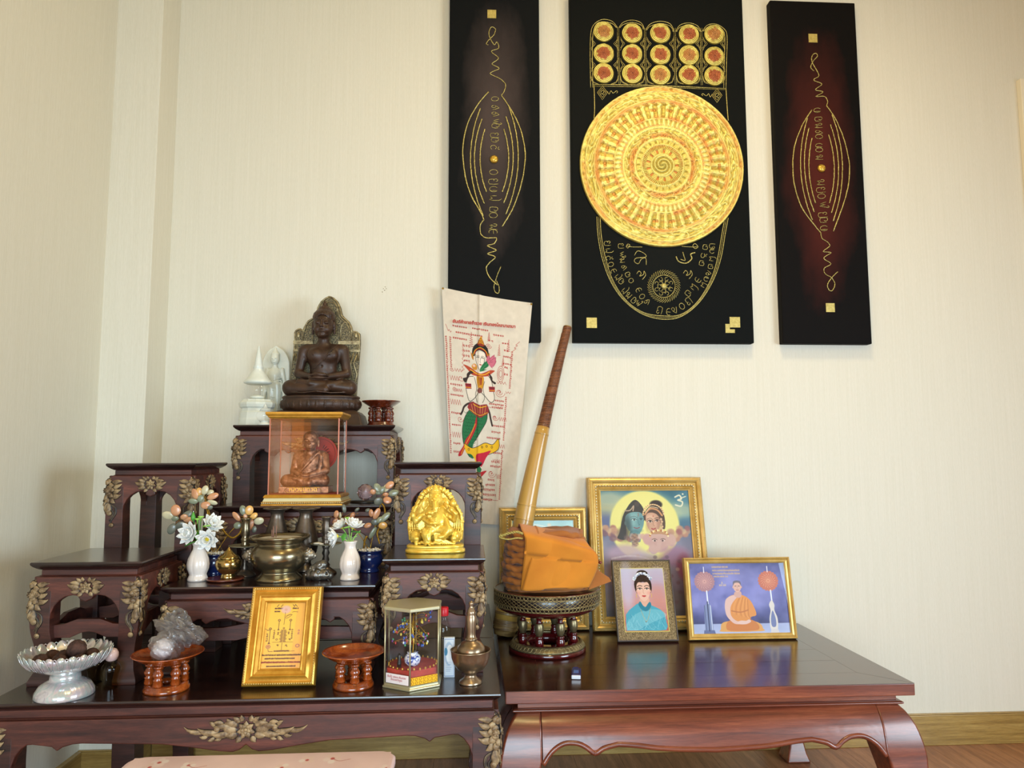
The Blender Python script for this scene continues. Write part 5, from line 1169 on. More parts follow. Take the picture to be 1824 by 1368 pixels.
def build_monk():
    p = atY(545, 870, -.383); t = thing('seated_monk_statue', 'copper-coloured statue of an old monk seated cross-legged inside the glass case', 'statue', (p.x, -.383, Z_CM+.0286))
    m = MB(); m.box(-.0655, .0655, -.030, .034, 0, .0175); b = m.build('plaque_base', COPPER, t, bevel=.001)
    m = MB(); q = [(-.050, .0085), (-.043, .0155), (.041, .0155), (.049, .0085), (.041, .0015), (-.043, .0015), (-.050, .0085)]
    m.tube([(a, -.0305, c) for a, c in q], .0009, 5); m.build('plaque_border', MT['gold'], b)
    text_mesh('lettering', 'หลวงปู่ทวด', .012, MT['gold'], b, (-.001, -.0308, .0052), wmax=.072, extrude=.0004, label='raised gold Thai name')
    s = Sculpt((-.068, -.046, -.002), (.068, .042, .152), .00105)
    for q in (-1, 1): s.cap((q*.022, .008, .017), (q*.048, -.010, .016), .0185, .0165, .006)
    s.cap((-.050, -.012, .014), (.014, -.030, .010), .0145, .010, .004).cap((.050, -.014, .014), (-.010, -.028, .018), .0145, .009, .004).ell((-.018, -.030, .021), (.012, .006, .005), .003)
    s.ell((.004, .010, .040), (.033, .024, .036), .010).ell((.008, .008, .066), (.036, .024, .026), .012).cap((-.022, .010, .084), (.038, .010, .084), .0135, .0125, .010)
    s.cap((.010, .004, .090), (.010, .000, .102), .0125, .012, .006)
    s.cap((-.027, .010, .080), (-.034, .002, .042), .0115, .0095, .005).cap((-.034, .0, .040), (-.006, -.024, .030), .0090, .0065, .004)
    s.cap((.044, .010, .080), (.050, .002, .044), .0135, .0125, .005).cap((.050, .0, .042), (.012, -.024, .031), .0110, .0065, .004)
    s.ell((.002, -.027, .029), (.016, .008, .0042), .003)
    for i in range(4): s.cap((.012, -.030+i*.003, .033), (-.010, -.032+i*.003, .0335), .0018, .0015, .0006)
    # head: bald, lined face, big ears
    s.ell((.010, .000, .124), (.0200, .0215, .0225), .003).ell((.010, -.006, .110), (.0155, .0145, .0120), .006).ell((.010, -.002, .132), (.0185, .0205, .0165), .004)
    for q in (-1, 1):
        x = .010+q*.0205; s.ell((x, .002, .119), (.0030, .0055, .0085), .001).cap((x, .001, .113), (x, .0, .107), .0028, .0024, .001)
        s.ell((.010+q*.0078, -.0190, .1215), (.0048, .0028, .0026), .001).path([(.010+q*.003, -.0215, .1275), (.010+q*.009, -.0215, .1285), (.010+q*.014, -.0165, .1262)], .0012, k=.0012)
        s.path([(.010+q*.0045, -.0205, .1135), (.010+q*.0085, -.0185, .1085), (.010+q*.0095, -.0160, .1040)], .0008, k=.0008, op='sub'); s.ell((.010+q*.010, -.0135, .1135), (.0052, .0052, .0050), .003)
        s.path([(.010+q*.004, -.0225, .1195), (.010+q*.012, -.0195, .1190)], .0005, k=.0005, op='sub')
    s.cap((.010, -.0205, .1245), (.010, -.0245, .1155), .0018, .0030, .002).ell((.010, -.0225, .1145), (.0046, .0026, .0020), .0012)
    s.path([(.003, -.0175, .1075), (.010, -.0205, .1085), (.017, -.0175, .1075)], .0013, k=.0008).path([(.004, -.0175, .1045), (.010, -.0200, .1038), (.016, -.0175, .1045)], .0014, k=.0008)
    for z in (.1335, .1365, .1395): s.path([(.002, -.0195, z), (.010, -.0215, z+.0005), (.018, -.0195, z)], .0005, k=.0006, op='sub')
    # robe folds
    for k in range(7): s.path([(.036-k*.004, -.008-.002*k, .094-.003*k), (.018-k*.004, -.017, .070-.004*k), (-.004-k*.003, -.016, .050-.003*k), (-.024, -.010, .038)], .0011, k=.0018)
    s.path([(.030, -.006, .096), (.040, -.010, .080), (.040, -.014, .056), (.036, -.014, .040)], .0040, .0048, .003, flat=.6)
    for k in range(5):
        for q in (-1, 1): s.path([(q*(.020+k*.008), -.034+k*.0035, .008+k*.002), (q*(.034+k*.006), -.022+k*.002, .020), (q*(.044+k*.003), .0, .028)], .0009, k=.0014)
    s.disp(lambda X, Y, Z: .0003*np.sin(X*2100+4*np.sin(Z*700))*np.sin(Z*1900+Y*900))
    s.build('body', COPPER, t, (0, 0, .0175))
build_monk()
p = atY(571, 808, -.334); t = thing('red_fan_disc', 'round red paper disc standing behind the seated monk in the glass case', 'fan', (p.x, -.334, Z_CM+.0286))
m = MB(); R_ = .0465; m.lathe([(0, -.0008), (R_, -.0008), (R_, .0008), (0, .0008)], 48, M=Matrix.Translation((0, 0, p.z-Z_CM-.0286)) @ Matrix.Rotation(PI/2, 4, 'X'), smooth=False); m.build('disc', mat_plain('red_card', '#a3281f', .6), t)
m = MB(); m.lathe([(R_*.86, -.0010), (R_*.88, -.0010), (R_*.88, -.0008), (R_*.86, -.0008)], 48, M=Matrix.Translation((0, 0, p.z-Z_CM-.0286)) @ Matrix.Rotation(PI/2, 4, 'X') @ Matrix.Scale(-1, 4, (0, 0, 1)), closed=True, smooth=False)
for a in (-8, 12, 32, 50, 66):
    aa = math.radians(a); m.tube([(R_*.34*math.cos(aa), -.0012, p.z-Z_CM-.0286+R_*.34*math.sin(aa)), (R_*.56*math.cos(aa), -.0012, p.z-Z_CM-.0286+R_*.56*math.sin(aa))], .0009, 5)
m.build('brush_marks', BINK, t)
m = MB(); m.tube([(0, 0, .0), (0, 0, p.z-Z_CM-.0286-R_+.004)], .0022, 8); m.build('handle', MT['rosewood'], t)

# crystal ball
p = atY(651, 877, -.350); t = thing('crystal_ball', 'faceted pink crystal ball on a black disc beside the glass case', 'ornament', (p.x, -.350, Z_CM))
m = MB(); m.lathe([(.040, 0), (.041, .002), (.039, .005), (.018, .0055), (.0, .0050)], 40); m.build('stand', MT['black'], t)
b = bmesh.new(); bmesh.ops.create_icosphere(b, subdivisions=2, radius=.0235, matrix=Matrix.Translation((0, 0, .0278)) @ Matrix.Rotation(.3, 4, 'X')); me = bpy.data.meshes.new('crystal'); b.to_mesh(me); b.free()
cm = NT('pink_crystal'); cm.set(base='#f2cdd3', trans=.8, rough=.02, ior=1.25, coat=1.0); me.materials.append(cm.m); o = bpy.data.objects.new('crystal', me); COL.objects.link(o); o.parent = t

# golden elephant-headed statue
GANG = mat_mottled('bright_gold_paint', '#dba528', '#f7d45c', 40, .3, .4, coat=.15, lo=.3, hi=.6)
def build_ganesha():
    p = base_pt(775.5, 987, .7145, .040); t = thing('elephant_deity_statue', 'bright golden elephant-headed deity statue seated before a flame-edged backplate', 'statue', p)
    s = Sculpt((-.076, -.044, -.001), (.076, .034, .166), .00092)
    c = lambda X, Y, d=0.: ((X-611)*.000251, d, (905-Y)*.000251+.018)
    # rounded oval base in two steps
    m = MB(); m.lathe([(.0700, 0), (.0722, .0025), (.0715, .0070), (.0670, .0095), (.0665, .0105), (.0690, .0130), (.0688, .0165), (.0660, .0185), (0, .0187)], 96, rad=lambda a, r, z: r*((abs(math.cos(a))**3+abs(math.sin(a))**3)**(-1/3)*.97), M=Matrix.Diagonal((1, .56, 1, 1))); m.build('oval_base', GANG, t)
    # backplate: arch built from overlapping lobes
    bp = [(375, 860), (362, 760), (360, 690), (385, 630), (415, 570), (455, 500), (500, 430), (550, 392), (605, 372), (660, 392), (720, 440), (765, 500), (805, 560), (845, 630), (858, 700), (856, 780), (848, 860)]
    for i in range(len(bp)-1):
        a, b_ = c(*bp[i], .012), c(*bp[i+1], .012); s.cap(a, b_, .0042, .0042, .002)
    for X, Y, rx, rz in ((610, 560, .048, .044), (610, 720, .058, .050), (610, 470, .030, .026), (480, 760, .028, .030), (740, 760, .028, .030)): s.ell(c(X, Y, .014), (rx, .007, rz), .004)
    for i in range(len(bp)-1):
        for q in (.0, .5):
            X = bp[i][0]*(1-q)+bp[i+1][0]*q; Y = bp[i][1]*(1-q)+bp[i+1][1]*q
            if Y > 700: continue
            dx, dy = X-611, Y-640; L = math.hypot(dx, dy); s.cap(c(X, Y, .012), c(X+dx/L*24, Y+dy/L*24, .010), .0033, .0008, .001)
    for k in range(11):
        a = math.radians(20+k*14); X, Y = 611+150*math.cos(a), 520-130*math.sin(a); s.ell(c(X, Y, .006), (.0048, .0035, .0075), .0015, rot=(0, PI/2-a, 0))
    for sx in (-1, 1):       # fluted sides like peacock feathers
        for k in range(4): s.path([c(611+sx*(150+k*24), 880, .004), c(611+sx*(172+k*22), 760, .004), c(611+sx*(182+k*18), 660+k*10, .006)], .0028, .0016, .0015)
        # lions by the feet
        s.ell(c(611+sx*180, 830, -.012), (.0135, .0135, .0145), .003); s.ell(c(611+sx*172, 842, -.024), (.0075, .0065, .0065), .002)
        for q in (-1, 1): s.ell(c(611+sx*180+q*24, 812, -.020), (.0025, .0025, .0025), .001); s.ell(c(611+sx*180+q*40, 795, -.010), (.004, .003, .004), .001)
        s.cap(c(611+sx*175, 850, -.018), c(611+sx*172, 890, -.026), .006, .0045, .003)
        for k in range(8): a = k*.78; s.ell(c(611+sx*180+50*math.cos(a), 825-46*math.sin(a), -.010), (.0034, .003, .0034), .001)
    # body
    s.ell(c(615, 700, -.010), (.027, .021, .026), .006).ell(c(611, 610, -.004), (.026, .017, .020), .008).ell(c(611, 775, -.008), (.033, .020, .012), .006)
    s.ell(c(610, 500, -.012), (.0175, .0165, .0185), .004).ell(c(610, 455, -.010), (.015, .014, .010), .003)
    s.path([c(610, 520, -.027), c(618, 560, -.032), c(612, 592, -.034), (c(585, 606, -.034)), c(555, 602, -.034), c(535, 612, -.034)], .0078, .0042, .0015)
    for q in (-1, 1):
        s.ell(c(610+q*88, 535, -.006), (.0115, .004, .0155), .002, rot=(0, 0, -q*.35)); s.ell(c(610+q*30, 492, -.027), (.0026, .002, .0018), .0008); s.cap(c(610+q*22, 560, -.026), c(610+q*42, 588, -.033), .0022, .0014, .0008)
        s.path([c(610+q*36, 480, -.022), c(610+q*18, 474, -.028), c(610+q*6, 480, -.028)], .001, k=.001)
    for Y, r in ((440, .0165), (420, .0140), (402, .0108), (386, .0078), (370, .0050)): s.ell(c(608, Y, -.006), (r, r*.85, .0042), .0008)
    s.cap(c(606, 370, -.004), c(605, 346, -.004), .0030, .0008, .001)
    for k in range(7): s.ell(c(568+k*14, 448-6*math.sin(k*PI/6), -.020), (.0022, .002, .0030), .0005)
    # four arms
    s.path([c(545, 600, .0), c(470, 650, -.006), c(425, 690, -.010)], .0080, .0066, .003).path([c(425, 690, -.010), c(405, 640, -.016), c(412, 590, -.018)], .0062, .0048, .002).ell(c(415, 575, -.018), (.0060, .005, .0070), .001)
    s.path([c(415, 600, -.022), c(430, 560, -.022), c(440, 545, -.020)], .0026, .0035, .001)
    s.path([c(675, 600, .0), c(745, 650, -.006), c(785, 680, -.010)], .0080, .0066, .003).path([c(785, 680, -.010), c(800, 620, -.016), c(770, 590, -.018)], .0062, .0048, .002).ell(c(760, 580, -.018), (.0060, .005, .0070), .001)
    s.path([c(690, 500, -.014), c(740, 550, -.018), c(790, 600, -.020)], .0016, .0016, .001); s.ell(c(775, 525, -.012), (.0085, .005, .0085), .001)
    s.path([c(560, 620, -.010), c(515, 670, -.022), c(560, 700, -.032)], .0070, .0050, .002).ell(c(575, 700, -.034), (.0070, .0055, .0045), .001).ell(c(555, 640, -.030), (.0070, .006, .0070), .001)
    s.path([c(665, 620, -.010), c(712, 680, -.022), c(735, 740, -.032)], .0070, .0050, .002).ell(c(740, 760, -.034), (.0055, .004, .0085), .001)
    # legs and drapery
    s.path([c(575, 770, -.018), c(530, 800, -.030), c(545, 875, -.032)], .0130, .0080, .004).ell(c(548, 893, -.036), (.0075, .0085, .0045), .002)
    s.path([c(650, 765, -.018), c(740, 770, -.028), c(690, 820, -.034)], .0120, .0080, .004).ell(c(665, 825, -.036), (.0080, .006, .005), .002)
    for k in range(7): s.path([c(500+k*12, 740, -.034), c(505+k*11, 800, -.041+abs(k-3)*.0016), c(528+k*7, 855, -.040+abs(k-3)*.0012)], .0011, k=.001)
    for k in range(8): s.path([c(600+k*7, 790, -.026), c(612+k*13, 850, -.030), c(640+k*20, 892, -.030)], .0016, k=.001)
    for k in range(5): s.path([c(590-k*4, 640+k*14, -.024-.001*k), c(615, 655+k*16, -.029-.001*k), c(645+k*4, 640+k*14, -.024-.001*k)], .0012, k=.0008)
    s.path([c(595, 690, -.034), c(615, 730, -.034), c(637, 690, -.034), c(595, 690, -.034)], .0014, k=.0008).ell(c(616, 705, -.034), (.003, .002, .003), .0008)
    for k in range(17): s.ell(c(450+k*20, 880+6*math.sin(k*2.1), -.030+.00018*(k-8)**2), (.0045, .005, .0038), .0012)
    s.disp(lambda X, Y, Z: .00013*np.sin(X*2300+3*np.sin(Z*900))*np.sin(Z*2100+2*np.sin(X*800))*(Z > .022)+0*Y)
    s.build('figure', GANG, t)
build_ganesha()

# incense bowl
p = base_pt(496.5, 1038, Z_CF, .047); t = thing('incense_bowl', 'large round brass incense bowl filled with ash and sticks', 'bowl', p); t.scale = (1.03,)*3
m = MB(); m.lathe([(x*1.07, z) for x, z in [(.0475, 0), (.0480, .003), (.0450, .007), (.037, .0145), (.0345, .0185), (.042, .0230), (.052, .0320), (.0580, .0445), (.0595, .056), (.0565, .0670), (.0490, .0755), (.0455, .0790), (.0455, .0815), (.052, .0865), (.0600, .0910), (.0620, .0935), (.0620, .0965), (.0600, .0975), (.0565, .0950), (.0520, .0900), (.046, .086), (0, .086)]], 72); m.build('bowl', BRONZE, t)
m = MB(); m.lathe([(0, .0935), (.02, .0945), (.045, .0925), (.0575, .0900), (.0575, .0885)], 48); m.build('ash', mat_mottled('incense_ash', '#8d857b', '#c6beb4', 60, .9, bump=.8, bscale=160), t)
for sx in (-1, 1):
    s = Sculpt((-.02, -.016, -.022), (.024, .016, .022), .0011); s.cap((-.008, 0, 0), (.004, 0, .0), .0165, .0120, .002).cap((.004, 0, -.001), (.015, 0, -.002), .009, .0042, .002)
    for k in range(12): a = k*PI/6; s.ell((-.001, .0125*math.cos(a), .0135*math.sin(a)), (.004, .0036, .0036), .0008)
    for y in (-.005, .005): s.ell((.008, y, .005), (.0026, .0026, .0026), .0008, op='add'); s.ell((.004, y*1.7, .010), (.003, .002, .004), .0008)
    s.path([(.014, -.005, -.005), (.016, 0, -.0065), (.014, .005, -.005)], .0012, k=.0006)
    o = s.build('lion_handle', mat_mottled('worn_silvered_brass', '#6f6253', '#b5aa98', 90, .35, .7, bump=.4, bscale=220), t, (sx*.0640, 0, .053)); o.rotation_euler = (0, 0, 0 if sx > 0 else PI)
for x, y, l, a in ((-.013, -.012, .030, .03), (-.010, -.014, .026, -.04), (-.006, -.012, .032, .02), (-.016, -.008, .022, -.02)):
    m = MB(); m.tube([(x, y, .089), (x+a*l, y, .089+l)], .0009, 6); m.build('incense_stick', mat_plain('red_stick', '#8d6658', .7), t)
# two tall vases behind
for i, (px, lab) in enumerate(((491.5, 'tall dark bronze flared vase behind the left half of the incense bowl'), (543, 'tall dark bronze flared vase behind the right half of the incense bowl'))):
    p = atY(px, 1000, -.527); t = thing('bronze_vase', lab, 'vase', (p.x, -.527, Z_CF), i*.3, 'tall bronze vases behind the incense bowl')
    fl = lambda a, r, z: r*(1+(.035*math.cos(a*12) if z > .146 else 0))
    t.scale = (1.03,)*3; m = MB(); m.lathe([(.023, 0), (.024, .003), (.017, .012), (.0135, .022), (.017, .030), (.027, .045), (.0305, .062), (.0290, .080), (.0230, .105), (.0165, .125), (.0145, .136), (.0180, .144), (.0300, .1485), (.0335, .1495), (.0320, .1512), (.0200, .1480), (.0120, .138), (.0, .130)], 48, rad=fl); m.build('vase_body', DKBRONZE, t)
# candlesticks
CS = [(.0255, 0), (.0262, .002), (.0235, .005), (.0150, .011), (.0085, .016), (.0105, .020), (.0062, .026), (.0085, .032), (.0058, .040), (.0090, .047), (.0062, .055), (.0082, .060), (.0100, .0655)]
for px, py, lab, mt_, yy in ((435, 1028, 'brass candlestick with a wide drip plate left of the incense bowl', BRONZE, -.590), (579.5, 1024, 'dark bronze candlestick with wax on its drip plate right of the incense bowl', DKBRONZE, -.565)):
    p = atY(px, py, yy); t = thing('candlestick', lab, 'candlestick', (p.x, yy, Z_CF))
    t.scale = (1.04,)*3; m = MB(); m.lathe(CS, 32); m.build('stem', DKBRONZE, t)
    m = MB(); m.lathe([(.008, .0650), (.034, .0675), (.0365, .0690), (.0360, .0700), (.0330, .0690), (.010, .0668), (0, .0668)], 48); m.build('drip_plate', mat_mottled('tarnished_plate', '#7d7862', '#a39d84', 30, .45, .6), t)
    m = MB(); m.lathe([(.0085, .0668), (.0105, .0700), (.0082, .0740), (.0100, .0800), (.0105, .0840), (.0075, .0880), (.0098, .0930), (.0092, .1080), (.0085, .1180), (.0098, .1270), (.0125, .1300), (.0120, .1312), (.0080, .1300), (.0072, .118), (0, .118)], 32); m.build('candle_cup', mt_, t)
    if px > 500: m = MB(); m.ball((-.018, -.008, .070), (.0105, .008, .0030), 12, 6); m.ball((-.008, -.016, .0695), (.006, .006, .0022), 10, 6); m.build('wax', mat_plain('white_wax', '#e3dccd', .5), t)
# little brass urn on its wooden saucer
p = base_pt(401, 1039, Z_CF, .042); t = thing('wooden_saucer', 'thin round reddish wooden saucer under the small brass urn', 'saucer', p)
m = MB(); m.lathe([(.034, 0), (.040, .0015), (.0425, .0045), (.041, .0060), (.036, .0050), (0, .0046)], 48); m.build('saucer', mat_wood('saucer_wood', '#4a1f14', '#743622', '#8f4a30', (30, 30, 9), .3, .4), t)
t = thing('brass_urn', 'small shiny spherical brass urn with a pointed lid', 'urn', (p.x+.006, p.y, p.z+.0048))
m = MB(); m.lathe([(.0165, 0), (.0175, .0015), (.0160, .0045), (.0160, .0075), (.0135, .0100), (.0200, .0145), (.0265, .0220), (.0292, .0315), (.0280, .0395), (.0245, .0450)], 48); m.build('urn_body', BRASS, t)
m = MB(); m.lathe([(.0250, .0448), (.0230, .0490), (.0150, .0545), (.0130, .0555), (.0120, .0575), (.0090, .0588), (.0082, .0612), (.0050, .0628), (.0040, .0655), (.0016, .0690), (0, .0710)], 40); m.build('urn_lid', BRASS, t)
# grey metallic rock
def build_rock():
    p = base_pt(568, 1035, Z_CF, .016); t = thing('mineral_lump', 'lumpy silvery grey mineral stone beside the incense bowl', 'stone', p); t.scale = (1.25,)*3
    s = Sculpt((-.032, -.026, 0), (.030, .024, .042), .0011); r = random.Random(3)
    for x, y, z, q in ((-.016, 0, .009, .012), (-.004, -.006, .010, .013), (.010, -.002, .010, .012), (.018, .002, .008, .009), (.0, .004, .022, .013), (.006, .002, .027, .010), (-.010, .004, .018, .011)): s.ell((x, y, z), (q, q, q*.9), .002)
    for _ in range(60): s.ell((r.uniform(-.026, .024), r.uniform(-.016, .012), r.uniform(.002, .034)), (r.uniform(.002, .004),)*3, .0005, op='sub')
    o = s.build('stone', mat_mottled('galena', '#36322e', '#a09a90', 60, .28, .85, bump=.5, bscale=200), t); o.scale = (.95, .8, 1.0)
build_rock()

# white lobed vases with artificial lotus flowers
PETALW = mat_mottled('white_petal', '#e6e4df', '#f7f6f2', 40, .5, sss=.1); GREEN = mat_plain('fresh_green', '#4f9a3a', .45); LIME = mat_plain('lime_green', '#9bcf5c', .45); YEL_ = mat_plain('stamen_yellow', '#ecd22c', .5)
def lotus_flower(parent, c, d, size, layers=((9, .32), (8, .62), (7, .95)), name='lotus_flower'):
    """petals in rings around direction d"""
    d = Vector(d).normalized(); M = Matrix.Translation(c) @ d.to_track_quat('Z', 'Y').to_matrix().to_4x4()
    m = MB(); m.lathe([(0, -size*.10), (size*.16, -size*.04), (size*.20, size*.10), (size*.15, size*.16), (0, size*.17)], 14, M=M)
    for k in range(22): a = k*2.4; r = size*.20*math.sqrt(k/22); m.ball((r*math.cos(a), r*math.sin(a), size*.19), (size*.03, size*.03, size*.05), 5, 4, M=M)
    fl = m.build(name, YEL_, parent)
    me = None
    for li, (n, el) in enumerate(layers):
        L = size*(1.0-.10*li)
        pm_ = MB(); vs = []; W_p = [.35, .75, 1., .92, .6, .04]
        for i in range(6):
            s = i/5; e = PI/2*(1-el)*.0+el*PI/2*.72+.55*s*(1-.2*li); rr = size*.10+L*s*math.cos(el*1.15+.25*s); zz = L*s*math.sin(el*1.15+.25*s)
            for q in (-1, -.5, 0, .5, 1): vs.append((rr, q*W_p[i]*size*.25, zz+size*.07*q*q*(1 if i < 5 else 0)))
        fs = [(i*5+k, i*5+k+1, (i+1)*5+k+1, (i+1)*5+k) for i in range(5) for k in range(4)]
        pm_.add(vs, fs, True); first = None
        for k in range(n):
            a = 2*PI*(k+li*.5)/n+random.uniform(-.08, .08); Mx = M @ Matrix.Rotation(a, 4, 'Z')
            if first is None:
                o = pm_.build('petal', PETALW, fl); first = o.data; so = o.modifiers.new('solid', 'SOLIDIFY'); so.thickness = size*.03
            else:
                o = bpy.data.objects.new('petal', first); COL.objects.link(o); o.parent = fl; so = o.modifiers.new('solid', 'SOLIDIFY'); so.thickness = size*.03
            o.matrix_local = Mx
    return fl
def white_vase(px, py, label, rz):
    p = base_pt(px, py, Z_CF, .0225); t = thing('white_vase', label, 'vase', p, rz, 'small white lobed flower vases'); t.scale = (1.04,)*3
    def lob(a, r, z): g = abs(math.cos(a*4)); return r*(1-.07*(1-g**.5)*math.exp(-((z-.036)/.026)**2)+(.05*math.cos(a*4) if z > .080 else 0))
    m = MB(); m.lathe([(.0205, 0), (.0218, .0015), (.0215, .005), (.0190, .0105), (.0180, .0135), (.0195, .0180), (.0232, .0270), (.0240, .0360), (.0218, .0480), (.0165, .0600), (.0125, .0680), (.0118, .0740), (.0138, .0810), (.0152, .0845), (.0140, .0842), (.0100, .074), (0, .072)], 64, rad=lob); m.build('vase_body', MT['white_ceramic'], t)
    return t, p
def stems(parent, pts, c0, mat_=None):
    m = MB()
    for e in pts: e = Vector(e); m.tube(smooth_pts([tuple(c0), tuple(c0+(e-c0)*.5+Vector((0, 0, .006))), tuple(e)], 5), .0010, 6)
    m.build('stems', mat_ or GREEN, parent)
def leaf(parent, c, d, ln, wd, mat_, name='lotus_leaf'):
    d = Vector(d).normalized(); M = Matrix.Translation(c) @ d.to_track_quat('X', 'Z').to_matrix().to_4x4(); vs = []; W_p = [.1, .7, 1, .8, .45, .05]
    for i in range(6):
        for q in (-1, 0, 1): vs.append((ln*i/5, q*wd/2*W_p[i], .15*wd*abs(q)-.06*ln*(i/5)**2))
    m = MB(); m.add(vs, [(i*3+k, i*3+k+1, i*3+k+4, i*3+k+3) for i in range(5) for k in range(2)], True, M=M); o = m.build(name, mat_, parent); so = o.modifiers.new('solid', 'SOLIDIFY'); so.thickness = .0006; return o
t, p = white_vase(352, 1037, 'small cream-white lobed vase in front of the left blue pot', .2)
t = thing('lotus_bouquet', 'artificial white lotus flowers with a green bud in the left white vase', 'flowers', (p.x, p.y, p.z+.0755))
loc3 = lambda px, py, dy=0.: tuple(Vector(atY(px, py, t.location.y+dy))-t.location)
F = [loc3(341, 951, -.018), loc3(370, 960, -.024), loc3(376, 936, .004)]
lotus_flower(t, F[0], (-.35, -1, .25), .0300); lotus_flower(t, F[1], (.15, -1, -.05), .0290); lotus_flower(t, F[2], (.55, -.55, .5), .0280)
B_ = loc3(344, 926, -.004); m = MB(); m.lathe([(0, -.004), (.0045, .0), (.0055, .005), (.0038, .011), (.0012, .018), (0, .020)], 14, M=Matrix.Translation(B_)); bd = m.build('bud', GREEN, t)
m = MB(); m.lathe([(.0026, .0135), (.0012, .018), (0, .0215)], 10, M=Matrix.Translation(B_)); m.build('bud_tip', PETALW, bd)
for px, py in ((352, 925), (358, 921)):
    m = MB(); m.lathe([(.001, -.010), (.0025, -.002), (.0065, .0), (.0070, .002), (0, .0028)], 14, M=Matrix.Translation(loc3(px, py, -.006))); m.build('seed_pod', LIME, t)
leaf(t, loc3(352, 950, -.02), (.3, -.3, -.8), .026, .018, GREEN); leaf(t, loc3(350, 965, -.022), (-.9, -.2, -.35), .026, .018, GREEN); leaf(t, loc3(362, 940, -.018), (.9, -.3, .25), .020, .020, LIME); leaf(t, loc3(346, 942, -.012), (.2, -.2, -.9), .024, .014, GREEN)
stems(t, F+[B_, loc3(352, 925, -.006), loc3(358, 921, -.006)], Vector((0, 0, .002)))
t, p = white_vase(623, 1035, 'small cream-white lobed vase in front of the right blue pot', .5)
t = thing('lotus_bouquet', 'artificial white lotus flowers seen from the side in the right white vase', 'flowers', (p.x, p.y, p.z+.0755))
F = [loc3(628, 940, -.010), loc3(601, 955, -.014), loc3(609, 940, .008)]
lotus_flower(t, F[0], (.35, -.25, 1), .0270); lotus_flower(t, F[1], (-1, -.35, -.15), .0270); lotus_flower(t, F[2], (-.5, -.3, .8), .0240)
m = MB(); m.lathe([(.001, -.010), (.0025, -.002), (.0065, .0), (.0070, .002), (0, .0028)], 14, M=Matrix.Translation(loc3(619, 923, .0))); m.build('seed_pod', LIME, t)
leaf(t, loc3(612, 943, -.012), (.8, -.4, .3), .024, .018, LIME); leaf(t, loc3(625, 948, -.010), (.9, -.3, .0), .024, .016, GREEN); leaf(t, loc3(615, 950, -.008), (-.2, -.4, -.9), .020, .014, GREEN)
stems(t, F+[loc3(619, 923, 0), loc3(642, 945, 0), loc3(636, 955, 0), loc3(610, 962, -.01)], Vector((0, 0, .002)), LIME)

# cobalt pots with stone-leaf plants
STONE = [mat_mottled('orange_stone', '#b8754f', '#dba479', 30, .3, coat=.4), mat_mottled('jade_stone', '#6d7360', '#9ba184', 30, .3, coat=.4), mat_mottled('cream_stone', '#b4ac8c', '#d6cda8', 30, .3, coat=.4), mat_mottled('grey_stone', '#4f544b', '#777a6c', 30, .35, coat=.4), mat_mottled('amber_stone', '#c98e40', '#e8b768', 30, .3, coat=.4)]
CORD = mat_mottled('gold_cord', '#6b4c12', '#d3a332', 200, .35, .6, bump=.3)
def stone_plant(px, py, yy, label, clusters, pot_label, curls):
    p = atY(px, py, yy); p = Vector((p.x, yy, Z_CF))
    t = thing('cobalt_pot', pot_label, 'pot', p, 0, 'cobalt blue plant pots')
    m = MB(); m.lathe([(.0235, 0), (.0250, .002), (.0240, .006), (.0215, .010), (.0260, .016), (.0315, .024), (.0330, .033), (.0310, .041), (.0285, .045), (.0305, .0480), (.0330, .0505), (.0325, .0530), (.0295, .0520), (.0270, .046), (0, .046)], 56); m.build('pot_body', BLUE, t)
    m = MB(); r = random.Random(int(px))
    for k in range(70): a = r.uniform(0, 2*PI); q = .026*math.sqrt(r.random()); m.ball((q*math.cos(a), q*math.sin(a), .0500+r.uniform(0, .005)), (r.uniform(.002, .0045), r.uniform(.002, .0045), r.uniform(.002, .0035)), 6, 5)
    o = m.build('white_gravel', mat_plain('white_gravel', '#ddd8ce', .7), t); o['kind'] = 'stuff'
    pl = thing('stone_leaf_plant', label, 'plant', (p.x, p.y, p.z+.0495))
    L3 = lambda x, y, d=0.: Vector(atY(x, y, yy+d))-pl.location
    m = MB()
    for cpx, cpy, dd, leaves in clusters:
        c = L3(cpx, cpy, dd); m.tube(smooth_pts([(0, 0, 0), tuple(c*.45+Vector((0, .010, .012))), tuple(c+Vector((0, .006, -.004)))], 8), .0011, 6)
        for lx, ly, la, ll, lw, mi in leaves:
            q = L3(lx, ly, dd+random.uniform(-.008, .004)); a = math.radians(la); w2 = lw*1.38e-3/2; l2 = ll*1.38e-3/2
            R = Matrix.Translation(q) @ Matrix.Rotation(-a, 4, 'Y') @ Matrix.Rotation(random.uniform(-.35, .35), 4, 'X') @ Matrix.Diagonal((l2, .0028, w2, 1))
            b = MB(); b.ball((0, 0, 0), 1, 14, 10, M=R); b.build('stone_leaf', STONE[mi], pl)
            m.tube([tuple(c), tuple(c*.35+q*.65+Vector((0, .003, 0)))], .0006, 4)
    m.build('wire_stems', CORD, pl)
    m = MB()
    for path in curls:
        P = [tuple(L3(*q)) for q in path]; P = smooth_pts(P, 14); m.tube(P, .0020, 8)
        for i in range(0, len(P)-1): v = Vector(P[i]); w_ = (Vector(P[min(i+1, len(P)-1)])-v).normalized(); m.lathe([(.0019, -.0005), (.0029, 0), (.0019, .0005)], 8, M=Matrix.Translation(v) @ w_.to_track_quat('Z', 'Y').to_matrix().to_4x4())
    m.build('wound_cord', CORD, pl)
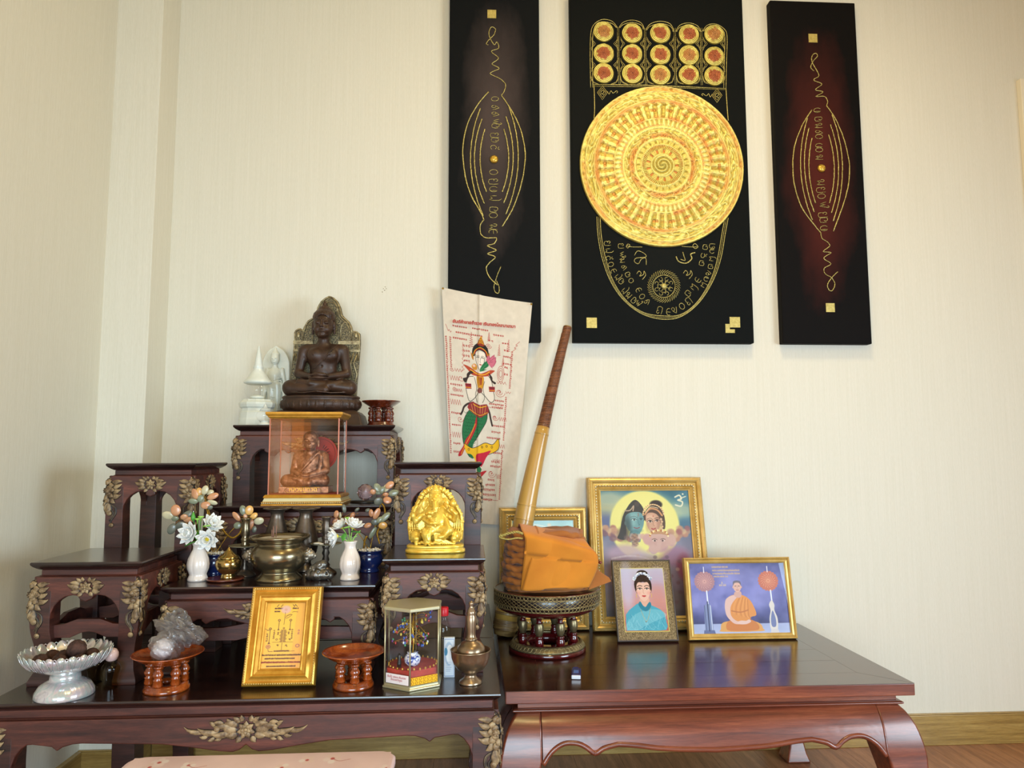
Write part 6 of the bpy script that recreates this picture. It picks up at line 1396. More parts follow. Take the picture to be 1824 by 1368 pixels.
stone_plant(382, 1012, -.578, 'stone-leaf plant with three leaf clusters growing from the left blue pot',
    [(364, 886, -.004, [(347, 880, 110, 20, 13, 0), (355, 876, 95, 15, 11, 4), (365, 873, 70, 17, 12, 2), (374, 877, 15, 14, 9, 2), (379, 884, 20, 21, 11, 0), (357, 888, 60, 14, 11, 1), (344, 893, -5, 17, 10, 1), (378, 895, -12, 19, 9, 2), (366, 900, 5, 17, 13, 0), (374, 904, 20, 10, 8, 3)]),
     (318, 926, -.012, [(299, 918, -12, 21, 14, 2), (313, 909, 100, 20, 17, 0), (328, 921, 10, 13, 10, 0), (312, 924, 10, 13, 9, 1), (333, 917, 30, 20, 12, 3), (337, 926, 5, 20, 10, 0), (321, 936, 30, 18, 13, 3), (306, 942, 60, 20, 14, 3)]),
     (438, 920, .004, [(421, 920, -48, 20, 10, 0), (433, 909, 105, 18, 12, 1), (444, 909, 80, 17, 14, 4), (452, 919, 35, 15, 10, 4), (461, 928, 15, 18, 13, 2), (437, 920, 95, 13, 7, 0), (423, 936, 15, 14, 12, 1), (447, 935, 80, 20, 9, 0), (453, 943, 80, 12, 8, 3)])],
    'cobalt blue glazed pot behind the left white vase', [[(372, 975, 0), (380, 945, 0), (393, 940, -.004), (403, 951, -.006), (414, 958, -.004), (426, 951, 0), (432, 938, .004)], [(366, 940, .002), (370, 915, .002), (366, 903, 0)]])
stone_plant(658, 1010, -.545, 'stone-leaf plant with jade and orange leaves growing from the right blue pot',
    [(683, 878, -.004, [(673, 869, -55, 19, 12, 1), (665, 876, 0, 12, 10, 0), (675, 877, 10, 12, 9, 1), (688, 869, 50, 17, 12, 2), (694, 864, 35, 18, 12, 0), (701, 878, 15, 19, 12, 1), (687, 881, 0, 11, 8, 0), (690, 891, -15, 16, 13, 0), (674, 893, 30, 17, 14, 3), (680, 873, 60, 14, 11, 1)]),
     (672, 930, -.002, [(661, 914, 95, 14, 9, 0), (671, 915, 65, 22, 11, 0), (686, 921, 42, 23, 11, 1), (668, 930, 10, 15, 12, 3), (682, 936, 0, 16, 13, 4), (664, 949, 60, 24, 9, 1), (655, 936, 20, 14, 9, 0), (676, 926, 50, 14, 9, 1)]),
     (606, 925, .010, [(599, 916, 80, 14, 10, 0), (606, 918, 95, 12, 5, 2), (597, 928, 45, 13, 7, 0), (594, 941, 30, 17, 7, 0), (613, 906, 100, 16, 8, 3), (628, 918, 60, 12, 8, 0), (636, 908, 40, 10, 6, 3), (655, 909, 20, 10, 7, 3)])],
    'cobalt blue glazed pot behind the right white vase', [[(648, 976, -.006), (650, 962, -.008), (654, 955, -.006)], [(686, 915, .0), (684, 902, .0), (676, 893, 0)], [(676, 968, .004), (672, 950, .002), (676, 940, .002)]])

# ---------------------------------------------------------------- things on the wide base table
# shell bowl with dried fruit
PEARL = NT('mother_of_pearl'); f = PEARL.noise(PEARL.coord((1, 1, 1)), 38, 4, .6, .8)
PEARL.set(base=PEARL.ramp(f, [(.3, '#b9b0b8'), (.42, '#e2dadb'), (.52, '#c2d0cd'), (.62, '#e3d3d4'), (.75, '#bfc0d6')]), rough=.2, metal=.45, coat=.7); PEARL = PEARL.m
p = base_pt(114, 1253, ZB, .050); t = thing('shell_bowl', 'silvery mother-of-pearl footed bowl with a scalloped lotus rim, full of brown balls', 'bowl', p); SBW = p; t.scale = (1.03,)*3
def sc1(a, r, z): return r*(1+.035*abs(math.sin(a*13))*min(1, max(0, (z-.040)/.03)))
m = MB(); m.lathe([(.0505, 0), (.0520, .002), (.0500, .010), (.0430, .022), (.0310, .030), (.0270, .032), (.0262, .044), (.0300, .0465)], 104, rad=lambda a, r, z: r*(1+.02*abs(math.sin(a*16))*(1 if .003 < z < .028 else 0))); m.build('foot', PEARL, t)
m = MB(); n = 26*6; prof = [(.028, .0462), (.047, .0510), (.0635, .0610), (.0730, .0730), (.0770, .0840)]; pr2 = [(.0750, .0830), (.0705, .0740), (.0610, .0630), (.045, .0540), (.0, .0500)]
vs = []; rows_ = prof+pr2
for j, (r, z) in enumerate(rows_):
    for k in range(n):
        a = 2*PI*k/n; q = abs(math.cos(a*13)); lift = .0085*(q**.7) if j in (4, 5) else (.002*q if j in (3, 6) else 0); rr = r*(1+.022*q*(z-.046)/.038)
        vs.append((rr*math.cos(a), rr*math.sin(a), z+lift-(.0042 if j in (4, 5) else 0)))
m.add(vs, [(i*n+k, i*n+(k+1) % n, (i+1)*n+(k+1) % n, (i+1)*n+k) for i in range(len(rows_)-1) for k in range(n)], True); m.build('scalloped_dish', PEARL, t)
m = MB()
for k in range(26):
    a = 2*PI*(k+.5)/26; w_ = 0
    P = [(math.cos(a+d)*r, math.sin(a+d)*r, z) for d, r, z in ((-.085, .0645, .0600), (-.078, .0745, .0720), (-.04, .0782, .0815), (0, .0795, .0855), (.04, .0782, .0815), (.078, .0745, .0720), (.085, .0645, .0600))]
    m.tube(smooth_pts(P, 3), .00075, 5)
m.build('petal_edges', PEARL, t)
DRY = mat_mottled('dried_brown_husk', '#2a1813', '#5b3a2e', 90, .85, bump=1, bscale=220)
def husk(loc, r, seed, label):
    rr = random.Random(seed); b = bmesh.new(); bmesh.ops.create_icosphere(b, subdivisions=4, radius=r)
    for v in b.verts:
        q = v.co.normalized(); k = .94+.05*math.sin(q.x*9+seed)*math.sin(q.y*11+seed*2)+.03*math.sin(q.z*31+q.x*23+seed)+.02*rr.uniform(-1, 1); v.co = q*r*k
    me = bpy.data.meshes.new('dried_ball'); b.to_mesh(me); b.free(); me.materials.append(DRY)
    for pp in me.polygons: pp.use_smooth = True
    o = bpy.data.objects.new('dried_ball', me); COL.objects.link(o); o.location = loc; tag(o, label, 'dried fruit', 'brown dried balls in the shell bowl')
for i, (x, y, z, r, lb) in enumerate(((-.034, -.028, .071, .0170, 'brown dried ball at the left front of the shell bowl'), (-.008, .004, .071, .0160, 'brown dried ball behind the front ones in the shell bowl'), (.004, -.034, .071, .0165, 'brown dried ball nearest the front rim of the shell bowl'),
                                      (.022, -.006, .090, .0185, 'largest brown dried ball, perched on top in the shell bowl'), (.042, .014, .072, .0155, 'reddish brown dried ball at the right side of the shell bowl'), (-.036, .016, .070, .0150, 'brown dried ball at the left back of the shell bowl'), (.038, -.024, .070, .0150, 'brown dried ball under the top one at the right front'))):
    husk((SBW.x+x, SBW.y+y, ZB+z), r, i*3+1, lb)
# amber bottles with pink round stoppers
AMB = mat_glass('amber_glass', (.80, .70, .50), 1.5); PINKC = mat_plain('pink_stopper', '#e2c2bc', .3, coat=.4)
for px, lab in ((196, 'small amber glass bottle with a pink ball stopper right of the shell bowl'), (169, 'small amber glass bottle half hidden behind the shell bowl')):
    p = base_pt(px, 1229 if px > 180 else 1219, ZB, .014); t = thing('amber_bottle', lab, 'bottle', p, 0, 'small amber bottles beside the shell bowl')
    m = MB(); m.lathe([(.0135, 0), (.0145, .002), (.0138, .018), (.0165, .028), (.0185, .036), (.0180, .043), (.0130, .0495), (.0085, .0515), (.0080, .0545)], 32); m.build('bottle_body', AMB, t)
    m = MB(); m.lathe([(.006, .053), (.0105, .056), (.0132, .063), (.0128, .070), (.0090, .0765), (.0040, .0790), (0, .0795)], 28); m.build('stopper', PINKC, t)
# crumpled plastic bag with a white lump on the left tray
BAG = NT('clear_plastic'); BAG.t.nodes.remove(BAG.b)
tr = BAG.n('ShaderNodeBsdfTransparent'); tr.inputs[0].default_value = (.93, .93, .95, 1); gl = BAG.n('ShaderNodeBsdfGlossy'); gl.inputs['Roughness'].default_value = .13; df = BAG.n('ShaderNodeBsdfTranslucent'); df.inputs[0].default_value = (.9, .9, .92, 1)
m1 = BAG.n('ShaderNodeMixShader'); lw = BAG.n('ShaderNodeLayerWeight'); lw.inputs[0].default_value = .45; BAG.l(lw.outputs['Facing'], m1.inputs[0]); BAG.l(tr.outputs[0], m1.inputs[1]); BAG.l(gl.outputs[0], m1.inputs[2])
m2 = BAG.n('ShaderNodeMixShader'); m2.inputs[0].default_value = .30; BAG.l(m1.outputs[0], m2.inputs[1]); BAG.l(df.outputs[0], m2.inputs[2]); BAG.l(m2.outputs[0], BAG.out.inputs[0])
bp_ = BAG.n('ShaderNodeBump'); bp_.inputs['Strength'].default_value = 1; bp_.inputs['Distance'].default_value = .004; vo = BAG.n('ShaderNodeTexVoronoi'); vo.inputs['Scale'].default_value = 75; BAG.l(BAG.coord(), vo.inputs['Vector']); BAG.l(vo.outputs[0], bp_.inputs['Height']); BAG.l(bp_.outputs[0], gl.inputs['Normal'])
t = thing('plastic_bag', 'crumpled clear plastic bag with a white lump inside, lying in the light orange tray', 'bag', (TRL.x, TRL.y, ZB+.0655))
def crumple(name, c, R, rot, mat, seed, amp, sub=4):
    rr = np.random.default_rng(seed); b = bmesh.new(); bmesh.ops.create_icosphere(b, subdivisions=sub, radius=1); fr = rr.uniform(2, 9, (10, 3)); ph = rr.uniform(0, 6, 10); dirs = rr.normal(size=(26, 3)); dirs /= np.linalg.norm(dirs, axis=1)[:, None]
    E_ = Euler(rot).to_matrix()
    for v in b.verts:
        q = v.co.normalized(); d = dirs @ np.array(q); k = 1-amp*(1-float(np.max(d)))*2.2+amp*.35*sum(math.sin(float(fr[i] @ np.array(q))*1.6+ph[i]) for i in range(10))/3
        v.co = E_ @ Vector((q.x*R[0]*k, q.y*R[1]*k, q.z*R[2]*k))
    me = bpy.data.meshes.new(name); b.to_mesh(me); b.free(); me.materials.append(mat)
    o = bpy.data.objects.new(name, me); COL.objects.link(o); o.parent = t; o.location = c; return o
crumple('bag_bottom', (.000, -.010, .024), (.033, .028, .030), (0, 0, .3), BAG.m, 2, .35); crumple('bag_top', (.022, .004, .050), (.048, .026, .026), (0, .35, .2), BAG.m, 5, .55); crumple('bag_corner', (.050, .006, .038), (.022, .016, .016), (0, .2, 0), BAG.m, 9, .5)
crumple('bag_flap', (.014, .010, .064), (.026, .016, .026), (0, -.6, .4), BAG.m, 12, .5)
o = crumple('white_lump', (-.004, -.013, .019), (.0210, .019, .0195), (0, 0, 0), mat_plain('white_chalk', '#e9dfdb', .8), 3, .12); o['label'] = 'white lump inside the bag'
for pp in o.data.polygons: pp.use_smooth = True

# picture frames: mitred mouldings around a print and a sheet of glass
def picture_frame(name, label, BL, BR, TL, TR, zs, Yb, Yt, mw, prof, mat, paint, pmat, bead=None, thick=.018, glass=True, cat='picture frame', back=True, inner=None):
    """corner pixels, foot height, depth of the foot and of the top edge; prof: (share of the width from the outer edge, height) across the moulding"""
    bl, br = atZ(BL[0], BL[1], zs), atZ(BR[0], BR[1], zs); tl, tr_ = atY(TL[0], TL[1], Yt), atY(TR[0], TR[1], Yt)
    Wd = ((br.x-bl.x)*(EYE.y-Yb)/(EYE.y-bl.y)+(tr_.x-tl.x))/2; ztop = (tl.z+tr_.z)/2; cx = ((bl.x+br.x)/2*(EYE.y-Yb)/(EYE.y-(bl.y+br.y)/2)+(tl.x+tr_.x)/2)/2
    H = math.hypot(ztop-zs, Yt-Yb); tilt = math.atan2(Yt-Yb, ztop-zs)
    t = thing(name, label, cat, (cx, Yb, zs)); t.rotation_euler = (-tilt, 0, 0); t.location.z += thick*math.sin(tilt)+.0003
    for side in range(4):
        L = Wd if side % 2 == 0 else H; m = MB(); R = []
        for s in (-1, 1):
            ring = []
            for u, h in prof:
                d = u*mw; ring.append((s*(L/2-d), -h, d))
            ring += [(s*(L/2-mw), thick, mw), (s*L/2, thick, 0)]
            R.append(ring)
        m.rings(R)
        M = {0: Matrix.Identity(4), 2: Matrix.Translation((0, 0, H)) @ Matrix.Rotation(PI, 4, 'Y'), 1: Matrix.Translation((Wd/2, 0, H/2)) @ Matrix.Rotation(-PI/2, 4, 'Y'), 3: Matrix.Translation((-Wd/2, 0, H/2)) @ Matrix.Rotation(PI/2, 4, 'Y')}[side]
        o = m.build('frame_rail', mat, t); o.matrix_local = M
        if bead:
            for u, h, r, gap, bm in bead:
                b = MB(); n = max(3, int((L-2*u*mw)/gap))
                for k in range(n): b.ball((-(L/2-u*mw)+(L-2*u*mw)*(k+.5)/n, -h, u*mw), (r*1.25, r*.8, r), 6, 4)
                q = b.build('beading', bm, o); q['kind'] = 'stuff'
    iw, ih = Wd-2*mw+.004, H-2*mw+.004
    paint.build('print', pmat, iw, ih, t, (0, .0, mw-.002))
    if glass: m = MB(); m.box(-iw/2, iw/2, -.0032, -.0018, mw-.002, H-mw+.002); m.build('glass_pane', MT['glass'], t)
    if back: m = MB(); m.box(-Wd/2+.004, Wd/2-.004, thick-.002, thick+.001, .004, H-.004); m.build('backing_board', mat_plain('backing_board', '#3b2b20', .8), t)
    return t, Wd, H
PRINT = mat_attr('printed_paper', .45, coat=.0)
G1 = [(0, .004), (.06, .011), (.12, .0125), (.20, .011), (.24, .008), (.50, .0085), (.56, .0105), (.62, .010), (.66, .006), (.86, .005), (.9, .0065), (1., .004)]

# yellow talisman sheet in an orange-gold frame
p = Paint(190, 300, '#f0b93c'); p.grad([(0, '#f3ba3a'), (.5, '#f4bf45'), (1, '#f2b44a')])
for x0, x1, c, a in ((.0, .12, '#e9a02c', .5), (.78, 1., '#eb8f48', .35)): p.poly([(x0, 0), (x1, 0), (x1-.08, 1), (x0-.06, 1)], c, a)  # slanted frame-glass reflections painted into the sheet as orange bands
V = '#63361e'; PK = '#9c4a5a'; r = random.Random(5)
for st in (([(.27, .07), (.31, .04)]), ([(.37, .07), (.41, .04)]), [(.66, .04), (.70, .07), (.72, .04), (.77, .07)]): p.line(st, .014, V)
p.glyphs(.22, .105, .42, .105, .030, V, 3, .013); p.glyphs(.22, .15, .36, .15, .028, V, 4, .012); p.glyphs(.66, .105, .80, .105, .03, V, 6, .012); p.line([(.66, .155), (.70, .148), (.80, .153)], .010, V)
for k in range(9): p.ell(.50+.075*math.cos(k*.7), .115+.036*math.sin(k*.7), .055, .030, '#dfb0a4', .3, .6)
p.ell(.5, .115, .04, .02, '#c98f8c', .4, .5); p.line([(.49, .16), (.487, .26), (.482, .34)], .010, V); p.line([(.50, .24), (.56, .205), (.66, .19), (.60, .225), (.52, .25)], .009, V, smooth=3); p.line([(.50, .215), (.55, .20), (.63, .185)], .006, V)
def tree_lamp(x, y0, y1, w=.03):
    p.ell(x, y0, .035, .018, V, .1, .8); p.ell(x, y0, .018, .009, '#f0b93c', .1, .8); p.line([(x, y0+.015), (x, y1)], .016, V, .85); p.poly([(x-w, y1+.015), (x+w, y1+.015), (x, y1-.02)], V, .85)
tree_lamp(.36, .275, .41); tree_lamp(.64, .275, .41); tree_lamp(.16, .40, .61, .035)
p.line([(.03, .40), (.10, .42), (.20, .405)], .008, V); p.line([(.08, .425), (.16, .43)], .007, V)
for i in range(11):
    y = .42+i*.0165; w = .06+.015*(i % 3); p.line([(.49-w, y), (.49+w, y)], .009, V); p.line([(.49-w, y), (.49-w*.6, y+.012), (.49, y), (.49+w*.6, y+.012), (.49+w, y)], .006, V)
p.ell(.49, .395, .025, .013, V); p.ell(.49, .395, .012, .006, '#f0b93c')
for x, y0, y1, s in ((.26, .42, .56, 5), (.36, .45, .50, 6), (.70, .41, .56, 7), (.62, .45, .49, 8), (.10, .47, .60, 9), (.86, .42, .50, 10)):
    n = max(2, int((y1-y0)/.028))
    for i in range(n):
        for st in stroke_glyph(r): p.line([(x+(q[0]-.4)*.045, y0+(i+q[1]*.8)*(y1-y0)/n) for q in st], .009, V if x < .8 else PK, .9)
p.line([(.24, .60), (.74, .60)], .007, V); p.line([(.48, .61), (.48, .72)], .010, V)
for x, s in ((.38, 11), (.58, 12), (.34, 13), (.66, 14)):
    for st in stroke_glyph(r): p.line([(x+(q[0]-.4)*.06, (.645 if s < 13 else .56)+(q[1]-.4)*.03) for q in st], .010, V)
p.ell(.15, .665, .06, .030, PK, .1, .6); p.ell(.15, .665, .035, .018, '#f0b93c', .1, .8); p.ell(.15, .665, .018, .009, PK); p.line([(.15, .70), (.17, .735), (.27, .735)], .010, V); p.ell(.86, .655, .055, .028, PK, .1, .6); p.ell(.86, .655, .03, .016, '#efae50', .1, .8)
p.glyphs(.30, .735, .66, .735, .022, V, 22, .011); p.line([(.66, .735), (.80, .73)], .008, V)
p.glyphs(.02, .795, .95, .795, .028, V, 23, .012); p.glyphs(.10, .845, .82, .845, .026, V, 24, .011); p.glyphs(.0, .90, .98, .90, .030, '#8c3018', 25, .015); p.glyphs(.16, .955, .86, .955, .026, V, 26, .012)
FO = MT['frame_orange']
picture_frame('gold_picture_frame', 'bright yellow talisman sheet in an orange-gold frame leaning on the low carved table', (433, 1226), (562, 1225), (450, 1049), (574, 1048), ZB, -.835, -.772, .0335, [(0, .003), (.05, .009), (.14, .0110), (.24, .009), (.28, .006), (.40, .0075), (.55, .0115), (.62, .0100), (.68, .0060), (.86, .0045), (.92, .006), (1., .0035)], FO, p, PRINT,
    bead=[(.14, .0112, .0017, .0046, MT['frame_gold'])], thick=.010, inner=True)

# hexagonal glass case with a wire gem tree
def hex_case():
    CH = mat_plain('champagne_metal', '#b3aa84', .3, .5); R_ = .0640; c = base_pt(735, 1232, ZB, R_*.98); a0 = -PI/2-.02; H = .160
    t = thing('hexagonal_case', 'hexagonal glass case holding a gold wire gem tree and a red base', 'case', (c.x, c.y, ZB))
    hx = lambda r, z: [(r*math.cos(a0+k*PI/3), r*math.sin(a0+k*PI/3), z) for k in range(6)]
    m = MB(); m.rings([hx(R_*1.05, 0), hx(R_*1.06, .004), hx(R_*1.0, .0055), hx(R_*1.0, .0095)]); m.build('case_base', CH, t, bevel=.001)
    m = MB(); m.rings([hx(R_*1.0, H-.006), hx(R_*1.03, H-.005), hx(R_*1.03, H), hx(R_*.98, H+.0012)]); m.build('case_lid', mat_plain('champagne_lid', '#b9b292', .35, .35), t, bevel=.0008)
    for k in range(6):
        A, B = Vector(hx(R_*.985, .0095)[k]), Vector(hx(R_*.985, .0095)[(k+1) % 6]); m = MB(); m.tube([A, A+Vector((0, 0, H-.0155))], .0017, 6); m.build('corner_strip', CH, t)
        d = (B-A).normalized()*.002; o_ = Vector((-(B-A).y, (B-A).x, 0)).normalized()*.0009; q = [A+d, B-d]; z1 = Vector((0, 0, H-.0155)); m = MB(); m.rings([[tuple(q[0]), tuple(q[1]), tuple(q[1]+o_), tuple(q[0]+o_)], [tuple(q[0]+z1), tuple(q[1]+z1), tuple(q[1]+o_+z1), tuple(q[0]+o_+z1)]]); m.build('glass_pane', MT['glass'], t)
    # label and lattice band on the two front faces
    v = hx(R_*1.0, 0)
    def on_face(k, u0, u1, z0, z1, off): A, B = Vector(v[k]), Vector(v[(k+1) % 6]); n_ = ((A+B)/2).normalized(); return [tuple(A+(B-A)*u+n_*o+Vector((0, 0, z))) for o in (off, off+.0004) for u, z in ((u0, z0), (u1, z0), (u1, z1), (u0, z1))], n_
    P_, n1 = on_face(5, .08, .96, .011, .030, .0003); m = MB(); m.add(P_, [(4, 5, 6, 7)]+[(3, 2, 1, 0), (0, 1, 5, 4), (1, 2, 6, 5), (2, 3, 7, 6), (3, 0, 4, 7)]); lb = m.build('paper_label', mat_plain('white_label', '#efe6e4', .6), t)
    A = Vector(v[5]); B = Vector(v[0]); ctr = (A+B)/2+n1*.0012; ang = math.atan2((B-A).y, (B-A).x)
    text_mesh('lettering', 'ต้นไม้ มงคล เงินทอง\nร่ำรวยทวีคูณ', .008, RINK, lb, (ctr.x, ctr.y, .0225), (PI/2, 0, ang), wmax=.046, extrude=.0001, label='red Thai writing')
    P_, n2 = on_face(0, .04, .96, .011, .026, .0003); m = MB(); m.add(P_, [(4, 5, 6, 7)]+[(3, 2, 1, 0), (0, 1, 5, 4), (1, 2, 6, 5), (2, 3, 7, 6), (3, 0, 4, 7)]); yb = m.build('lattice_band', mat_plain('yellow_band', '#eeb412', .45, .2), t)
    m = MB(); A, B = Vector(v[0]), Vector(v[1]); dr = (B-A)
    for i in range(7):
        for j in range(2):
            q = A+dr*(.09+i*.135)+n2*.0008+Vector((0, 0, .0150+j*.0072)); e = dr.normalized(); m.tube([tuple(q+e*.0026*math.cos(w)+Vector((0, 0, .0026*math.sin(w)))) for w in [k*PI/4 for k in range(9)]], .0005, 4)
    m.build('lattice_rings', mat_plain('ochre_line', '#a5650c', .5), yb)
    tre = thing('gem_tree', 'tiny gold wire tree hung with coloured gems inside the hexagonal case', 'ornament', (c.x, c.y, ZB+.0097))
    m = MB(); m.rings([[(x*.9, y*.9, z) for x, y, z in hx(R_, z)] for z in (0, .028)]); m.build('red_base', mat_mottled('red_flock', '#8d1d1a', '#b93a26', 40, .8), tre)
    m = MB(); m.lathe([(.011, .028), (.016, .034), (.0175, .041), (.0150, .048), (.0100, .052), (.0120, .055), (0, .053)], 24, M=Matrix.Translation((0, -.012, 0))); m.build('porcelain_jar', mat_mottled('blue_white_china', '#24409c', '#e6e8f2', 160, .2, coat=.5, lo=.44, hi=.52), tre)
    m = MB(); r = random.Random(8); gems = {}; m.tube([(0, -.012, .050), (.002, -.008, .075), (-.001, -.005, .100), (.001, -.002, .130)], .0016, 6)
    for k in range(34):
        z0 = r.uniform(.065, .125); a = r.uniform(0, 2*PI); L = r.uniform(.018, .046); P0 = Vector((0, -.006, z0)); P1 = P0+Vector((math.cos(a)*L, math.sin(a)*L*.9+.004, r.uniform(-.012, .016)))
        mid = (P0+P1)/2+Vector((0, 0, .006)); m.tube(smooth_pts([tuple(P0), tuple(mid), tuple(P1)], 4), .0006, 4)
        for _ in range(3): gems.setdefault(r.randrange(6), []).append((P1+Vector((r.uniform(-.006, .006), r.uniform(-.006, .006), r.uniform(-.006, .003)))))
        for _ in range(5): q = P0.lerp(P1, r.random()); m.tube([tuple(q), tuple(q+Vector((r.uniform(-.006, .006), r.uniform(-.006, .006), r.uniform(-.004, .006))))], .0005, 3)
    m.build('wire_branches', MT['gold'], tre)
    for k, c_ in enumerate(('#b3342e', '#3a5fb0', '#3f9a6a', '#d8c04a', '#6a3c7c', '#cfd6dc')):
        m = MB()
        for q in gems.get(k, []): m.ball(tuple(q), (.0022, .0022, .0032), 6, 5)
        o = m.build('gems', mat_plain('gem_%s' % 'red blue green amber violet clear'.split()[k], c_, .12, coat=.6), tre); o['kind'] = 'stuff'
    m = MB()
    for k in range(26): a = k*.2417; m.ball((.050*math.cos(a), .050*math.sin(a), .0295), (.0022, .0022, .0030), 5, 4)
    o = m.build('gold_fringe', MT['gold'], tre); o['kind'] = 'stuff'
    m = MB(); m.lathe([(.004, .028), (.0045, .036), (.003, .044), (.0038, .050), (.002, .055), (0, .056)], 12, M=Matrix.Translation((-.026, -.026, 0))); m.build('dark_figurine', MT['black'], tre)
hex_case()
# bottle with a red cap, packet, brass bowl with flask
p = atY(790, 1100, -.758); t = thing('red_capped_bottle', 'clear plastic bottle with a red screw cap behind the hexagonal case', 'bottle', (p.x, -.758, ZB))
zt = atY(791, 1081, -.758).z-ZB
m = MB(); m.lathe([(.0155, 0), (.0165, .003), (.0165, zt-.052), (.0160, zt-.044), (.0105, zt-.030), (.0085, zt-.024), (.0085, zt-.012)], 32); m.build('bottle_body', mat_glass('pet_plastic', (.93, .92, .90), 1.4), t)
m = MB(); m.lathe([(.0105, zt-.018), (.0108, zt-.017), (.0105, zt-.001), (.0095, zt), (0, zt)], 32, rad=lambda a, r, z: r*(1+.02*(math.cos(a*24) > 0))); m.build('screw_cap', mat_plain('red_cap', '#c8202c', .35), t)
p = atZ(792, 1196, ZB); t = thing('printed_packet', 'small pale blue and white printed packet standing beside the hexagonal case', 'packet', (-.0430, -.788, ZB), .0); p.y = -.788
h = atY(792, 1134, p.y+.008).z-ZB; m = MB(); m.box(-.0120, .0110, 0, .009, 0, h); m.build('packet_body', mat_plain('pale_card', '#cfd9e3', .45), t, bevel=.001)
q = Paint(60, 130, '#dfe7ee'); q.ell(.45, .40, .42, .30, '#9fb8d2', .1, .8); q.ell(.55, .42, .34, .25, '#eef3f6', .05); q.ell(.18, .35, .16, .10, '#2f7fa6', .1); q.line([(.06, .03), (.94, .03), (.94, .97), (.06, .97), (.06, .03)], .03, '#6f86b8')
for k in range(6): q.line([(.2, .62+k*.045), (.2+.5*(1-.1*(k % 3)), .62+k*.045)], .022, '#7d8fae', .8)
q.build('packet_print', mat_attr('packet_print', .4), .0220, h-.003, t, (-.0005, -.0003, .0015))
p = base_pt(838, 1223, ZB, .0235); t = thing('brass_bowl', 'small footed pinkish brass bowl near the right edge of the carved base table', 'bowl', p)
m = MB(); m.lathe([(.0235, 0), (.0240, .002), (.0225, .006), (.0140, .012), (.0115, .017), (.0130, .021), (.0155, .0225), (.0270, .0290), (.0355, .0400), (.0400, .0530), (.0415, .0660), (.0425, .0680), (.0408, .0682), (.0385, .0560), (.0330, .0420), (.024, .0330), (0, .0300)], 56); m.build('bowl', PINKBRONZE, t)
t = thing('brass_flask', 'round brass flask with a tall engraved stopper standing in the small brass bowl', 'flask', (p.x+.001, p.y, p.z+.0332))
m = MB(); m.lathe([(.012, .0), (.0190, .005), (.0270, .0180), (.0300, .0300), (.0280, .0410), (.0200, .0495), (.0120, .0530), (.0110, .0545)], 48); m.build('flask_body', PINKBRONZE, t)
m = MB(); m.lathe([(.0125, .0540), (.0130, .0570), (.0105, .0590), (.0100, .0620), (.0092, .0660), (.0098, .0720), (.0108, .0900), (.0112, .1020), (.0085, .1060), (.0100, .1080), (.0080, .1130), (.0055, .1190), (.0035, .1235), (.0055, .1265), (.0050, .1310), (0, .1340)], 40); m.build('stopper', PINKBRONZE, t)

# ---------------------------------------------------------------- things on the plain table
GOLD_A, SILV = MT['frame_gold'], MT['pale_gold']
G2 = [(0, .004), (.03, .012), (.07, .015), (.10, .013), (.13, .0145), (.24, .0165), (.36, .0140), (.46, .0085), (.50, .008), (.60, .0095), (.72, .0060), (.76, .0045), (.84, .0070), (.92, .0045), (1., .003)]
# large print of three deities with a moon
p = Paint(330, 450, '#4d6f80'); p.grad([(0, '#3f7284'), (.2, '#5b8a94'), (.38, '#777a90'), (.55, '#8b7c8c'), (.75, '#6d5a60'), (1, '#54443c')]); p.noise(.03, 5, 4)
p.ell(.10, .08, .20, .07, '#d6cba0', .9, .6); p.ell(.05, .17, .22, .05, '#c9b784', .9, .6); p.ell(.9, .17, .18, .05, '#cfc89a', 1, .5); p.ell(.95, .30, .25, .06, '#39647f', .8, .7); p.ell(.04, .27, .2, .08, '#5a5c8c', .8, .7)
p.ell(.48, .29, .385, .285, '#e3da83', .06); p.ell(.5, .2, .3, .15, '#e8e08c', .8, .7)
p.line([(.84, .06), (.89, .045), (.91, .075), (.87, .085), (.92, .10), (.90, .135), (.84, .125)], .016, '#dcd8bc', smooth=3); p.line([(.90, .07), (.96, .055)], .010, '#dcd8bc'); p.ell(.93, .035, .01, .006, '#e8e4c8')
for cx, cy, s in ((.08, .33, 1), (.18, .36, 1.2), (.9, .34, 1), (.80, .37, 1.1)):
    for k in range(9): p.ell(cx+.05*s*math.cos(k*1.3), cy+.028*s*math.sin(k*2.1), .034*s, .022*s, ['#b98a6f', '#9b5c5c', '#c9a883', '#7b5560'][k % 4], .5, .8)
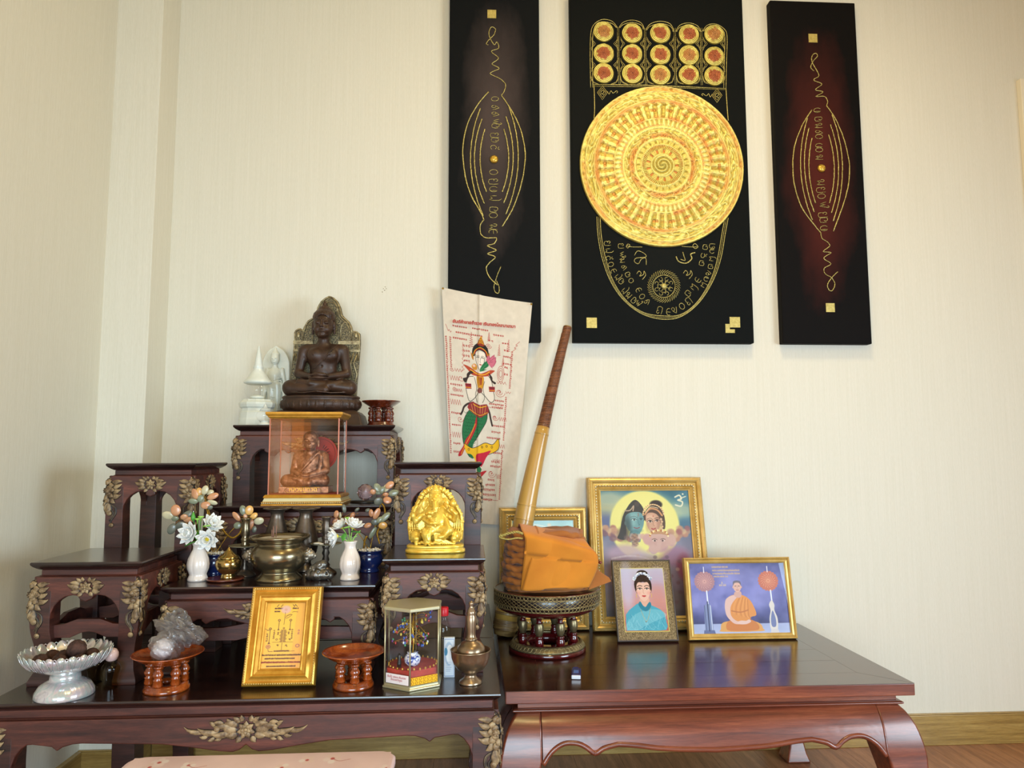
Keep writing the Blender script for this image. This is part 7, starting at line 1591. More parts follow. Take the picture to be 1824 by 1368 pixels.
# left deity: blue-grey skin
p.poly([(.20, .34), (.24, .22), (.30, .14), (.36, .09), (.41, .085), (.47, .14), (.50, .22), (.46, .26), (.44, .20), (.30, .20), (.27, .34), (.26, .40), (.17, .39)], '#2c2a2a', .95, 3)
p.poly([(.27, .22), (.33, .185), (.44, .185), (.475, .24), (.455, .31), (.41, .355), (.34, .35), (.28, .30)], '#6f9a9c', 1, 4); p.poly([(.32, .33), (.42, .34), (.42, .42), (.30, .42)], '#5b8588', 1, 2)
p.poly([(.34, .16), (.38, .10), (.43, .12), (.44, .17)], '#3a3330', 1, 3); p.line([(.27, .17), (.33, .165), (.37, .13), (.36, .17)], .012, '#b79d84', smooth=3); p.ell(.41, .115, .03, .02, '#4b403a', .3)
p.ell(.365, .242, .026, .0085, '#c4d6d2', .1); p.ell(.368, .242, .012, .0085, '#1b2226', .1); p.line([(.335, .240), (.365, .231), (.397, .243)], .007, '#24343a', smooth=3); p.ell(.443, .240, .017, .0075, '#c4d6d2', .1); p.ell(.443, .240, .010, .0075, '#1b2226', .1); p.line([(.425, .238), (.445, .230), (.462, .238)], .007, '#24343a', smooth=3); p.line([(.33, .222), (.37, .215), (.40, .226)], .006, '#2c3c40', smooth=3); p.line([(.405, .21), (.41, .27), (.425, .282), (.41, .287)], .005, '#46686c', smooth=2); p.line([(.36, .305), (.39, .312), (.42, .305)], .010, '#8a4a50', smooth=3); p.line([(.415, .19), (.417, .215)], .007, '#a0432e'); p.ell(.35, .27, .03, .02, '#8fb9b6', .9, .5); p.ell(.27, .27, .014, .018, '#7fa19c', .4)
for k in range(8): p.ell(.27+.03*k, .385+.015*math.sin(k*2), .028, .022, ['#c79a8e', '#a96a64', '#e0c0ac'][k % 3], .5, .8)
# right deity
p.poly([(.48, .22), (.50, .17), (.56, .13), (.64, .13), (.69, .17), (.71, .25), (.70, .32), (.66, .30), (.64, .22), (.54, .20), (.50, .26)], '#4a3027', .95, 3); p.ell(.62, .12, .07, .035, '#2a1d1c', .3)
p.poly([(.50, .21), (.55, .185), (.62, .20), (.655, .25), (.64, .31), (.60, .355), (.55, .35), (.505, .29)], '#c79a80', 1, 4); p.line([(.49, .20), (.55, .155), (.63, .165), (.68, .21)], .018, '#c98e60', smooth=4); p.line([(.50, .185), (.56, .14), (.64, .15)], .008, '#e2c39c', smooth=3)
p.ell(.541, .257, .023, .0080, '#ecdccf', .1); p.ell(.543, .257, .011, .0080, '#241614', .1); p.line([(.515, .256), (.541, .246), (.567, .257)], .007, '#2b1c1a', smooth=3); p.ell(.622, .252, .023, .0080, '#ecdccf', .1); p.ell(.622, .252, .011, .0080, '#241614', .1); p.line([(.597, .252), (.622, .241), (.648, .250)], .007, '#2b1c1a', smooth=3); p.line([(.51, .24), (.545, .23), (.57, .243)], .006, '#3a231c', smooth=3); p.line([(.595, .235), (.63, .226), (.65, .237)], .006, '#3a231c', smooth=3)
p.line([(.575, .25), (.575, .285), (.59, .293)], .005, '#96684f', smooth=2); p.line([(.555, .315), (.575, .320), (.597, .313)], .012, '#a53c3c', smooth=3); p.ell(.58, .215, .007, .005, '#a02a24'); p.ell(.61, .28, .03, .018, '#dba88e', .9, .5)
for k in range(6): p.ell(.665+.008*(k % 2), .24+.02*k, .013, .010, '#d9b28a', .3)
for cx, cy, rx, ry, c, al in ((.37, .22, .05, .03, '#a6c9c4', .35), (.44, .25, .03, .05, '#557f84', .5), (.30, .28, .03, .05, '#557f84', .5), (.40, .33, .05, .015, '#4b7478', .5), (.55, .225, .045, .02, '#e6c0a4', .5), (.64, .28, .025, .05, '#a4745e', .55), (.51, .30, .02, .04, '#a4745e', .4), (.575, .345, .045, .012, '#9a6a56', .5), (.28, .30, .05, .10, '#1f1d1f', .5), (.23, .36, .05, .05, '#35302e', .6)): p.ell(cx, cy, rx, ry, c, 1., al)
for k in range(46): a = k*.137; p.ell(.585+.115*math.cos(PI+a*.5), .205-.085*math.sin(a*.5), .008, .006, ['#e2c08c', '#b8733c', '#f0dcae'][k % 3], .3, .9)
for k in range(30): p.ell(.36+.022*math.sin(k*1.9), .36+.0032*k, .018, .010, ['#7a5648', '#a88468', '#5c4440', '#c2a184'][k % 4], .6, .6)
# small elephant-headed child
p.ell(.62, .42, .12, .085, '#c9a296', .2); p.poly([(.53, .36), (.58, .33), (.68, .33), (.73, .37), (.66, .36), (.58, .36)], '#b98a62', 1, 3); p.ell(.50, .40, .05, .045, '#c79a94', .3); p.ell(.76, .41, .055, .05, '#c7a094', .3)
p.ell(.578, .412, .022, .008, '#e6d6cc', .1); p.ell(.580, .412, .011, .008, '#251817', .1); p.ell(.668, .412, .022, .008, '#e6d6cc', .1); p.ell(.666, .412, .011, .008, '#251817', .1); p.line([(.55, .403), (.58, .396), (.605, .405)], .006, '#4a3028', smooth=3); p.line([(.64, .405), (.668, .396), (.697, .403)], .006, '#4a3028', smooth=3)
for k in range(18): p.ell(.63+.10*math.cos(PI+k*.185), .375-.045*math.sin(k*.185), .010, .008, ['#d9b06c', '#a85c34', '#efdba8'][k % 3], .3)
p.ell(.62, .44, .09, .05, '#b98c86', .9, .4)
p.line([(.63, .42), (.61, .47), (.56, .50), (.53, .48), (.56, .46)], .05, '#c8a197', smooth=4)
for cx, cy, rx, ry, c in ((.25, .52, .2, .08, '#b795a6'), (.45, .58, .18, .08, '#b7a3b8'), (.8, .54, .16, .08, '#9a6a86'), (.2, .68, .2, .09, '#8b6a62'), (.55, .72, .2, .09, '#93706a'), (.85, .72, .12, .10, '#7f6470'), (.3, .85, .25, .08, '#6d5044'), (.7, .88, .22, .08, '#735a52'), (.88, .62, .08, .10, '#8a3c56')): p.ell(cx, cy, rx, ry, c, .5, .75)
for k in range(40): a = k*2.4; p.ell(.5+.42*math.cos(a)*(k/40)**.5, .72+.24*math.sin(a)*(k/40)**.5, .022, .014, ['#c59a8a', '#6a3f40', '#d0b49c', '#5a4452'][k % 4], .6, .5)
p.line([(.10, .55), (.3, .53), (.5, .56), (.48, .63), (.3, .66)], .02, '#cdb9c0', .7, smooth=4)
CPL, _, _ = picture_frame('gold_picture_frame', 'largest gold beaded frame with a print of three deities before a yellow moon', (1057, 1127), (1274, 1127), (1043, 852), (1246, 853), ZL, -.115, -.020, .0430, G2, GOLD_A, p, PRINT, bead=[(.10, .0135, .0016, .0050, SILV), (.62, .0090, .0030, .0092, SILV)], thick=.014)
# teal print in the similar smaller frame behind the robes
p = Paint(220, 320, '#8fc0b4'); p.grad([(0, '#8cc2bd'), (.3, '#b9cfae'), (.6, '#a7b48a'), (1, '#3c3326')]); p.noise(.04, 5, 8); p.ell(.25, .10, .18, .05, '#d9e4cd', .8, .8); p.ell(.75, .18, .15, .05, '#5f9fa0', .8, .7); p.line([(.08, .16), (.2, .07), (.4, .05), (.6, .09)], .012, '#e8e8d0', smooth=4); p.ell(.6, .055, .03, .018, '#d9caa0', .3); p.ell(.55, .42, .24, .2, '#b9925a', .5, .8); p.ell(.5, .8, .4, .14, '#4a2f22', .5, .9)
picture_frame('gold_picture_frame', 'gold beaded frame with a pale teal print partly hidden behind the orange robes', (896, 1127), (1053, 1127), (883, 905), (1041, 905), ZL, -.084, -.040, .0415, G2, GOLD_A, p, PRINT, bead=[(.10, .0135, .0016, .0050, SILV), (.62, .0090, .0030, .0092, SILV)], thick=.014)
# portrait of a woman
p = Paint(250, 340, '#5b4a35'); rs = np.random.default_rng(2); nz = rs.random((340, 250)); p.a = np.where((nz > .62)[..., None], p.c('#a58c63'), p.c('#3a2c20')); p.a = np.where((nz < .12)[..., None], p.c('#c9b58c'), p.a).astype(np.float32)
fx0, fx1, fy0, fy1 = .135, .865, .105, .885
p.poly([(fx0-.012, fy0-.009), (fx1+.012, fy0-.009), (fx1+.012, fy1+.009), (fx0-.012, fy1+.009)], '#d9c86a')
S_ = lambda x, y: (fx0+(fx1-fx0)*x, fy0+(fy1-fy0)*y); TT = lambda *q: [S_(*w) for w in q]
for j in range(20):
    y0, y1 = j/20, (j+1)/20; c = [(198, 190, 205), (190, 160, 175), (205, 150, 150), (196, 128, 118), (176, 96, 84)]; f_ = j/20*4; i = min(3, int(f_)); cc_ = [c[i][k]*(1-f_+i)+c[i+1][k]*(f_-i) for k in range(3)]; p.poly(TT((0, y0), (1, y0), (1, y1), (0, y1)), '#%02x%02x%02x' % tuple(int(v) for v in cc_))
p.ell(*S_(.12, .3), .10, .30, '#c9c3dc', .9, .7); p.ell(*S_(.85, .12), .14, .1, '#b9aac4', .9, .6); p.ell(*S_(.82, .45), .12, .14, '#d08a7c', .9, .5)
p.poly(TT((.04, .97), (.04, .74), (.22, .62), (.36, .56), (.44, .60), (.58, .58), (.66, .60), (.86, .67), (.93, .75), (.96, .86), (.94, .985), (.5, .99), (.06, .985)), '#4ba6bd', 1, 2)
for k in range(90): r = random.Random(k); x = r.uniform(.04, .94); y = .70+.25*r.random()+.1*abs(x-.5)*0; p.line(TT((x, y), (x+r.uniform(-.04, .06), min(.97, y+.05)), (x+r.uniform(-.08, .10), min(.975, y+.11))), .009, r.choice(['#7cc6d6', '#3a8fab', '#9bd3dd', '#4a9fb8', '#5fb0c4']), .45, 2)
p.poly(TT((.0, .98), (.06, .86), (.30, .72), (.62, .66), (.86, .68), (.98, .76), (.80, .82), (.45, .92), (.30, .98)), '#a5d8e0', .35, 3)
p.poly(TT((.40, .56), (.41, .46), (.60, .46), (.60, .56), (.51, .62)), '#e2b09c', 1, 2); p.poly(TT((.35, .575), (.40, .53), (.44, .58), (.50, .63), (.56, .58), (.62, .54), (.65, .585), (.60, .66), (.50, .69), (.40, .65)), '#23809a', 1, 2)
p.poly(TT((.29, .26), (.33, .17), (.42, .12), (.56, .12), (.66, .17), (.70, .26), (.69, .36), (.65, .40), (.64, .28), (.5, .22), (.36, .28), (.35, .40), (.31, .36)), '#2a2022', 1, 3)
p.poly(TT((.345, .28), (.40, .225), (.50, .235), (.60, .225), (.645, .28), (.64, .40), (.595, .48), (.50, .535), (.41, .48), (.355, .40)), '#ebbfac', 1, 4)
p.ell(*S_(.50, .09), .10, .05, '#2a2022', .1); 
for k in range(60): r = random.Random(k+50); a = PI*(k/59); rad = r.uniform(.8, 1.05); p.ell(*S_(.50-.21*math.cos(a)*rad, .185-.115*math.sin(a)*rad), .014, .010, r.choice(['#e9edf2', '#b8c2d2', '#ffffff', '#8f9cb8']), .2)
for s in (-1, 1):
    x = .5+s*.082; p.line(TT((x-.05, .325), (x, .317), (x+.05, .327)), .012, '#2a1a1a', smooth=3); p.ell(*S_(x, .333), .022, .0085, '#f2ebe8', .1); p.ell(*S_(x, .333), .012, .009, '#241a1c', .1); p.line(TT((x-.055, .295), (x, .277), (x+.055, .290)), .011, '#3a2624', smooth=3); p.ell(*S_(.5+s*.12, .40), .035, .022, '#e69a92', .9, .5)
    p.line(TT((.5+s*.175, .41), (.5+s*.18, .45), (.5+s*.17, .47)), .010, '#d9b45c'); p.ell(*S_(.5+s*.158, .37), .012, .018, '#e0ab98', .2)
p.line(TT((.495, .33), (.49, .395), (.51, .405)), .006, '#c98a7c', smooth=2); p.poly(TT((.445, .445), (.485, .435), (.50, .440), (.515, .435), (.555, .445), (.50, .465)), '#c23c46', 1, 2); p.line(TT((.39, .66), (.46, .80), (.50, .85), (.56, .78), (.62, .64)), .005, '#c9a24c', smooth=4); p.ell(*S_(.49, .855), .008, .006, '#5a3a1a')
picture_frame('speckled_picture_frame', 'brown speckled frame with a portrait of a woman in a tiara and blue dress', (1098, 1145), (1208, 1146), (1090, 999), (1196, 1000), ZL, -.245, -.165, .0040, [(0, .000), (.2, .003), (1., .003)], mat_plain('frame_edge', '#4a3f3a', .4), p, mat_attr('glossy_speckled_print', .18, coat=.9), thick=.010)
# seated monk between two ceremonial fans
p = Paint(420, 310, '#6a6aa8'); p.grad([(0, '#4d4e88'), (.35, '#6a6aae'), (.6, '#7778b8'), (.85, '#46477f'), (.86, '#a9b0d6'), (1, '#b9c2e0')]); p.noise(.075, 5, 11)
for cx, cy, c in ((.3, .25, '#8c8cc8'), (.6, .2, '#9a98cc'), (.15, .55, '#8584c0'), (.75, .5, '#8d8bc6')): p.ell(cx, cy, .14, .16, c, 1, .4)
p.poly([(0, .86), (1, .86), (1, 1), (0, 1)], '#aab2d8', .6)
for cx, sc_, c1, c2 in ((.155, 1, '#a9787e', '#d9a49a'), (.815, 1, '#c2694e', '#e0a07c')):
    for k in range(20): a = 2*PI*k/20; p.ell(cx+.092*math.cos(a), .265+.125*math.sin(a), .015, .02, c1, .1)
    p.ell(cx, .265, .095, .128, c1, .04)
    for ring in (.8, .55, .3):
        for k in range(18): a = 2*PI*(k+ring)/18; p.line([(cx+.095*ring*math.cos(a), .265+.128*ring*math.sin(a)), (cx+.095*(ring-.2)*math.cos(a+.2), .265+.128*(ring-.2)*math.sin(a+.2))], .0035, c2)
    p.line([(cx, .06), (cx, .14)], .008, '#e6e2ee'); p.line([(cx+.015, .40), (cx+.02, .70)], .014, '#dfe2ee')
    if cx < .5: p.poly([(.125, .96), (.13, .62), (.15, .58), (.19, .58), (.205, .62), (.21, .96)], '#7a84ac', 1); p.line([(.135, .6), (.14, .95)], .006, '#3c4270'); p.line([(.195, .6), (.20, .95)], .006, '#d8ddf0'); p.poly([(.115, .94), (.22, .94), (.23, .99), (.11, .99)], '#59618e'); p.line([(.168, .55), (.17, .95)], .012, '#2f365f')
    else: p.poly([(.80, .96), (.79, .80), (.81, .68), (.80, .60), (.83, .54), (.855, .60), (.85, .68), (.875, .80), (.86, .96)], '#d8cfc8', 1, 3); p.poly([(.81, .90), (.805, .80), (.83, .68), (.855, .80), (.85, .90)], '#6d76a4', 1, 3); p.poly([(.80, .94), (.87, .94), (.88, .985), (.79, .985)], '#cfc6c6')
p.poly([(.285, .93), (.30, .85), (.38, .82), (.60, .82), (.69, .86), (.715, .93), (.70, .965), (.30, .965)], '#d99a4c', 1, 3)
p.poly([(.34, .90), (.36, .83), (.42, .80), (.58, .80), (.65, .84), (.68, .92), (.62, .955), (.38, .955)], '#c9742a', 1, 3)
p.poly([(.36, .68), (.35, .58), (.37, .51), (.43, .46), (.53, .46), (.60, .52), (.64, .62), (.66, .74), (.60, .77), (.58, .84), (.42, .84), (.40, .74)], '#d98a3c', 1, 3)
p.poly([(.345, .60), (.36, .52), (.40, .48), (.45, .46), (.49, .47), (.43, .56), (.40, .64), (.40, .74), (.44, .81), (.50, .845), (.48, .865), (.42, .85), (.36, .76), (.345, .68)], '#dcb3a8', 1, 3)
for k in range(8): p.line([(.50+k*.012, .47+k*.008), (.44+k*.02, .60+k*.02), (.43+k*.025, .72+k*.01)], .005, '#b5652a' if k % 2 else '#e6a35c', .8, 3)
p.line([(.41, .68), (.50, .70), (.58, .67)], .012, '#b8682c', smooth=3); p.poly([(.46, .835), (.50, .815), (.55, .82), (.58, .80), (.60, .83), (.55, .865), (.48, .865)], '#e0bab0', 1, 2)
p.poly([(.455, .42), (.455, .48), (.50, .50), (.525, .47), (.52, .41)], '#cf9f92', 1, 2); p.ell(.487, .345, .040, .075, '#d9aa9a', .06); p.poly([(.447, .33), (.45, .27), (.487, .255), (.525, .27), (.528, .33), (.51, .29), (.465, .29)], '#5e5560', .8, 2)
p.line([(.463, .335), (.478, .333)], .005, '#3a2620'); p.line([(.497, .333), (.513, .335)], .005, '#3a2620'); p.line([(.488, .34), (.488, .37)], .003, '#b57e70'); p.line([(.475, .39), (.50, .39)], .005, '#a04a44'); p.ell(.445, .35, .006, .016, '#cf9f92', .1); p.ell(.531, .35, .006, .016, '#cf9f92', .1)
for x0, x1, y in ((.24, .40, .07), (.245, .52, .12), (.245, .53, .165), (.255, .40, .205)): p.glyphs(x0, y, x1, y, .016, '#c9a678', int(y*100), .0036)
p.line([(.33, .30), (.335, .27), (.34, .30)], .004, '#d6b98c'); p.glyphs(.305, .33, .37, .33, .018, '#d6b98c', 3, .0036)
picture_frame('gold_picture_frame', 'landscape gold frame with a photograph of a seated monk between two ceremonial fans', (1228, 1141), (1421, 1140), (1213, 994), (1405, 994), ZL, -.235, -.195, .0175, [(0, .003), (.06, .008), (.22, .0095), (.34, .0080), (.38, .0055), (.55, .0075), (.80, .0060), (1., .0030)], MT['frame_gold'], p, PRINT, bead=[(.16, .0090, .0016, .0040, MT['frame_gold'])], thick=.010)

# lacquer stand with folded robes
LAC = mat_mottled('red_lacquer', '#3f0a0d', '#5c1013', 12, .18, 0, coat=.8); LACB = mat_plain('dark_lacquer', '#1c0f0d', .3, coat=.4); INL = mat_mottled('gold_inlay', '#6e5c3a', '#c9b27c', 200, .4, .5); SMK = mat_mottled('smoked_gold', '#6f6247', '#9c8b66', 60, .35, .7)
tp = base_pt(973, 1171, ZL, .107); tp.y = -.301; t = thing('lacquer_stand', 'round dark red lacquer stand with gold patterned bands carrying the folded orange robes', 'stand', tp)
Hh = .172
m = MB(); m.lathe([(.060, 0), (.1050, 0), (.1085, .004), (.1075, .011), (.1010, .0165), (.0960, .0235), (.0920, .0280), (.060, .0280)], 96, closed=True); m.build('base_ring', LAC, t)
m = MB(); m.lathe([(.1065, .0125), (.1050, .0170), (.0975, .0262), (.0930, .0292), (.0915, .0288), (.0960, .0240), (.1030, .0140)], 96, closed=True); bnd = m.build('base_band', SMK, t)
def chain_band(parent, R0, R1, z0, z1, n, r=.0008, kind=0):
    m = MB()
    for k in range(n):
        a0 = 2*PI*k/n; w_ = 2*PI/n
        if kind == 0: P = [(u, .5+.42*math.sin(v)) for u, v in [(.5+.5*math.cos(q), q) for q in [i*PI/5 for i in range(11)]]]
        elif kind == 1: P = [(i/8*2-.5, i/8) for i in range(9)]
        else: P = [(i/8*2-.5, 1-i/8) for i in range(9)]
        m.tube([((R0+(R1-R0)*v)*math.cos(a0+w_*u), (R0+(R1-R0)*v)*math.sin(a0+w_*u), z0+(z1-z0)*v) for u, v in P], r, 4, cap=False)
    return m
chain_band(bnd, .1062, .0968, .0145, .0272, 54, .0009).build('gold_scrollwork', INL, bnd, loc=(0, 0, 0))
for k in range(8):
    a = 2*PI*(k+.5)/8; m = MB(); m.lathe([(.0120, 0), (.0120, .012), (.0095, .016), (.0100, .020), (.0115, .023), (.0085, .026)], 24); o = m.build('post', LAC, t, (.076*math.cos(a), .076*math.sin(a), .028))
    m = MB(); m.lathe([(.0082, .026), (.0125, .040), (.0130, .052), (.0105, .058), (.0100, .060)], 24); m.build('gilt_bulge', SMK, o); m = MB(); m.lathe([(.0100, .060), (.0070, .064), (.0085, .082)], 24); m.build('post_top', LAC, o)
m = MB(); m.lathe([(0, .100), (.080, .104), (.120, .110), (.1390, .120), (.1440, .1270), (.1452, Hh-.004), (.1475, Hh), (.1450, Hh+.001), (.1405, Hh-.004), (.1380, .130), (.110, .118), (0, .114)], 112); d_ = m.build('dish', LAC, t)
m = MB(); m.lathe([(.1442, .1262), (.1468, .1290), (.1485, .1480), (.1478, Hh-.001), (.1455, Hh)], 112); bd2 = m.build('patterned_band', LACB, t)
m = chain_band(bd2, .1475, .1490, .1295, .1395, 84, .0008); m.build('gold_scrollwork', INL, bd2)
m = chain_band(bd2, .1490, .1492, .1405, .1590, 60, .0007, 1); b2 = chain_band(bd2, .1490, .1492, .1405, .1590, 60, .0007, 2); m.add(b2.v, b2.f, True); m.build('gold_scrollwork', INL, bd2)
chain_band(bd2, .1490, .1485, .1600, .1700, 84, .0008).build('gold_scrollwork', INL, bd2)
m = MB()
for z, r in ((.1400, .1490), (.1596, .1490), (.1288, .1472), (.1706, .1484)): m.lathe([(r, z-.0007), (r+.0012, z), (r, z+.0007)], 112)
m.build('gold_line', INL, bd2)

def cloth_mat(name, c1, c2): 
    q = NT(name); f = q.noise(q.coord((1, 1, 1)), 9, 4, .5); q.set(base=q.ramp(f, [(.3, c1), (.7, c2)]), rough=.85); q.b.inputs['Sheen Weight'].default_value = .15; q.bump(q.noise(q.coord((1, 1, 1)), 1200, 2, .5), .3, .0006); return q.m
ROBE1 = cloth_mat('saffron_brown_cotton', '#93551c', '#b0692a'); ROBE2 = cloth_mat('saffron_cotton', '#c47416', '#d8871f')
t = thing('folded_robes', 'thick bundle of folded orange monk robes wrapped in a bright orange cloth', 'robes', (tp.x, tp.y, ZL+.119))
zl = lambda px, py, y=-.0: (lambda v: (v.x-tp.x, v.z-ZL-.119))(atY(px, py, tp.y+y))
# end of the bundle: stacked folds, each a wavy rounded layer
LY = 11; zt = zl(910, 950, -.09)[1]
for i in range(LY):
    z0 = .0200+(zt-.0220)*i/LY; th = (zt-.0175)/LY; rr = random.Random(i*7+2); Rg = []; nx = 30; hw = .128-.010*abs(i-3)/4+rr.uniform(-.004, .004)-(.02 if i == 0 else .006 if i < 5 else 0); hd = .100-.003*abs(i-5)+rr.uniform(-.003, .003)-(.018 if i == 0 else 0)
    ph = [rr.uniform(0, 6) for _ in range(5)]; m = MB(); n = 96; prof = [(.93, .06), (.985, .22), (1.0, .5), (.985, .80), (.93, .97)]; vs = []
    for s_, zz in prof:
        for k in range(n):
            a = 2*PI*k/n; cx_, sx_ = math.cos(a), math.sin(a); e = .55; X = hw*abs(cx_)**e*(1 if cx_ > 0 else -1); Y = hd*abs(sx_)**e*(1 if sx_ > 0 else -1)
            rip = 1+.018*math.sin(a*7+ph[0])*math.sin(a*3+ph[1])+.012*math.sin(a*19+ph[2]+zz*3); wz = .0035*math.sin(a*5+ph[3])+.0025*math.sin(a*11+ph[4])
            lim = math.hypot(X, Y); cut = min(1, .124/lim) if z0 < .060 else 1
            vs.append((X*s_*rip*cut-.004, Y*s_*rip*cut+.004, z0+th*zz*1.12+wz*(.4+.6*i/LY)+(0 if X < .04 else -.0*X)))
    m.add(vs, [(j*n+k, j*n+(k+1) % n, (j+1)*n+(k+1) % n, (j+1)*n+k) for j in range(len(prof)-1) for k in range(n)]+[tuple(range(n))[::-1], tuple((len(prof)-1)*n+k for k in range(n))], True); m.build('folded_layer', ROBE1, t)
# bright wrapping cloth: a sloping band over the top and down the front
fr = -.108
def wrap(name, edge_l, edge_r, y_off, mat, seed):
    """edges are (pixel x, pixel y) from the rim up over the top; lofted from left to right"""
    n, mth = 26, 30; rr = random.Random(seed); g = []
    L_ = smooth_pts([(*zl(*q, fr),) for q in edge_l], 8); R__ = smooth_pts([(*zl(*q, fr),) for q in edge_r], 8); LL = [L_[int(i*(len(L_)-1)/n)] for i in range(n+1)]; RR = [R__[int(i*(len(R__)-1)/n)] for i in range(n+1)]
    for j in range(mth+1):
        u = j/mth; row = []
        for i in range(n+1):
            v = i/n; x = LL[i][0]*(1-u)+RR[i][0]*u; z = LL[i][1]*(1-u)+RR[i][1]*u
            y = fr+y_off+.010*(2*abs(u-.45))**2.5+.035*max(0, v-.80)/.2*v**3 +.0035*math.sin(u*5+v*4+seed)+.0022*math.sin(u*11-v*7+seed)+(.012*(1-v) if v < .15 else 0)*0
            row.append((x, y, z))
        for k in range(1, 7):  # over the top to the back
            x, y, z = row[n]; row.append((x, y+.030*k, z+.012*math.sin(k*.5)-.002*k*k*.3))
        g.append(row)
    N = len(g[0]); m = MB(); m.add([q for r_ in g for q in r_], [(j*N+i, (j+1)*N+i, (j+1)*N+i+1, j*N+i+1) for j in range(mth) for i in range(N-1)], True)
    o = m.build(name, mat, t); so = o.modifiers.new('solid', 'SOLIDIFY'); so.thickness = .0022; so.offset = 1; return o
wrap('wrapping_cloth', [(928, 1051), (932, 1010), (936, 965), (930, 946)], [(1050, 1044), (1060, 1010), (1056, 985), (1046, 966)], .0, ROBE2, 1)
wrap('wrapping_fold', [(930, 1051), (940, 1015), (954, 970), (960, 950)], [(1050, 1046), (1063, 1015), (1064, 990), (1050, 974)], -.007, ROBE2, 4)
# pointed end of a robe sticking out to the right
a = [zl(1046, 1048, -.06), zl(1086, 1033, -.06), zl(1082, 1026, -.06), zl(1060, 1010, -.06)]; m = MB()
for k in range(4):
    o_ = k*.0035; m.prism([(a[0][0], a[0][1]+o_), (a[1][0]-o_, a[1][1]+o_*1.2), (a[2][0]-o_*2, a[2][1]+o_*1.2), (a[3][0]-.01, a[3][1]+o_)], -.085+o_*1.5, -.081+o_*1.5)
m.prism([(a[0][0]-.03, a[0][1]-.004), (a[1][0], a[1][1]), (a[3][0]-.02, a[3][1]+.012)], -.066, -.02); m.build('robe_corner', ROBE1, t, bevel=.001)
m = MB(); P = [(*zl(889, 958, fr),), (*zl(905, 953, fr),), (*zl(920, 950, fr),), (*zl(931, 953, fr),)]
for off in (0, .6, 1.2):
    pts = smooth_pts([(x, fr+.008+.0022*math.cos(i*2.2+off*5), z+.0022*math.sin(i*2.2+off*5)+.003) for i, (x, z) in enumerate(smooth_pts(P, 5))], 3); m.tube(pts, .0024, 6)
m.tube(smooth_pts([(P[0][0], fr+.008, P[0][1]), (P[1][0], fr+.004, P[1][1]-.012), (P[2][0], fr+.004, P[2][1]-.013), (P[3][0], fr+.006, P[3][1]-.010)], 6), .0024, 6); m.build('braided_cord', mat_mottled('straw_cord', '#8a7434', '#c9b25e', 300, .7), t)
s_ = MB(); q = zl(1068, 1001, -.04); s_.ball((q[0], -.05, q[1]), (.0055, .005, .0045), 12, 8); q2 = zl(1056, 985, -.04); s_.tube([(q2[0], -.05, q2[1]), (q[0], -.05, q[1])], .0012, 5); s_.build('bead', mat_plain('brown_bead', '#7a2f1c', .3), t)

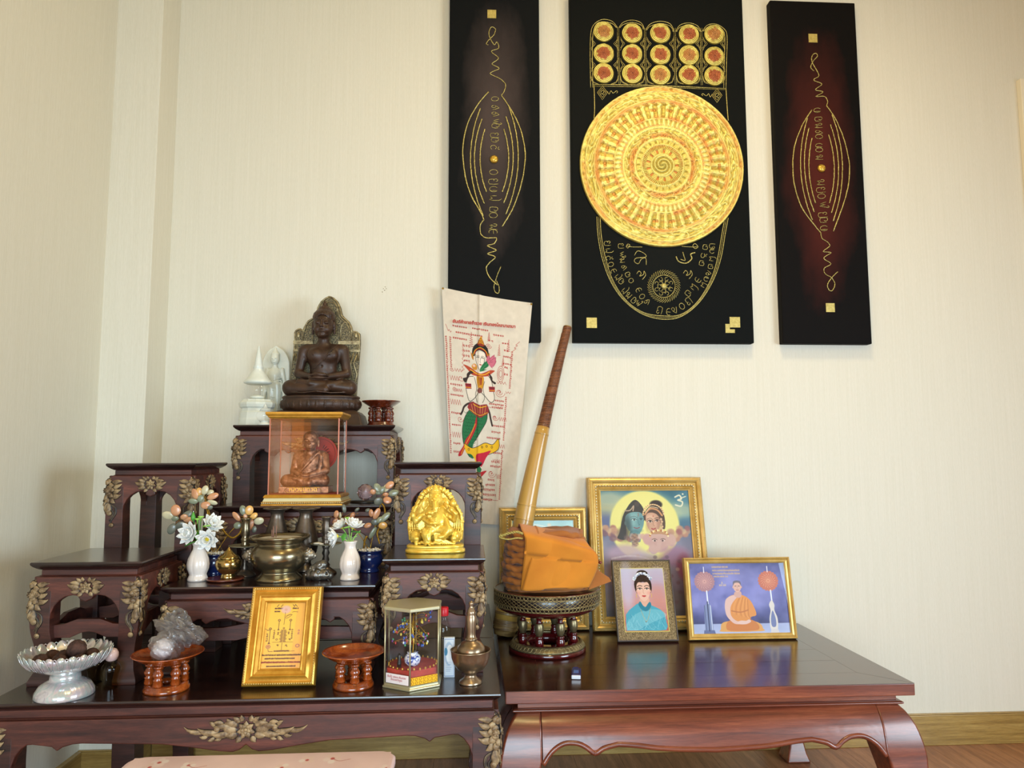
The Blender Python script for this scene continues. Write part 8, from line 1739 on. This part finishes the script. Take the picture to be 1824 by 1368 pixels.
# bamboo rod leaning against the wall
def bamboo():
    t = thing('bamboo_rod', 'long golden bamboo rod with a brown cord-bound grip leaning on the wall', 'rod', (0, 0, 0))
    A = atZ(896, 1130, ZL); A = Vector((A.x, -.152, ZL+.0)); B = atY(1011, 582, -.060); B = Vector((B.x, -.060, B.z))
    C = lambda px, py: (lambda s: s)((0))
    def at_y(py):      # parameter along the rod whose picture height is py
        lo, hi = 0., 1.
        for _ in range(30):
            mid = (lo+hi)/2; P_ = A.lerp(B, mid)-EYE; y = 684-FPX*P_.dot(_u)/P_.dot(_f)
            if y > py: lo = mid
            else: hi = mid
        return (lo+hi)/2
    rad = lambda py: float(np.interp(py, [580, 640, 757, 762, 880, 945, 1020, 1060, 1100, 1120, 1130], [.0135, .0155, .0195, .0215, .0285, .0320, .0340, .0355, .0370, .0350, .0300]))*1.0
    bend = lambda s: Vector((.022*math.sin(PI*s)*-1*.6, 0, 0))
    def seg(y0, y1, extra=0, n=24, ring=24):
        m = MB(); P = []; r = []
        for k in range(n+1): py = y0+(y1-y0)*k/n; s = at_y(py); P.append(tuple(A.lerp(B, s)+bend(s))); r.append(rad(py)+extra)
        m.tube(P, r, ring); return m
    BAM = mat_mottled('golden_bamboo', '#a3762c', '#cfa152', 9, .32, .0, coat=.5, stretch=(1, 1, .15), bump=.05); ROOT = mat_wood('bamboo_root', '#4a2c1a', '#8d6a3a', '#c9a763', (4, 4, 60), .5, .1)
    seg(1104, 760).build('culm', BAM, t); seg(1131, 1103, .0).build('root_end', ROOT, t, label='banded root end of the bamboo')
    for y in (1065, 1078, 1092, 1112, 1120): seg(y+2.5, y-2.5, .0016, 4).build('node_ring', ROOT, t)
    for y in (925, 900, 773): seg(y+1.5, y-1.5, .0008, 4).build('node_ring', BAM, t)
    seg(762, 580, -.0012).build('grip_core', BAM, t); m = MB(); y = 760; cord = []; GR = mat_mottled('bound_cord', '#4c2716', '#9a5f38', 26, .5, 0, coat=.2, stretch=(1, 1, 8))
    m = MB(); s0, s1 = at_y(760), at_y(581); L = (B-A).length*(s1-s0); n = int(L/.0034); axis = (B-A).normalized(); R_ = axis.to_track_quat('Z', 'Y').to_matrix().to_4x4()
    for k in range(n):
        s = s0+(s1-s0)*k/n; c_ = A.lerp(B, s)+bend(s); py = 760+(581-760)*k/n; r = rad(py)-.0006+random.uniform(-.0003, .0003)
        m.lathe([(r, -.0017), (r+.0013, 0), (r, .0017)], 20, M=Matrix.Translation(c_) @ R_)
    o = m.build('cord_binding', GR, t, label='brown cord binding'); o['kind'] = 'stuff'
    m = MB(); s = at_y(580); m.lathe([(rad(580), 0), (rad(580)*.8, .002), (0, .0025)], 20, M=Matrix.Translation(A.lerp(B, s)+bend(s)) @ R_); m.build('end_cap', ROOT, t)
bamboo()
# memory stick
p = atZ(1026, 1211, ZL); t = thing('memory_stick', 'tiny blue memory stick with a white end lying on the plain table', 'memory stick', (p.x, p.y, ZL), -.16)
m = MB(); m.box(-.0115, .0115, .004, .064, .0008, .0105); b = m.build('stick_body', mat_plain('blue_plastic', '#1d2a78', .25, coat=.4), t, bevel=.002)
m = MB(); m.box(-.0112, .0112, 0, .0045, .0008, .0103); m.build('white_end', mat_plain('white_plastic', '#d9dee6', .35), t, bevel=.002); m = MB(); m.box(-.0085, .0050, .064, .076, .002, .009); m.build('swivel_tip', mat_plain('blue_tip', '#26348c', .3), t, bevel=.001)
m = MB(); m.box(-.006, .006, .022, .044, .0105, .0108); m.build('print_mark', mat_plain('pale_blue_print', '#5f7fd0', .4), b)
